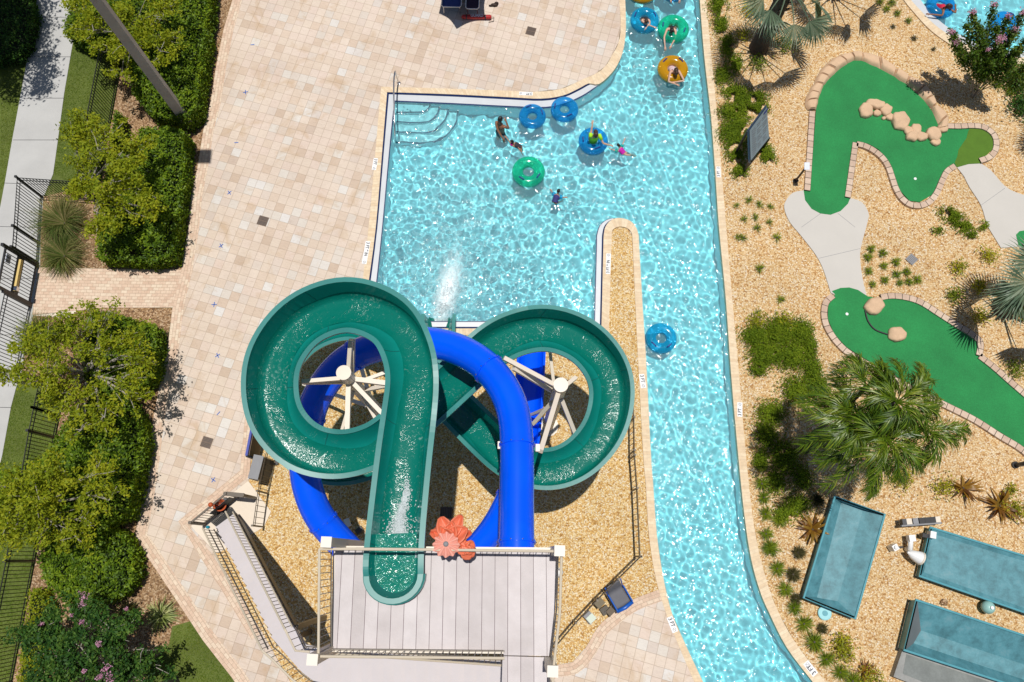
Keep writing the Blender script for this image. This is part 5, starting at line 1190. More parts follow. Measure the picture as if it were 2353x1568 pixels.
mb = MB(); prof2 = [(.02, 0), (.07, .03), (.08, .09)] + [(.08, (c - a).length - .05), (.05, (c - a).length), (.02, (c - a).length)]; mb.lathe(prof2, a, 14, X); mb.build('foam_body', MT['redtube'], rt_, auto=50)
text_mesh('lettering', 'GUARD', MT['print'], .155, (a + c) / 2 + X * .02 + Vector((0, -.005, .083)), X, rt_, sx=.85, bold=.006)
for f_ in (.17, .80): MB().lathe([(.084, -.02), (.084, .02)], a.lerp(c, f_), 14, X).build('strap', MT['black'], rt_)
MB().tube([c + X * -.01, c + X * .09 + Vector((0, .02, -.03)), c + X * .08 + Vector((0, -.12, -.07)), c + X * -.1 + Vector((0, -.16, -.08))], .012, 6).build('clip', MT['black'], rt_)
p = W(*ZU(1800, 160), .04); MB().ball(p, (.14, .07, .06), 8, 5).ball(p + Vector((-.12, -.03, 0)), (.09, .03, .04), 8, 5).ball(p + Vector((.08, .06, .02)), (.08, .05, .06), 8, 5).solo('sandal_pair', M('dark_brown_leather', (.035, .018, .012), .7, .2, 8), 'dark brown sandals on the deck right of the rescue tube', 'sandals')
# ================================================================ PLANTS
LM = {
 'hedge': leaf_mat('hedge_leaves', [(.035, .075, .006), (.085, .16, .010), (.165, .26, .014), (.26, .35, .018)], .5, .3, .25, 1.6),
 'loose': leaf_mat('loose_leaves', [(.12, .17, .010), (.22, .28, .012), (.31, .35, .016), (.38, .38, .022)], .6, .35, .2),
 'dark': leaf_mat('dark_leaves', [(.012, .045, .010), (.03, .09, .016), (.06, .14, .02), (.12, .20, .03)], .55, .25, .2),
 'myrtle': leaf_mat('myrtle_leaves', [(.03, .075, .008), (.055, .12, .010), (.10, .17, .014), (.15, .17, .03)], .45, .3),
 'juniper': leaf_mat('juniper_leaves', [(.06, .11, .008), (.11, .175, .010), (.17, .24, .012), (.23, .29, .018)], .7, .2, .1),
 'yellow': leaf_mat('yellow_leaves', [(.12, .16, .008), (.24, .27, .012), (.40, .40, .018), (.5, .44, .03)], .5, .35),
 'liriope': leaf_mat('liriope_leaves', [(.06, .12, .008), (.12, .19, .010), (.20, .26, .014), (.30, .33, .03)], .5, .3),
 'dry': leaf_mat('dry_grass', [(.05, .05, .02), (.10, .09, .035), (.16, .14, .06)], .8, .2, .1),
 'orn': leaf_mat('ornamental_grass', [(.03, .075, .012), (.09, .15, .025), (.22, .21, .07), (.42, .35, .17)], .6, .3, .2, .8),
 'palm': leaf_mat('silver_palm', [(.055, .10, .06), (.10, .155, .095), (.16, .22, .14), (.27, .32, .22)], .45, .15, .35),
 'feather': leaf_mat('feather_palm', [(.03, .08, .007), (.075, .145, .010), (.15, .235, .012), (.28, .33, .03)], .35, .25, .5),
 'cordy': leaf_mat('cordyline_leaves', [(.09, .035, .015), (.19, .085, .015), (.30, .16, .02), (.22, .15, .03)], .4, .3),
 'yucca': leaf_mat('yucca_leaves', [(.06, .11, .02), (.15, .21, .04), (.36, .40, .14), (.50, .50, .25)], .5, .2),
 'pink': leaf_mat('pink_blossom', [(.48, .20, .36), (.62, .32, .48), (.72, .45, .58)], .7, .3, .1),
 'lawn': leaf_mat('lawn_blades', [(.05, .10, .008), (.09, .15, .012), (.14, .20, .016), (.20, .22, .04)], .7, .25, .1, .5),
}
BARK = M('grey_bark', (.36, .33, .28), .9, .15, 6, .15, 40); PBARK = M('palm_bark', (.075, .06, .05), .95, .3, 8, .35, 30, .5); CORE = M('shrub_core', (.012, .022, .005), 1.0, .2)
RG = np.random.RandomState(21)
def unit(a): return a / np.maximum(np.linalg.norm(a, axis=1, keepdims=True), 1e-9)
def leaves(name, C, size, mat, parent=None, up=.8, asp=.5, jit=.35):
    C = np.asarray(C, float); n = len(C); N = unit(RG.normal(size=(n, 3)) + np.array([0, 0, up * 1.6])); T = unit(np.cross(N, RG.normal(size=(n, 3)))); B = np.cross(N, T)
    L = (size * (1 + jit * RG.uniform(-1, 1, n)))[:, None]; Wd = L * asp
    V = np.stack([C - T * L, C + B * Wd - T * L * .1, C + T * L, C - B * Wd - T * L * .1], 1).reshape(-1, 3)
    return fastmesh(name, V, np.arange(4 * n).reshape(n, 4), mat, parent)
def blades(name, base, dirs, length, width, lift, droop, mat, parent=None, seg=4):
    """arching blades: base (n,3), dirs (n,2) unit, lift = initial slope, droop = sag"""
    n = len(base); s = np.stack([-dirs[:, 1], dirs[:, 0], np.zeros(n)], 1); V = []
    for k in range(seg + 1):
        f = k / seg; p = base.copy(); p[:, :2] += dirs * (length * f)[:, None] * (1 - .25 * f * (lift > 1))[:, None]
        p[:, 2] += length * (lift * f - droop * f * f); w_ = (width * (1 - f ** 1.6) * .5 + .0004)[:, None]
        V += [p - s * w_, p + s * w_]
    V = np.stack(V, 1).reshape(-1, 3); m = 2 * (seg + 1); o = np.arange(n)[:, None] * m
    F = np.concatenate([o + np.array([2 * k, 2 * k + 1, 2 * k + 3, 2 * k + 2]) for k in range(seg)], 0)
    return fastmesh(name, V, F, mat, parent)
def samp(poly, n):
    P = np.array([(p[0], p[1]) for p in poly]); a, b = P.min(0), P.max(0); out = np.zeros((0, 2))
    while len(out) < n:
        q = RG.uniform(a, b, (n * 2, 2)); out = np.concatenate([out, q[inpoly(q, poly)]])
    return out[:n]
def edgedist(q, poly):
    d = np.full(len(q), 1e9); n = len(poly)
    for i in range(n):
        a = np.array(poly[i][:2]); b = np.array(poly[(i + 1) % n][:2]); ab = b - a; t = np.clip(((q - a) @ ab) / max(ab @ ab, 1e-9), 0, 1); d = np.minimum(d, np.linalg.norm(q - a - t[:, None] * ab, axis=1))
    return d
def nz2(q, s, o=0.0): return np.array([noise.noise(Vector((x * s + o, y * s - o, o))) for x, y in q])
def area(poly): n = len(poly); return abs(sum(poly[i][0] * poly[(i + 1) % n][1] - poly[(i + 1) % n][0] * poly[i][1] for i in range(n))) / 2
def hedge(name, label, pts, h, mat='hedge', dens_=950, size=.050, group='clipped hedges along the deck', cat='hedge', lump=.26, soft=.30):
    poly = [tuple(W(x, y, h * .9)[:2]) for x, y in pts]; c = sum((Vector(p) for p in poly), Vector((0, 0))) / len(poly)
    t = thing(name, label, cat, (c.x, c.y, 0), group); n = int(area(poly) * dens_)
    q = samp(poly, n); e = np.clip(edgedist(q, poly) / soft, 0, 1); z = h * (1 - .55 * (1 - e) ** 2.5) + lump * nz2(q, 1.3, 3.7) + lump * .8 * nz2(q, 3.4, 9.1)
    z -= np.abs(RG.normal(0, .05, n)) + (RG.uniform(0, 1, n) < .25) * RG.uniform(0, .3, n)
    P = [np.stack([q[:, 0], q[:, 1], z], 1)]
    per = [(poly[i], poly[(i + 1) % len(poly)]) for i in range(len(poly))]
    for a, b in per:
        L_ = math.dist(a, b); m_ = int(L_ * h * dens_ * .7); f = RG.uniform(0, 1, m_); zz_ = RG.uniform(.05, h * .8, m_)
        P.append(np.stack([a[0] + (b[0] - a[0]) * f + RG.normal(0, .05, m_), a[1] + (b[1] - a[1]) * f + RG.normal(0, .05, m_), zz_], 1))
    leaves('foliage', np.concatenate(P), size, LM[mat], t, .9)
    cp = [(c.x + (p[0] - c.x) * .90, c.y + (p[1] - c.y) * .90) for p in poly]; MB().prism(cp, -.02, h * .62).build('light_block_core', CORE, t)  # solid near-black core added inside the leaves to block light
    return t
hedge('hedge', 'big clipped hedge at the top beside the light pole', [(180, -60), (140, 60), (215, 95), (290, 120), (300, 200), (345, 250), (415, 262), (440, 240), (455, 120), (466, 70), (462, 45), (470, 10), (474, -60)], 1.3)
hedge('hedge', 'square clipped hedge in front of the light pole base', [(262, 250), (255, 330), (300, 345), (320, 290), (385, 288), (418, 300), (412, 400), (386, 580), (345, 592), (218, 585), (222, 480), (240, 400)], 1.15)
hedge('hedge', 'rounded clipped hedge just below the brick path', [(180, 770), (200, 715), (250, 720), (300, 735), (345, 745), (348, 780), (342, 855), (318, 880), (265, 912), (200, 920)], 1.2)
hedge('hedge', 'large clipped hedge beside the long lower fence', [(150, 960), (200, 920), (280, 915), (308, 960), (318, 1010), (303, 1090), (280, 1185), (240, 1200), (100, 1215), (-30, 1200), (-40, 1100), (90, 1060)], 1.25)
hedge('hedge', 'rounded clipped hedge above the pink flowering shrub', [(110, 1215), (200, 1195), (270, 1230), (294, 1270), (298, 1328), (272, 1364), (215, 1385), (150, 1390), (95, 1330), (85, 1280)], 1.1)
hedge('shrub', 'low yellow green shrub at the bottom left beside the fence', [(62, 1360), (90, 1362), (105, 1400), (95, 1480), (60, 1568), (35, 1568), (55, 1450)], .7, 'loose', 900, .04, None, 'shrub')

def branchy(t, base, tips, r0, mat=BARK, wob=.12, name='branch'):
    out = []
    for tip in tips:
        tip = Vector(tip); m1 = base.lerp(tip, .4) + Vector((RG.normal(0, wob), RG.normal(0, wob), .25 * (tip - base).length * .3)); m2 = base.lerp(tip, .75) + Vector((RG.normal(0, wob), RG.normal(0, wob), .05))
        pts = catmull([base, m1, m2, tip], 4); MB().tube(pts, [r0 * (1 - .8 * i / (len(pts) - 1)) for i in range(len(pts))], 6).build(name, mat, t); out.append(pts)
    return out
def tree(name, label, base_px, blobs, mat, nleaf, size, trunk_r=.05, group=None, twigs=5, cat='tree', ground=False, sub=5, spread=.40):
    b = W(*base_px); t = thing(name, label, cat, b, group); P = []; tw_ = MB()
    tips = [W(x, y, z) for x, y, z, r in blobs]; top = b + Vector((0, 0, .5)); MB().tube([b - Vector((0, 0, .05)), top], [trunk_r * 1.2, trunk_r], 8).build('trunk', BARK, t)
    lines = branchy(t, top, tips, trunk_r * .7)
    for (x, y, z, r), ln, tip in zip(blobs, lines, tips):
        for k in range(int(twigs)):
            a0 = ln[RG.randint(4, len(ln))]; d = Vector(RG.normal(size=3)); d.z = abs(d.z) * .35; d.normalize(); e = tip + Vector((d.x, d.y, d.z)) * r * RG.uniform(.5, 1.05)
            mid = a0.lerp(e, .5) + Vector(RG.normal(0, .05, 3)); tw_.tube([a0, mid, e], [.013, .010, .005], 4, cap=False)
            m_ = int(nleaf * 1.25 * r * r / twigs)
            cl = [(RG.normal(0, 1, 3) * np.array([1, 1, .55]) * r * spread * .5 + np.array(a0.lerp(e, RG.uniform(.55, 1.1))), ) for q in range(sub)]
            for (c_,) in cl: P.append(c_ + RG.normal(0, 1, (m_ // sub + 1, 3)) * np.array([.16, .16, .09]) * max(r, .5) * .8)
    tw_.build('twigs', BARK, t); leaves('crown', np.concatenate(P), size, LM[mat], t, .7); return t
tree('loose_tree', 'loose light green tree with pale twigs above the ornamental grass', (215, 455), [(175, 300, 2.0, .7), (225, 345, 2.4, .75), (280, 350, 2.5, .7), (330, 345, 2.3, .5), (190, 400, 2.3, .7), (250, 420, 2.6, .8), (320, 430, 2.5, .7), (180, 455, 2.1, .55), (240, 490, 2.4, .7), (300, 500, 2.3, .6), (265, 300, 2.1, .4), (350, 480, 2.2, .4), (215, 290, 2.0, .4)], 'loose', 1700, .05, group='loose trees over the hedges')
tree('loose_tree', 'loose light green tree at the top reaching over the sidewalk', (330, 95), [(185, 25, 2.2, .6), (165, 70, 2.0, .45), (215, 70, 2.4, .7), (260, 20, 2.5, .75), (320, 30, 2.6, .8), (375, 40, 2.5, .6), (400, 85, 2.3, .4), (300, 100, 2.5, .7), (370, 120, 2.4, .6), (240, 120, 2.2, .6), (405, 10, 2.4, .4), (280, 170, 2.0, .5)], 'loose', 1500, .05, group='loose trees over the hedges')
tree('loose_tree', 'loose light green tree with bare silvery branches below the brick path', (222, 868), [(60, 810, 2.6, .6), (100, 790, 2.8, .7), (130, 760, 2.5, .55), (60, 860, 2.6, .5), (110, 860, 3.0, .75), (20, 860, 2.3, .4), (165, 740, 2.4, .5), (210, 720, 2.4, .4), (250, 715, 2.4, .35), (280, 790, 2.7, .6), (330, 800, 2.4, .4), (230, 800, 2.9, .6), (140, 905, 2.7, .6), (180, 930, 2.6, .65), (240, 960, 2.6, .5), (320, 920, 2.3, .4), (300, 860, 2.5, .5), (185, 990, 2.2, .4), (350, 830, 2.3, .25)], 'loose', 1500, .05, .07, 'loose trees over the hedges', 7)
tree('loose_tree', 'loose light green tree with many bare twigs at the lower left', (130, 1150), [(10, 1120, 2.6, .6), (75, 1105, 2.6, .6), (150, 1080, 2.7, .7), (220, 1090, 2.6, .6), (20, 1160, 2.6, .8), (90, 1150, 2.9, .8), (60, 1210, 2.6, .55), (130, 1210, 2.6, .6), (8, 1225, 2.3, .5), (190, 1190, 2.4, .5), (250, 1150, 2.4, .5), (180, 1240, 2.2, .5)], 'loose', 1500, .05, .07, 'loose trees over the hedges', 7)
def over(x, y, z): p = W(x, y) + SUN * (z / SUN.z); return p
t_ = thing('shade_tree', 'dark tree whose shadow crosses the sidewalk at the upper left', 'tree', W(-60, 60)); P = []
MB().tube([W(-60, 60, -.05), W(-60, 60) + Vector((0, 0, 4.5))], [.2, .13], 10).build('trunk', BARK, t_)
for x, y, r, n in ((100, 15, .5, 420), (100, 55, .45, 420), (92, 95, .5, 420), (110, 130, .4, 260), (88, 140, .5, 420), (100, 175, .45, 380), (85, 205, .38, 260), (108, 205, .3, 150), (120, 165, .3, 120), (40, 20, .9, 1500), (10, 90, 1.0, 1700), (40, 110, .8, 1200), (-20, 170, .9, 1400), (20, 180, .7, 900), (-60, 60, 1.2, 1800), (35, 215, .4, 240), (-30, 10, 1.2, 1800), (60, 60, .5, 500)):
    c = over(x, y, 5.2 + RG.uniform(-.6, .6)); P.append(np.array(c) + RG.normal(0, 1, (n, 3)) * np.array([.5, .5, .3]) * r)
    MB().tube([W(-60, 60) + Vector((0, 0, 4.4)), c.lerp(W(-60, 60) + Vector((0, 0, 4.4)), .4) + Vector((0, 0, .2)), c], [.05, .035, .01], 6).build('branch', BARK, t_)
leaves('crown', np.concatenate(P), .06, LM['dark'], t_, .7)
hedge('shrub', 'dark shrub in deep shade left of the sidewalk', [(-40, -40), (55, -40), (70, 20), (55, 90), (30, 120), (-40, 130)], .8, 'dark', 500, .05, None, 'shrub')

# flowering myrtles
def panicle(t, c, r, n=60): leaves('blossom', np.array(c) + RG.normal(0, 1, (n, 3)) * r * .5, .022, LM['pink'], t, .5, .8)
mt = tree('flowering_shrub', 'dark green flowering shrub with pink blossoms at the bottom left', (215, 1480), [(90, 1450, 1.6, .6), (140, 1420, 1.9, .6), (200, 1410, 2.0, .6), (250, 1440, 2.0, .6), (120, 1510, 1.8, .7), (190, 1490, 2.2, .7), (260, 1510, 2.1, .6), (330, 1490, 1.6, .5), (90, 1560, 1.7, .6), (160, 1570, 2.0, .7), (240, 1580, 2.1, .7), (310, 1560, 1.7, .5), (370, 1530, 1.3, .4), (300, 1440, 1.5, .4)], 'dark', 2600, .05, .05, None, 5, 'shrub', sub=6)
for x, y, z, r in ((190, 1385, 2.1, .11), (188, 1365, 2.0, .07), (195, 1372, 2.1, .08), (165, 1415, 2.1, .05), (188, 1430, 2.2, .06), (225, 1480, 2.4, .07), (290, 1400, 1.8, .05), (243, 1538, 2.4, .11), (228, 1556, 2.3, .09), (255, 1560, 2.3, .13), (265, 1550, 2.2, .10), (95, 1435, 1.8, .05), (140, 1535, 2.2, .05), (192, 1542, 2.4, .05)): panicle(mt, W(x, y, z), r, int(700 * r))
cm_ = thing('flowering_shrub', 'upright crape myrtle with pink blossoms beside the round pool', 'shrub', W(2238, 218)); P = []
shoots = [(2185, 75, 2.7), (2195, 100, 2.5), (2222, 55, 2.9), (2235, 30, 3.0), (2250, 60, 2.9), (2283, 12, 3.2), (2290, 60, 3.0), (2315, 40, 3.1), (2330, 70, 2.9), (2350, 30, 3.1), (2345, 110, 2.7), (2300, 110, 2.7), (2260, 100, 2.6), (2330, 140, 2.4), (2280, 140, 2.3), (2240, 120, 2.4), (2370, 80, 2.9), (2365, 150, 2.3), (2255, 150, 2.0)]
b0 = W(2238, 218)
for i, (x, y, z) in enumerate(shoots):
    tip = W(x, y, z); s0_ = b0 + Vector((RG.normal(0, .06), RG.normal(0, .06), 0)); mid = s0_.lerp(tip, .55) + Vector((RG.normal(0, .08), RG.normal(0, .08), .15)); pts = catmull([s0_, mid, tip], 6)
    MB().tube(pts, [.022 * (1 - .7 * k / (len(pts) - 1)) for k in range(len(pts))], 5).build('stem', BARK, cm_)
    for k in range(560):
        f = RG.uniform(.40, 1.0); q = pts[min(int(f * (len(pts) - 1)), len(pts) - 2)].lerp(pts[min(int(f * (len(pts) - 1)) + 1, len(pts) - 1)], RG.uniform()); P.append(np.array(q) + RG.normal(0, .105 * (1.35 - f) + .02, 3))
    if i in (0, 1, 3, 5, 7, 8, 9, 16): panicle(cm_, tip + Vector((0, 0, .05)), .10, 90)
panicle(cm_, W(2299, 90, 3.0), .14, 160); panicle(cm_, W(2272, 114, 2.6), .07, 50)
leaves('foliage', np.array(P), .05, LM['myrtle'], cm_, .5)

# ground cover, tufts, bushes
def cover(label, spots, mat='juniper', n=900, h=.2, size=.035, name='ground_cover', cat='ground cover', group=None):
    c = W(spots[0][0], spots[0][1]); t = thing(name, label, cat, c, group); P = []
    for x, y, rx, ry in spots:
        o = W(x, y); kx = px2m(1.0, (x, y)); m_ = int(n * rx * ry / 900) + 20; q = RG.normal(0, .5, (m_, 2)) * np.array([rx * kx, ry * kx]); keep = nz2(q + np.array([o.x, o.y]), 4.5, 1.3) > (-.30 if h < .25 else -.6); q = q[keep]
        P.append(np.stack([q[:, 0] + o.x, q[:, 1] + o.y, RG.uniform(.0, 1, len(q)) ** .7 * h * np.exp(-((q[:, 0] / (rx * kx)) ** 2 + (q[:, 1] / (ry * kx)) ** 2) * .5)], 1))
    leaves('foliage', np.concatenate(P), size, LM[mat], t, .8, .38)
    s_ = MB()
    for x, y, rx, ry in spots[:3]:
        for k in range(4): p = W(x, y); a = RG.uniform(0, 6.28); s_.tube([p, p + Vector((math.cos(a) * .3, math.sin(a) * .3, .05))], .008, 4)
    s_.build('runners', PBARK, t); return t
cover('patchy green ground cover along the top of the river coping', [(1650, 15, 22, 30), (1655, 60, 16, 30), (1672, 110, 18, 34), (1660, 175, 20, 28), (1690, 150, 16, 24)], n=2300)
cover('patchy green ground cover surrounding the tilted info board', [(1690, 215, 34, 20), (1740, 225, 24, 18), (1680, 260, 30, 26), (1725, 255, 24, 20), (1676, 310, 26, 30), (1690, 350, 24, 34), (1756, 350, 20, 22), (1700, 395, 20, 18), (1750, 250, 18, 14), (1765, 365, 16, 14), (1700, 300, 26, 40), (1705, 240, 20, 22)], n=2300)
cover('dense dark green ground cover left of the feather palm', [(1735, 775, 30, 26), (1790, 765, 38, 34), (1840, 765, 26, 30), (1760, 815, 40, 30), (1820, 820, 36, 32), (1860, 800, 14, 22), (1865, 850, 20, 34), (1740, 850, 18, 16)], n=2600, h=.3)
cover('dark green ground cover in the shade of the feather palm', [(1770, 950, 34, 28), (1830, 900, 36, 36), (1880, 890, 26, 26), (1760, 1000, 26, 34), (1745, 1060, 16, 26), (1800, 1050, 36, 40), (1780, 1110, 22, 28), (1840, 1100, 26, 30), (1830, 1160, 30, 24), (1800, 1180, 26, 20)], n=1700, h=.3)
cover('small green ground cover patch near the right concrete path', zz(ZQ, (350, 200, 20, 16), (420, 260, 22, 20), (500, 330, 24, 18), (560, 400, 12, 10), (270, 360, 16, 10), (640, 330, 16, 12)) if False else [(2175, 490, 20, 16), (2194, 505, 22, 20), (2216, 522, 22, 18), (2232, 541, 12, 10), (2153, 530, 14, 9), (2256, 520, 14, 11)], n=1700)
def rosette(name, label, x, y, n, L_, wd, mat, lift=.9, droop=.9, group=None, cat='plant', spread_=.25, stem=False, z0=.02):
    c = W(x, y); t = thing(name, label, cat, c, group); a = RG.uniform(0, 2 * math.pi, n); d = np.stack([np.cos(a), np.sin(a)], 1)
    base = np.tile(np.array([c.x, c.y, z0]), (n, 1)); base[:, :2] += d * (RG.uniform(0, .04, n))[:, None]
    ln = L_ * RG.uniform(.55, 1.1, n); blades('leaf_blades', base, d, ln, np.full(n, wd) * RG.uniform(.7, 1.2, n), lift * RG.uniform(.5, 1.6, n), droop * RG.uniform(.7, 1.3, n), LM[mat], t)
    MB().lathe([(.03, 0), (.025, .06)], c, 8).build('root_crown', PBARK, t); return t
pool_tufts = zz(Z6, (708, 150), (685, 208), (790, 182), (880, 238), (795, 268), (690, 303), (955, 310), (885, 325), (720, 395), (803, 367), (905, 385), (970, 378), (1025, 362))
first = None
def tufts(pts, label, group, L_=.24, n=60, mat='liriope', name='grass_tuft', wd=.016, lift=1.1, droop=1.0):
    proto = None; pts = sorted(pts, key=lambda q: q[1])
    for i, (x, y) in enumerate(pts):
        lab = label + ', ' + ORD[i] + ' from the top'
        if proto is None or i % 5 == 0: proto = rosette(name, lab, x, y, n, L_, wd, mat, lift, droop, group, 'grass tuft'); o = proto
        else:
            o = copy_tree(proto); o['label'] = lab; o.location = W(x, y); s_ = RG.uniform(.75, 1.2); o.scale = (s_, s_, s_ * RG.uniform(.8, 1.1)); o.rotation_euler.z = RG.uniform(0, 6.28)
tufts(pool_tufts, 'bright grass tuft right of the golf path', 'tufts right of the golf path', .20, 70)
tufts([(1692, 473), (1710, 505), (1735, 500), (1745, 470), (1770, 475), (1740, 525), (1768, 512), (1707, 548), (1695, 545), (1740, 718), (1720, 460)] + [(1785, 547)], 'thin grass tuft scattered between river and golf path', 'tufts between river and golf path', .22, 34)
tufts([(1745, 619), (1793, 690)], 'lone grass tuft on gravel left of the golf path', 'lone tufts left of the golf path', .24, 50)
tufts(zz(Z4, (770, 15), (850, 20), (815, 65), (887, 95), (965, 148)), 'bright grass tuft beside the round pool', 'tufts by the round pool', .22, 70)
tufts(zz(Z4, (1365, 410), (1570, 475), (1650, 480), (1500, 540), (1570, 585), (1660, 640)), 'bright grass tuft around the crape myrtle stems', 'tufts round the crape myrtle', .26, 80)
tufts(zz(Z4, (858, 185), (1003, 265), (1140, 340)), 'small withered dark tuft below the round pool', 'withered tufts', .14, 40, 'dry')
tufts(zz(Z7, (1700, 60), (1720, 200), (1735, 295), (1745, 410), (1750, 545), (1762, 645)), 'bright grass tuft along the upper river bend', 'tufts along the upper river bend', .30, 110)
tufts(zz(Z8, (70, 450), (15, 645), (60, 785), (120, 930), (175, 1055), (245, 1165), (315, 1290), (400, 1410), (495, 1500), (580, 1560)), 'bright grass tuft along the lower river bend', 'tufts along the lower river bend', .36, 140)
tufts(zz(Z8, (205, 675), (170, 825), (190, 990), (370, 1195), (330, 310)), 'soft dark fluffy grass tuft behind the river tufts', 'dark fluffy tufts', .30, 200, 'dry', lift=1.6, droop=1.2)
def bush(label, x, y, r, mat='yellow', n=260, size=.04, h=.35, name='bush', group=None):
    c = W(x, y); t = thing(name, label, 'bush', c, group); q = RG.normal(0, .5, (n, 3)) * np.array([r, r, h * .7]); q[:, 2] = np.abs(q[:, 2]) + .05
    leaves('foliage', q + np.array(c), size, LM[mat], t, .7, .45); s_ = [MB().tube([c, c + Vector((math.cos(a) * r * .5, math.sin(a) * r * .5, h * .6))], .008, 4).build('stem', PBARK, t) for a in (0, 2.1, 4.2)]; return t
for lab, x, y, r, m_ in (('yellow green bush at the top below the left fan palm frond', 1720, 26, .32, 'yellow'), ('small yellow green bush left of the fan palm trunk', 1704, 84, .25, 'yellow'), ('green bush right of the fan palm trunk', 1803, 106, .34, 'liriope'), ('yellow green bush below the fan palm trunk', 1740, 148, .34, 'liriope'),
                         ('yellow green bush just left of the right fan palm', 2200, 618, .30, 'yellow'), ('green bush in the shade left of the right fan palm', 2190, 680, .28, 'liriope'), ('yellow bush under the right fan palm fronds', 2247, 660, .28, 'yellow'), ('yellow green bush below the right fan palm trunk', 2247, 727, .30, 'yellow'), ('yellow bush above the right fan palm trunk', 2268, 590, .30, 'yellow'),
                         ('small green bush at the golf edge by the right palm', 2330, 850, .36, 'liriope'), ('upper yellow bush on the lower river bank', 1931, 1475, .30, 'yellow'), ('lower yellow bush on the lower river bank', 1934, 1502, .36, 'yellow'), ('yellow bush at the bottom right of the river', 1998, 1560, .38, 'yellow'),
                         ('yellow bush under the feather palm tips', 2070, 1100, .40, 'yellow'), ('yellow green bush at the lower edge of the feather palm', 2165, 1120, .34, 'yellow'), ('yellow bush by the right cordyline', 2330, 1170, .34, 'yellow'), ('tiny yellow bush above the right cordyline', 2320, 1126, .16, 'yellow'),
                         ('yellow green bush above the dark ground cover', 1735, 740, .30, 'yellow'), ('yellow bush left of the dark ground cover top', 1800, 742, .34, 'yellow'), ('green bush beside the right pole stub below the palm shade', 2345, 720, .3, 'liriope')):
    bush(lab, x, y, r, m_, int(900 * r))
rosette('cordyline', 'orange brown cordyline growing beside the tilted teal trough', 1866, 1217, 34, .62, .10, 'cordy', 1.0, .9, None, 'cordyline')
rosette('cordyline', 'dark orange cordyline beside the feather palm tip', 2212, 1122, 22, .62, .09, 'cordy', .8, .6, None, 'cordyline')
rosette('cordyline', 'large orange brown cordyline at the right edge above the troughs', 2296, 1163, 30, .72, .11, 'cordy', .9, .8, None, 'cordyline')
rosette('cordyline', 'small orange cordyline at the bottom by the river bank', 1985, 1545, 16, .42, .07, 'cordy', .9, .8, None, 'cordyline')
rosette('yucca', 'pale striped yucca clump beside the brick border', 372, 1415, 170, .62, .035, 'yucca', 1.1, 1.0, None, 'yucca')
rosette('yucca', 'shaded yucca clump between the pink shrub and striped yucca', 296, 1412, 120, .55, .03, 'orn', 1.1, 1.0, None, 'yucca')
rosette('ornamental_grass', 'upper feathery ornamental grass behind the corner fence', 150, 515, 1100, 1.35, .012, 'orn', 1.1, 1.1, None, 'grass')
rosette('ornamental_grass', 'lower feathery ornamental grass beside the entry gate', 150, 590, 1100, 1.1, .012, 'orn', 1.1, 1.1, None, 'grass')
rosette('ornamental_grass', 'feathery ornamental grass clump under the brick path by the fence', 98, 775, 800, 1.05, .012, 'orn', 1.1, 1.1, None, 'grass')

# fan palms
def fan(V, F, hub, axis, nrm, R, n=19, arc=1.15, droop=.38):
    axis = axis.normalized(); s_ = axis.cross(nrm).normalized(); nrm = s_.cross(axis)
    for k in range(n):
        a = -arc + 2 * arc * k / (n - 1); d = axis * math.cos(a) + s_ * math.sin(a); e = Vector((-1, 0, 0)) if False else (s_ * math.cos(a) - axis * math.sin(a)); L_ = R * (.72 + .28 * math.cos(a * .6)) * RG.uniform(.92, 1.06); w_ = R * .5 * (2 * arc / n) * .46
        fold = nrm * (.03 * R * (1 if k % 2 else -1)); b = len(V)
        V += [hub, hub + d * L_ * .5 + e * w_ - nrm * droop * L_ * .12 + fold, hub + d * L_ * .5 - e * w_ - nrm * droop * L_ * .12 - fold, hub + d * L_ * .8 + e * w_ * .45 - nrm * droop * L_ * .4, hub + d * L_ * .8 - e * w_ * .45 - nrm * droop * L_ * .4, hub + d * L_ - nrm * droop * L_ * .75]
        F += [(b, b + 1, b + 2), (b + 1, b + 3, b + 4), (b + 1, b + 4, b + 2), (b + 3, b + 5, b + 4)]
def fan_palm(label, base, h, tr, nf, R, pet):
    b = W(*base); t = thing('fan_palm', label, 'palm', b, None); c = b + Vector((0, 0, h))
    prof = [(tr * 1.25, -.05), (tr * 1.15, .15), (tr * .95, h * .4), (tr * .9, h * .8), (tr * .7, h)]; MB().lathe(prof, b, 16).build('trunk', PBARK, t, auto=60)
    for k in range(22):
        a = k * 2.4; z = h * (.25 + .72 * k / 22); p = b + Vector((math.cos(a) * tr * .85, math.sin(a) * tr * .85, z)); MB().bar(p, p + Vector((math.cos(a) * .12, math.sin(a) * .12, .14)), .07, .03).build('leaf_base', PBARK, t)
    for k in range(nf):
        a = k * 2.399 + .4; el = R_(-34 + 100 * ((k * .618) % 1)); a += RG.normal(0, .18); d = Vector((math.cos(a) * math.cos(el), math.sin(a) * math.cos(el), math.sin(el))); p1 = c + d * pet * .55 + Vector((0, 0, .05)); pk_ = pet * (.50 + .75 * ((k * .379) % 1)); hub = c + d * pk_ + Vector((0, 0, -.10 * pet))
        ax = (d + Vector((0, 0, -.25))).normalized(); V, F = [], []; sd2 = ax.cross(Vector((0, 0, 1))).normalized(); nn_ = sd2.cross(ax); rl_ = RG.normal(0, .55); fan(V, F, hub, ax, nn_ * math.cos(rl_) + sd2 * math.sin(rl_), R * RG.uniform(.88, 1.08))
        fr_ = fastmesh('frond', np.array([tuple(v) for v in V]), np.array(F), LM['palm'], t); MB().tube([c, p1, hub], [.028, .022, .014], 5).build('petiole', LM['palm'], fr_)
    return t
fan_palm('silver green fan palm at the top edge beside the river', (1743, 110), 3.1, .28, 17, .95, 1.15)
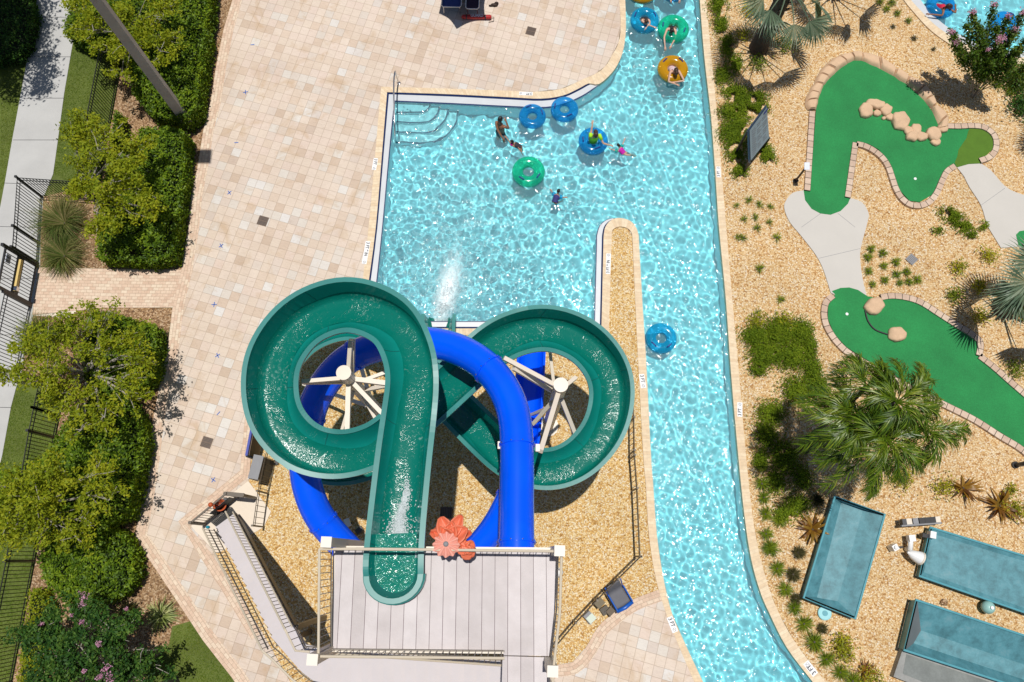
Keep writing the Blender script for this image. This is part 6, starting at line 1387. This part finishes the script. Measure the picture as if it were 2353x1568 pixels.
fan_palm('silver green fan palm cut off by the top edge above the golf rim', (1915, -22), 2.9, .27, 13, .95, 1.25)
fan_palm('silver green fan palm at the right edge by the golf path', (2304, 706), 2.3, .29, 16, 1.02, 1.2)
fan_palm('silver green fan palm out at the right with shadows by the crape myrtle', (2440, 300), 3.0, .25, 11, .9, 1.15)
# feather palm
def feather_palm(label, base, crowns):
    b = W(*base); t = thing('feather_palm', label, 'palm', b)
    for (cx_, cy_, h, nf, L_, tw_, le_) in crowns:
        c = W(cx_, cy_, h); o = b + Vector((RG.normal(0, .12), RG.normal(0, .12), 0)); MB().tube(catmull([o - Vector((0, 0, .05)), o.lerp(c, .5) + Vector((0, 0, .3)), c], 4), .07, 9).build('trunk', PBARK, t)
        for k in range(nf):
            a = k * 2.399 + tw_ + RG.normal(0, .25); el = R_(RG.uniform(8, 62)); hd_ = Vector((math.cos(a), math.sin(a), 0)) + Vector((le_[0], le_[1], 0)); hd_.normalize(); ln = L_ * RG.uniform(.7, 1.15); pts = []; cu = RG.normal(0, .35); sd_ = Vector((-hd_.y, hd_.x, 0))
            for i in range(13):
                f = i / 12; r = ln * f * math.cos(el) * (1 - .15 * f); z = ln * (f * math.sin(el) - .62 * f * f); pts.append(c + hd_ * r + sd_ * cu * f * f * ln * .5 + Vector((0, 0, z)))
            V, F = [], []
            for i in range(52):
                f = .12 + .88 * i / 51; q = f * 12; j = min(int(q), 11); p = pts[j].lerp(pts[j + 1], q - j); tan = (pts[j + 1] - pts[j]).normalized(); side = tan.cross(Vector((0, 0, 1))).normalized()
                for s_ in (-1, 1):
                    ll = L_ * .30 * (math.sin(math.pi * min(1, .18 + .72 * f)) ** .6) * RG.uniform(.7, 1.25); d = (side * s_ * RG.uniform(.25, .9) + tan * 1.0 + Vector((0, 0, RG.uniform(-.35, .3)))).normalized(); m_ = p + d * ll * .5; e = p + d * ll + Vector((0, 0, -.45 * ll)); w_ = side * s_ * RG.uniform(.008, .017) if RG.uniform() < .5 else tan.cross(d).normalized() * RG.uniform(.008, .016); b_ = len(V)
                    V += [p - w_ * .6, p + w_ * .6, m_ + w_, m_ - w_, e]; F += [(b_, b_ + 1, b_ + 2), (b_, b_ + 2, b_ + 3), (b_ + 3, b_ + 2, b_ + 4)]
            fr_ = fastmesh('frond', np.array([tuple(v) for v in V]), np.array(F), LM['feather'], t); MB().tube(pts, [.018 * (1 - .8 * i / 12) for i in range(13)], 4).build('rachis', LM['feather'], fr_)
    return t
feather_palm('feathery green palm arching over the lower golf hole edge', (1850, 1020), [(1955, 960, 4.4, 13, 1.75, .3, (-.25, .1)), (2060, 925, 5.2, 14, 1.75, 1.1, (.2, .25)), (2035, 1010, 4.8, 14, 1.8, 2.0, (.1, -.2)), (2120, 985, 4.6, 11, 1.6, 2.9, (.3, .0)), (1985, 1035, 4.0, 11, 1.6, .9, (-.3, -.25)), (1990, 890, 4.9, 9, 1.5, .2, (.0, .4))])
bush('leafy shrub just below the crape myrtle at the right edge', 2335, 190, .55, 'myrtle', 1600, .05, 1.0)
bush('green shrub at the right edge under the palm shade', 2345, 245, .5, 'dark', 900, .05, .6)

# lawn blades (nobody can count them)
def lawn_blades(polys, dens_):
    B = []
    for pl_ in polys:
        w_ = wp(pl_); q = samp(w_, int(area(w_) * dens_)); B.append(np.stack([q[:, 0], q[:, 1], np.full(len(q), -.026)], 1))
    B = np.concatenate(B); n = len(B); a = RG.uniform(0, 6.28, n); o = blades('lawn_grass', B, np.stack([np.cos(a), np.sin(a)], 1), RG.uniform(.03, .065, n), np.full(n, .011), np.full(n, 1.0), np.full(n, .5), LM['lawn'], None, 1); o['kind'] = 'stuff'
lawn_blades([[(177, 33), (167, 100), (147, 217), (134, 317), (122, 400), (230, 455), (247, 320), (277, 157), (284, 40), (290, -20), (185, -20)], [(0, -20), (92, -20), (80, 33), (57, 167), (28, 320), (10, 424), (0, 440)],
             [(40, 880), (135, 960), (127, 1006), (80, 1289), (27, 1568), (-10, 1568), (-10, 1070), (5, 1045), (25, 935)], [(436, 1430), (533, 1558), (545, 1580), (330, 1580), (345, 1530), (388, 1485), (400, 1440)]], 1500)
# ================================================================ TUBES AND PEOPLE
def vinyl(name, col, tr=.38):
    m = bpy.data.materials.new(name); m.use_nodes = True; nt = m.node_tree; b = nt.nodes['Principled BSDF']; b.inputs['Roughness'].default_value = .14; b.inputs['Coat Weight'].default_value = .6
    b.inputs['Base Color'].default_value = c4(col); lw = nd(nt, 'ShaderNodeLayerWeight', {'Blend': .35}); tp = nd(nt, 'ShaderNodeBsdfTransparent', {'Color': c4([min(1, .30 + v * 1.1) for v in col])})
    f = mth(nt, 'MULTIPLY_ADD', lw.outputs['Facing'], .45, 1 - tr); f = mth(nt, 'MINIMUM', f, 1.0)
    ms = nd(nt, 'ShaderNodeMixShader', {0: f}); nt.links.new(tp.outputs[0], ms.inputs[1]); nt.links.new(b.outputs[0], ms.inputs[2]); nt.links.new(ms.outputs[0], nt.nodes['Material Output'].inputs[0]); return m
VB = vinyl('blue_vinyl', (.01, .34, .74), .68); VC = vinyl('cyan_vinyl', (.01, .43, .70), .68); VG = vinyl('green_vinyl', (.01, .58, .34), .62); VY = vinyl('amber_vinyl', (.62, .30, .0), .35); HN = M('navy_handle', (.01, .03, .22), .5, .1)
def swim_tube(label, x, y, rpx, mat, handles=((.8, 0), (3.9, 0)), rz=1.0):
    c = W(x, y, .06); r = px2m(rpx, (x, y)); R, m_ = r * .66, r * .34; t = thing('swim_tube', label, 'swim tube', (c.x, c.y, ZWAT), 'inflatable swim tubes')
    cz = ZWAT + m_ * .45; MB().torus((c.x, c.y, cz), R, m_, 56, 20, .85).build('ring', mat, t, smooth=True)
    MB().torus((c.x, c.y, cz + m_ * .50), R - m_ * .60, .006, 56, 5).build('inner_seam', mat, t, smooth=True)
    for a, q in handles:
        d = Vector((math.cos(a), math.sin(a), 0)); s_ = Vector((-d.y, d.x, 0)); p = Vector((c.x, c.y, cz)) + d * (R + m_ * .15); e = m_ * .86
        MB().tube([p + s_ * -.10 + Vector((0, 0, e * .9)), p + s_ * -.05 + Vector((0, 0, e + .03)), p + s_ * .05 + Vector((0, 0, e + .03)), p + s_ * .10 + Vector((0, 0, e * .9))], .022, 6).build('handle', HN, t)
    MB().lathe([(.018, 0), (.014, .02)], (c.x + R * .6, c.y + R * .8, cz + m_ * .83), 8).build('valve', mat, t)
    return Vector((c.x, c.y, cz)), R, m_
swim_tube('blue swim tube floating empty beside the pool gutter left of another', 1223.5, 265, 31, VB, ((.3, 0), (2.0, 0)))
swim_tube('blue swim tube touching the curved top coping of the pool', 1297.5, 249, 32, VB, ((3.0, 0), (5.2, 0)))
swim_tube('empty emerald green swim tube in the middle of the pool', 1214.5, 393, 38, VG, ((5.7, 0), (4.1, 0)))
swim_tube('empty cyan swim tube in the lazy river beside the slide', 1520, 776, 36, VC, ((3.9, 0), (5.4, 0)))
tw1 = swim_tube('blue swim tube carrying the swimmer in a neon shirt', 1363.7, 322, 34, VB, ((3.2, 0), (5.1, 0)))
tw2 = swim_tube('cyan blue swim tube with a swimmer in black at the river top', 1482, 43.5, 33, VC, ((.4, 0), (2.8, 0)))
tw3 = swim_tube('green swim tube carrying the swimmer with arms stretched forward', 1548, 64, 36, VG, ((3.0, 0), (5.9, 0)))
tw4 = swim_tube('amber swim tube carrying the swimmer with long brown hair', 1546.6, 157, 35.5, VY, ((2.4, 0), (.8, 0)))
swim_tube('amber swim tube cut off by the top edge of the river', 1477, -26, 36, VY)
tw5 = swim_tube('blue swim tube mostly above the top edge of the river', 1550, -32, 36, VB)
tw6 = swim_tube('blue swim tube in the round pool with a swimmer in red', 2164, 10, 33, VB, ((2.5, 0), (5.5, 0)))
swim_tube('dark blue swim tube half hidden behind the crape myrtle blossoms', 2312, 52, 32, VB, ((1, 0), (4, 0)))

def skinmat(name, col): return M(name, col, .5, .05, 9, Subsurface_Weight=.08)
SKL, SKT, SKD = skinmat('fair_skin', (.60, .36, .26)), skinmat('tan_skin', (.40, .20, .12)), skinmat('brown_skin', (.26, .115, .06))
HB, HK = M('brown_hair', (.05, .022, .012), .5, .2, 30), M('black_hair', (.010, .008, .008), .45, .2, 30)
def cloth(name, col): return M(name, col, .75, .06, 12)
def hand(v, e, r, wrist, d, nrm, s):
    """palm, four fingers, thumb as short skinned chains; d = forearm direction"""
    d = d.normalized(); sd_ = d.cross(nrm).normalized(); nrm = sd_.cross(d); pi_ = len(v); v.append(wrist + d * .045 * s); r.append((.034 * s, .020 * s)); e.append((v_i(wrist, v), pi_))
    k0 = len(v); v.append(wrist + d * .088 * s); r.append((.038 * s, .018 * s)); e.append((pi_, k0))
    for i, (o, ln) in enumerate(((-.030, .062), (-.010, .075), (.010, .070), (.029, .054))):
        a = len(v); v += [wrist + d * .098 * s + sd_ * o * s, wrist + d * (.098 + ln * .55) * s + sd_ * o * 1.15 * s - nrm * .010 * s, wrist + d * (.098 + ln) * s + sd_ * o * 1.2 * s - nrm * .028 * s]; r += [(.0095 * s,) * 2, (.009 * s,) * 2, (.007 * s,) * 2]; e += [(k0, a), (a, a + 1), (a + 1, a + 2)]
    a = len(v); v += [wrist + d * .055 * s - sd_ * .045 * s - nrm * .008 * s, wrist + d * .088 * s - sd_ * .062 * s - nrm * .02 * s]; r += [(.011 * s,) * 2, (.009 * s,) * 2]; e += [(pi_, a), (a, a + 1)]
def v_i(p, v): return min(range(len(v)), key=lambda i: (v[i] - p).length)

def person(label, J, s, skin, hair, hair_len=0.0, tops=(), group=None, female=False):
    """J: dict of world joints; pelvis, chest, neck, head, (l|r)(sh, el, wr, hip, kn, an); tops: [(name, material, kind)]"""
    t = thing('person', label, 'person', J['pelvis'], group); v, e, r = [], [], []
    def add(p, rad, par=None):
        v.append(Vector(p)); r.append(rad if isinstance(rad, tuple) else (rad, rad)); i = len(v) - 1
        if par is not None: e.append((par, i))
        return i
    pel, ch, nk, hd = (Vector(J[k]) for k in ('pelvis', 'chest', 'neck', 'head'))
    sh = (Vector(J['rsh']) - Vector(J['lsh'])).normalized()
    ip = add(pel, (.135 * s, .105 * s)); iw = add(pel.lerp(ch, .45), (.118 * s, .090 * s), ip); ic = add(ch, (.150 * s, .108 * s), iw); iu = add(ch.lerp(nk, .6), (.105 * s, .075 * s), ic); ink = add(nk, .052 * s, iu)
    up_ = (hd - nk).normalized(); add(nk.lerp(hd, .5), .052 * s, ink)
    for q in 'lr':
        S, E_, Wr = (Vector(J[q + k]) for k in ('sh', 'el', 'wr')); a = add(S, .056 * s, ic); b = add(S.lerp(E_, .5), .047 * s, a); c = add(E_, .040 * s, b); d = add(E_.lerp(Wr, .4), .040 * s, c); w_ = add(Wr, .026 * s, d)
        hand(v, e, r, Wr, Wr - E_, Vector((0, 0, 1)) if abs((Wr - E_).normalized().z) < .9 else Vector((0, 1, 0)), s)
        Hp, K, A = (Vector(J[q + k]) for k in ('hip', 'kn', 'an')); a = add(Hp, .085 * s, ip); b = add(Hp.lerp(K, .5), .074 * s, a); c = add(K, .055 * s, b); d = add(K.lerp(A, .35), .053 * s, c); f = add(A, .034 * s, d)
        fd = Vector(J.get('fwd', (0, 1, 0))) if (A - K).normalized().z < -.6 else (A - K).normalized(); g = add(A + fd * .10 * s - Vector((0, 0, .04 * s)), (.038 * s, .026 * s), f); add(A + fd * .18 * s - Vector((0, 0, .045 * s)), (.032 * s, .018 * s), g)
    me = bpy.data.meshes.new('body'); me.from_pydata([tuple(p) for p in v], e, []); me.materials.append(skin); o = link('body', me, t)
    sk = o.modifiers.new('skin', 'SKIN'); sk.use_smooth_shade = True
    for i, q in enumerate(me.skin_vertices[0].data): q.radius = r[i]; q.use_root = (i == 0)
    o.modifiers.new('sub', 'SUBSURF').render_levels = 1; o.modifiers[-1].levels = 1; o.cycles.is_caustics_receiver = True
    # head with face
    fw = Vector(J.get('face', J.get('fwd', (0, 1, 0)))); fw = (fw - up_ * fw.dot(up_)).normalized(); rt_ = fw.cross(up_).normalized(); mat_ = Matrix((rt_, fw, up_)).transposed(); hc = hd + up_ * .02 * s
    hm = MB(); n, m_ = 20, 14
    for i in range(m_ + 1):
        th = math.pi * i / m_
        for k in range(n):
            a = 2 * math.pi * k / n; x, y, z = math.sin(th) * math.cos(a), math.sin(th) * math.sin(a), math.cos(th); jaw = 1 - .22 * max(0, -z); p = Vector((x * .076 * jaw, (y * .096 - (.006 if z < 0 else 0)) * (1 - .10 * max(0, -z)), z * .116))
            if y > .82 and -.45 < z < .12: p.y += .022 * (1 - abs(z + .15) / .35) if abs(z + .15) < .35 and abs(x) < .3 else 0
            hm.v.append(tuple(hc + mat_ @ (p * s)))
    hm.f = [(i * n + k, (i + 1) * n + k, (i + 1) * n + (k + 1) % n, i * n + (k + 1) % n) for i in range(m_) for k in range(n)]
    ho = hm.build('head', skin, t, smooth=True)
    for sx in (-1, 1):
        MB().ball(hc + mat_ @ (Vector((sx * .030, .086, .012)) * s), .012 * s, 8, 6).build('eye', MT['blackprint'], ho); MB().ball(hc + mat_ @ (Vector((sx * .078, -.004, -.004)) * s), tuple(q * s for q in (.012, .018, .03)), 8, 6, mat_).build('ear', skin, ho)
    MB().ball(hc + mat_ @ (Vector((0, .086, -.052)) * s), tuple(q * s for q in (.024, .008, .008)), 8, 6, mat_).build('mouth', M('lips', (.35, .12, .10), .5), ho)
    hr_ = MB(); 
    for i in range(m_ + 1):
        th = math.pi * .62 * i / m_
        for k in range(n):
            a = 2 * math.pi * k / n; y = math.sin(a); th2 = th * (.62 if y > .35 else (1.0 if y < -.1 else .85)); p = Vector((math.sin(th2) * math.cos(a) * .084, math.sin(th2) * y * .104 - .004, math.cos(th2) * .126)); hr_.v.append(tuple(hc + mat_ @ (p * s * (1 + .03 * math.sin(9 * a + 4 * th)))))
    hr_.f = [(i * n + k, (i + 1) * n + k, (i + 1) * n + (k + 1) % n, i * n + (k + 1) % n) for i in range(m_) for k in range(n)]
    hh = hr_.build('hair', hair, t, smooth=True)
    if hair_len:
        bk = hc - fw * .075 * s; MB().tube([hc - fw * .05 * s + up_ * .08 * s, bk - fw * .02 * s, bk - up_ * hair_len * .5 * s - fw * .02 * s, bk - up_ * hair_len * s], [.06 * s, .085 * s, .075 * s, .03 * s], 12).build('hair_fall', hair, hh, smooth=True)
    def shell(pts, rad, nm, m2):
        mb = MB(); n2 = 18; b0 = 0
        for (p, (ra, rb)) in zip(pts, rad):
            ax = (pts[-1] - pts[0]).normalized(); x_ = (sh - ax * sh.dot(ax)).normalized(); y_ = ax.cross(x_)
            mb.v += [tuple(p + x_ * ra * math.cos(2 * math.pi * k / n2) + y_ * rb * math.sin(2 * math.pi * k / n2)) for k in range(n2)]
        mb.f = [(i * n2 + k, (i + 1) * n2 + k, (i + 1) * n2 + (k + 1) % n2, i * n2 + (k + 1) % n2) for i in range(len(pts) - 1) for k in range(n2)]
        mb.build(nm, m2, t, smooth=True)
    for nm, m2, kind in tops:
        if kind in ('shirt', 'suit', 'top'):
            lo = pel if kind != 'top' else pel.lerp(ch, .55); hi = ch.lerp(nk, .62); P = [lo.lerp(hi, f) for f in (0, .2, .4, .6, .8, .93, 1.0)]; P2 = [(.158, .122), (.150, .112), (.146, .112), (.165, .124), (.170, .122), (.120, .096), (.07, .065)]
            shell(P, [(a * s, b * s) for a, b in P2], nm, m2)
        if kind == 'shirt':
            for q in 'lr':
                S, E_ = Vector(J[q + 'sh']), Vector(J[q + 'el']); MB().tube([S.lerp(ch, .3), S, S.lerp(E_, .55)], [.070 * s, .070 * s, .062 * s], 12).build('sleeve', m2, t, smooth=True)
        if kind == 'trunks':
            P = [pel + (ch - pel).normalized() * q * s for q in (.06, .0, -.06)]; shell(P, [(.158 * s, .125 * s), (.17 * s, .135 * s), (.175 * s, .14 * s)], nm, m2)
            for q in 'lr': Hp, K = Vector(J[q + 'hip']), Vector(J[q + 'kn']); MB().tube([Hp, Hp.lerp(K, .5), Hp.lerp(K, .85)], [.105 * s, .098 * s, .092 * s], 12).build('trunk_leg', m2, t, smooth=True)
    return t
def fw_rt(d): f = Vector((d[0], d[1], 0)).normalized(); return f, Vector((f.y, -f.x, 0))
def armband(label_mat, a, b, rr): pass
def floatie(t, S, E_, mat, s):
    c = S.lerp(E_, .55); d = (E_ - S).normalized(); MB().lathe([(.045 * s, -.07 * s), (.085 * s, -.055 * s), (.10 * s, 0), (.085 * s, .055 * s), (.045 * s, .07 * s)], c, 16, d).build('armband', mat, t, smooth=True)

# standing man
c = W(1150, 303, -.12); f, rt = fw_rt((.55, .84)); U = Vector((0, 0, 1)); s = 1.0
J = dict(pelvis=c + U * -.02, chest=c + U * .38, neck=c + U * .58, head=c + U * .72 + f * .03 - rt * .02, rsh=c + rt * .19 + U * .50, lsh=c - rt * .19 + U * .50,
         rel=c + rt * .25 + f * .14 + U * .26, rwr=c + rt * .08 + f * .24 + U * .40, lel=(c - rt * .19 + U * .50).lerp(W(1154, 316, .05), .5) - rt * .02 - f * .05, lwr=W(1154, 316, .05), rhip=c + rt * .09 - U * .10, lhip=c - rt * .09 - U * .10, rkn=c + rt * .1 - U * .50 + f * .05, lkn=c - rt * .1 - U * .50 + f * .05, ran=c + rt * .1 - U * .90, lan=c - rt * .1 - U * .90, fwd=f)
person('man in dark navy trunks standing waist deep in the pool', J, 1.0, SKD, HK, 0, (('swim_trunks', cloth('navy_cloth', (.015, .03, .07)), 'trunks'),))
def floater(label, head, hips, la, ra, foot, s, skin, hair, tops, band=None, hl=.0, z=.04, zh=.12):
    hd_, hp = W(*head, zh), W(*hips, z - .10); ax = (hp - hd_); ax.z = 0; ax.normalize(); f = -ax; rt = Vector((f.y, -f.x, 0)); ch = hd_.lerp(hp, .45) - U * .06; nk = hd_.lerp(hp, .2) - U * .02
    if (hp - hd_).length < .5 * s: hp = hd_ - f * .5 * s - U * .16; ch = hd_ - f * .22 * s - U * .10; nk = hd_ - f * .09 * s - U * .05
    L_, R2 = W(*la, .04), W(*ra, .04); ls, rs = ch - rt * .13 * s + f * .06 * s, ch + rt * .13 * s + f * .06 * s; ft = W(*foot, -.12)
    J = dict(pelvis=hp, chest=ch, neck=nk, head=hd_ + U * .06 * s, lsh=ls, rsh=rs, lel=ls.lerp(L_, .5) - U * .03, lwr=L_, rel=rs.lerp(R2, .5) - U * .03, rwr=R2, lhip=hp - rt * .07 * s, rhip=hp + rt * .07 * s, lkn=hp.lerp(ft, .5) - rt * .08 * s, rkn=hp.lerp(ft, .5) + rt * .08 * s - U * .08, lan=ft - rt * .07 * s, ran=ft + rt * .08 * s - U * .1, fwd=f)
    t = person(label, J, s, skin, hair, hl, tops)
    if band:
        floatie(t, ls, J['lel'], band, s * 1.15); floatie(t, rs, J['rel'], band, s * 1.15)
    return t
PKB, TLB, BLB = vinyl('pink_vinyl', (.75, .01, .28), .1), vinyl('teal_vinyl', (.0, .42, .36), .15), vinyl('sky_vinyl', (.0, .32, .62), .1)
floater('small child with hot pink armbands beside the standing man', (1177, 327), (1188, 337), (1164, 317), (1192, 341), (1200, 349), .62, SKT, HK, (('swimsuit', cloth('dark_suit', (.03, .02, .03)), 'suit'),), PKB)
floater('small child in a magenta swimsuit with teal armbands', (1421, 336), (1433, 352), (1405, 343), (1434, 324), (1456, 357), .62, SKL, HK, (('swimsuit', cloth('magenta_suit', (.55, .01, .36)), 'suit'),), TLB)
floater('small child in dark blue with sky blue armbands near the green tube', (1283, 441), (1279, 455), (1268, 440), (1297, 454), (1286, 460), .66, SKT, HK, (('rash_shirt', cloth('indigo_cloth', (.03, .03, .16)), 'suit'),), BLB, zh=.16)
def tuber(label, ring_, head, hands, f2, s, skin, hair, tops, hl=.0, sit=False, elb=None, headz=.34):
    ctr, R, m_ = ring_; f, rt = fw_rt(f2); hd_ = W(*head, headz); nk = hd_ - f * .10 * s - U * .10 * s; ch = nk - f * .12 * s - U * .12 * s; pl_ = ctr - f * .10 - U * .12
    if sit: nk = hd_ - U * .14 * s; ch = nk - U * .22 * s; pl_ = Vector((ctr.x, ctr.y, ctr.z + .02)); ch = pl_.lerp(nk, .62)
    ls, rs = nk.lerp(ch, .35) - rt * .165 * s, nk.lerp(ch, .35) + rt * .165 * s; hl_, hr2 = W(*hands[0], hands[0][2] if len(hands[0]) > 2 else ctr.z + m_ * .75) if len(hands[0]) == 2 else W(hands[0][0], hands[0][1], hands[0][2]), W(*hands[1][:2], hands[1][2] if len(hands[1]) > 2 else ctr.z + m_ * .75)
    le = (ls.lerp(hl_, .5) - rt * .07) if not elb else W(*elb[0]); re = (rs.lerp(hr2, .5) + rt * .07) if not elb else W(*elb[1])
    kd = -f if not sit else f
    J = dict(pelvis=pl_, chest=ch, neck=nk, head=hd_, lsh=ls, rsh=rs, lel=le, lwr=hl_, rel=re, rwr=hr2, lhip=pl_ - rt * .08, rhip=pl_ + rt * .08, lkn=pl_ - rt * .12 + kd * .32 * s - U * (.10 if not sit else -.06), rkn=pl_ + rt * .12 + kd * .32 * s - U * (.10 if not sit else -.06), lan=pl_ - rt * .12 + kd * .55 * s - U * .42, ran=pl_ + rt * .12 + kd * .55 * s - U * .42, fwd=f, face=f)
    return person(label, J, s, skin, hair, hl, tops)
tuber('swimmer in a neon green shirt sitting on a blue tube', tw1, (1368.5, 305), ((1361, 287, .75), (1401, 334, .22)), (-.15, 1), .95, SKL, HB, (('neon_shirt', cloth('neon_cloth', (.42, .80, .02)), 'shirt'),), .22, True, ((1359, 300, .62), (1386, 330, .32)), .72)
tuber('swimmer in a black top leaning over a cyan tube', tw2, (1485, 49), ((1486, 62), (1501, 62)), (.05, -1), .85, SKL, HB, (('black_top', cloth('black_cloth', (.012, .012, .015)), 'top'),), .0, False, ((1508, 45, .22), (1468, 55, .22)) if False else None, .30)
tuber('swimmer stretching both arms forward over a green tube', tw3, (1543.5, 70), ((1543, 104, .0), (1528, 107, .0)), (-.15, -1), .92, SKL, HK, (('black_top', cloth('black_cloth', (.012, .012, .015)), 'top'),), .0, False, None, .30)
tuber('swimmer with long brown hair resting folded arms on an amber tube', tw4, (1553.5, 167), ((1552, 189), (1553, 194)), (.15, -1), .92, SKL, HB, (('pale_top', cloth('pale_pink_cloth', (.72, .56, .60)), 'suit'),), .16, False, ((1572, 186, .18), (1536, 188, .18)), .32)
tuber('swimmer in a red swimsuit face down on the round pool tube', tw6, (2181, 16), ((2196, 17), (2137, 33)), (.85, -.2), .85, SKD, HB, (('red_swimsuit', cloth('red_cloth', (.62, .01, .05)), 'suit'),), .12, False, ((2196, 30, .1), (2165, 36, .12)), .26)
tuber('swimmer on the blue tube at the top edge of the river', tw5, (1551, -30), ((1562, -2, .0), (1540, -3, .02)), (.1, -1), .9, SKL, HB, (('black_top', cloth('black_cloth', (.012, .012, .015)), 'top'),), 0, False, None, .3)
# ================================================================ light, sky, camera
sd = (Vector((0, 0, H)) - W(1134, 1420)).normalized()
el = math.asin(sd.z); az = math.atan2(sd.x, sd.y)
w = bpy.data.worlds.new('World'); SC.world = w; w.use_nodes = True; nt = w.node_tree
sky = nd(nt, 'ShaderNodeTexSky', sky_type='NISHITA', sun_disc=False, sun_elevation=el, sun_rotation=az)
nt.links.new(sky.outputs[0], nt.nodes['Background'].inputs[0]); nt.nodes['Background'].inputs[1].default_value = .065
L = bpy.data.lights.new('sun', 'SUN'); L.energy = 5.0; L.angle = R_(.53); L.color = (1, .965, .91); L.cycles.is_caustics_light = True
lo = bpy.data.objects.new('sun', L); lo.rotation_euler = sd.to_track_quat('Z', 'Y').to_euler(); lo.location = sd * 60; COL.objects.link(lo)
cd = bpy.data.cameras.new('camera'); cd.lens = 28; cd.sensor_width = 36; cd.clip_end = 500
co = bpy.data.objects.new('camera', cd); COL.objects.link(co)
co.matrix_world = Matrix((( CR.x, CU.x, -CF.x, 0), (CR.y, CU.y, -CF.y, 0), (CR.z, CU.z, -CF.z, H), (0, 0, 0, 1)))
SC.camera = co
SC.view_settings.view_transform = 'Standard'; SC.view_settings.look = 'None'; SC.view_settings.exposure = -0.38; SC.view_settings.gamma = 1.0
SC.cycles.caustics_reflective = False; SC.cycles.caustics_refractive = True
SC.cycles.max_bounces = 8; SC.cycles.transparent_max_bounces = 12
SC.cycles.sample_clamp_indirect = 6.0; SC.cycles.sample_clamp_direct = 0.0
SC.cycles.use_denoising = True
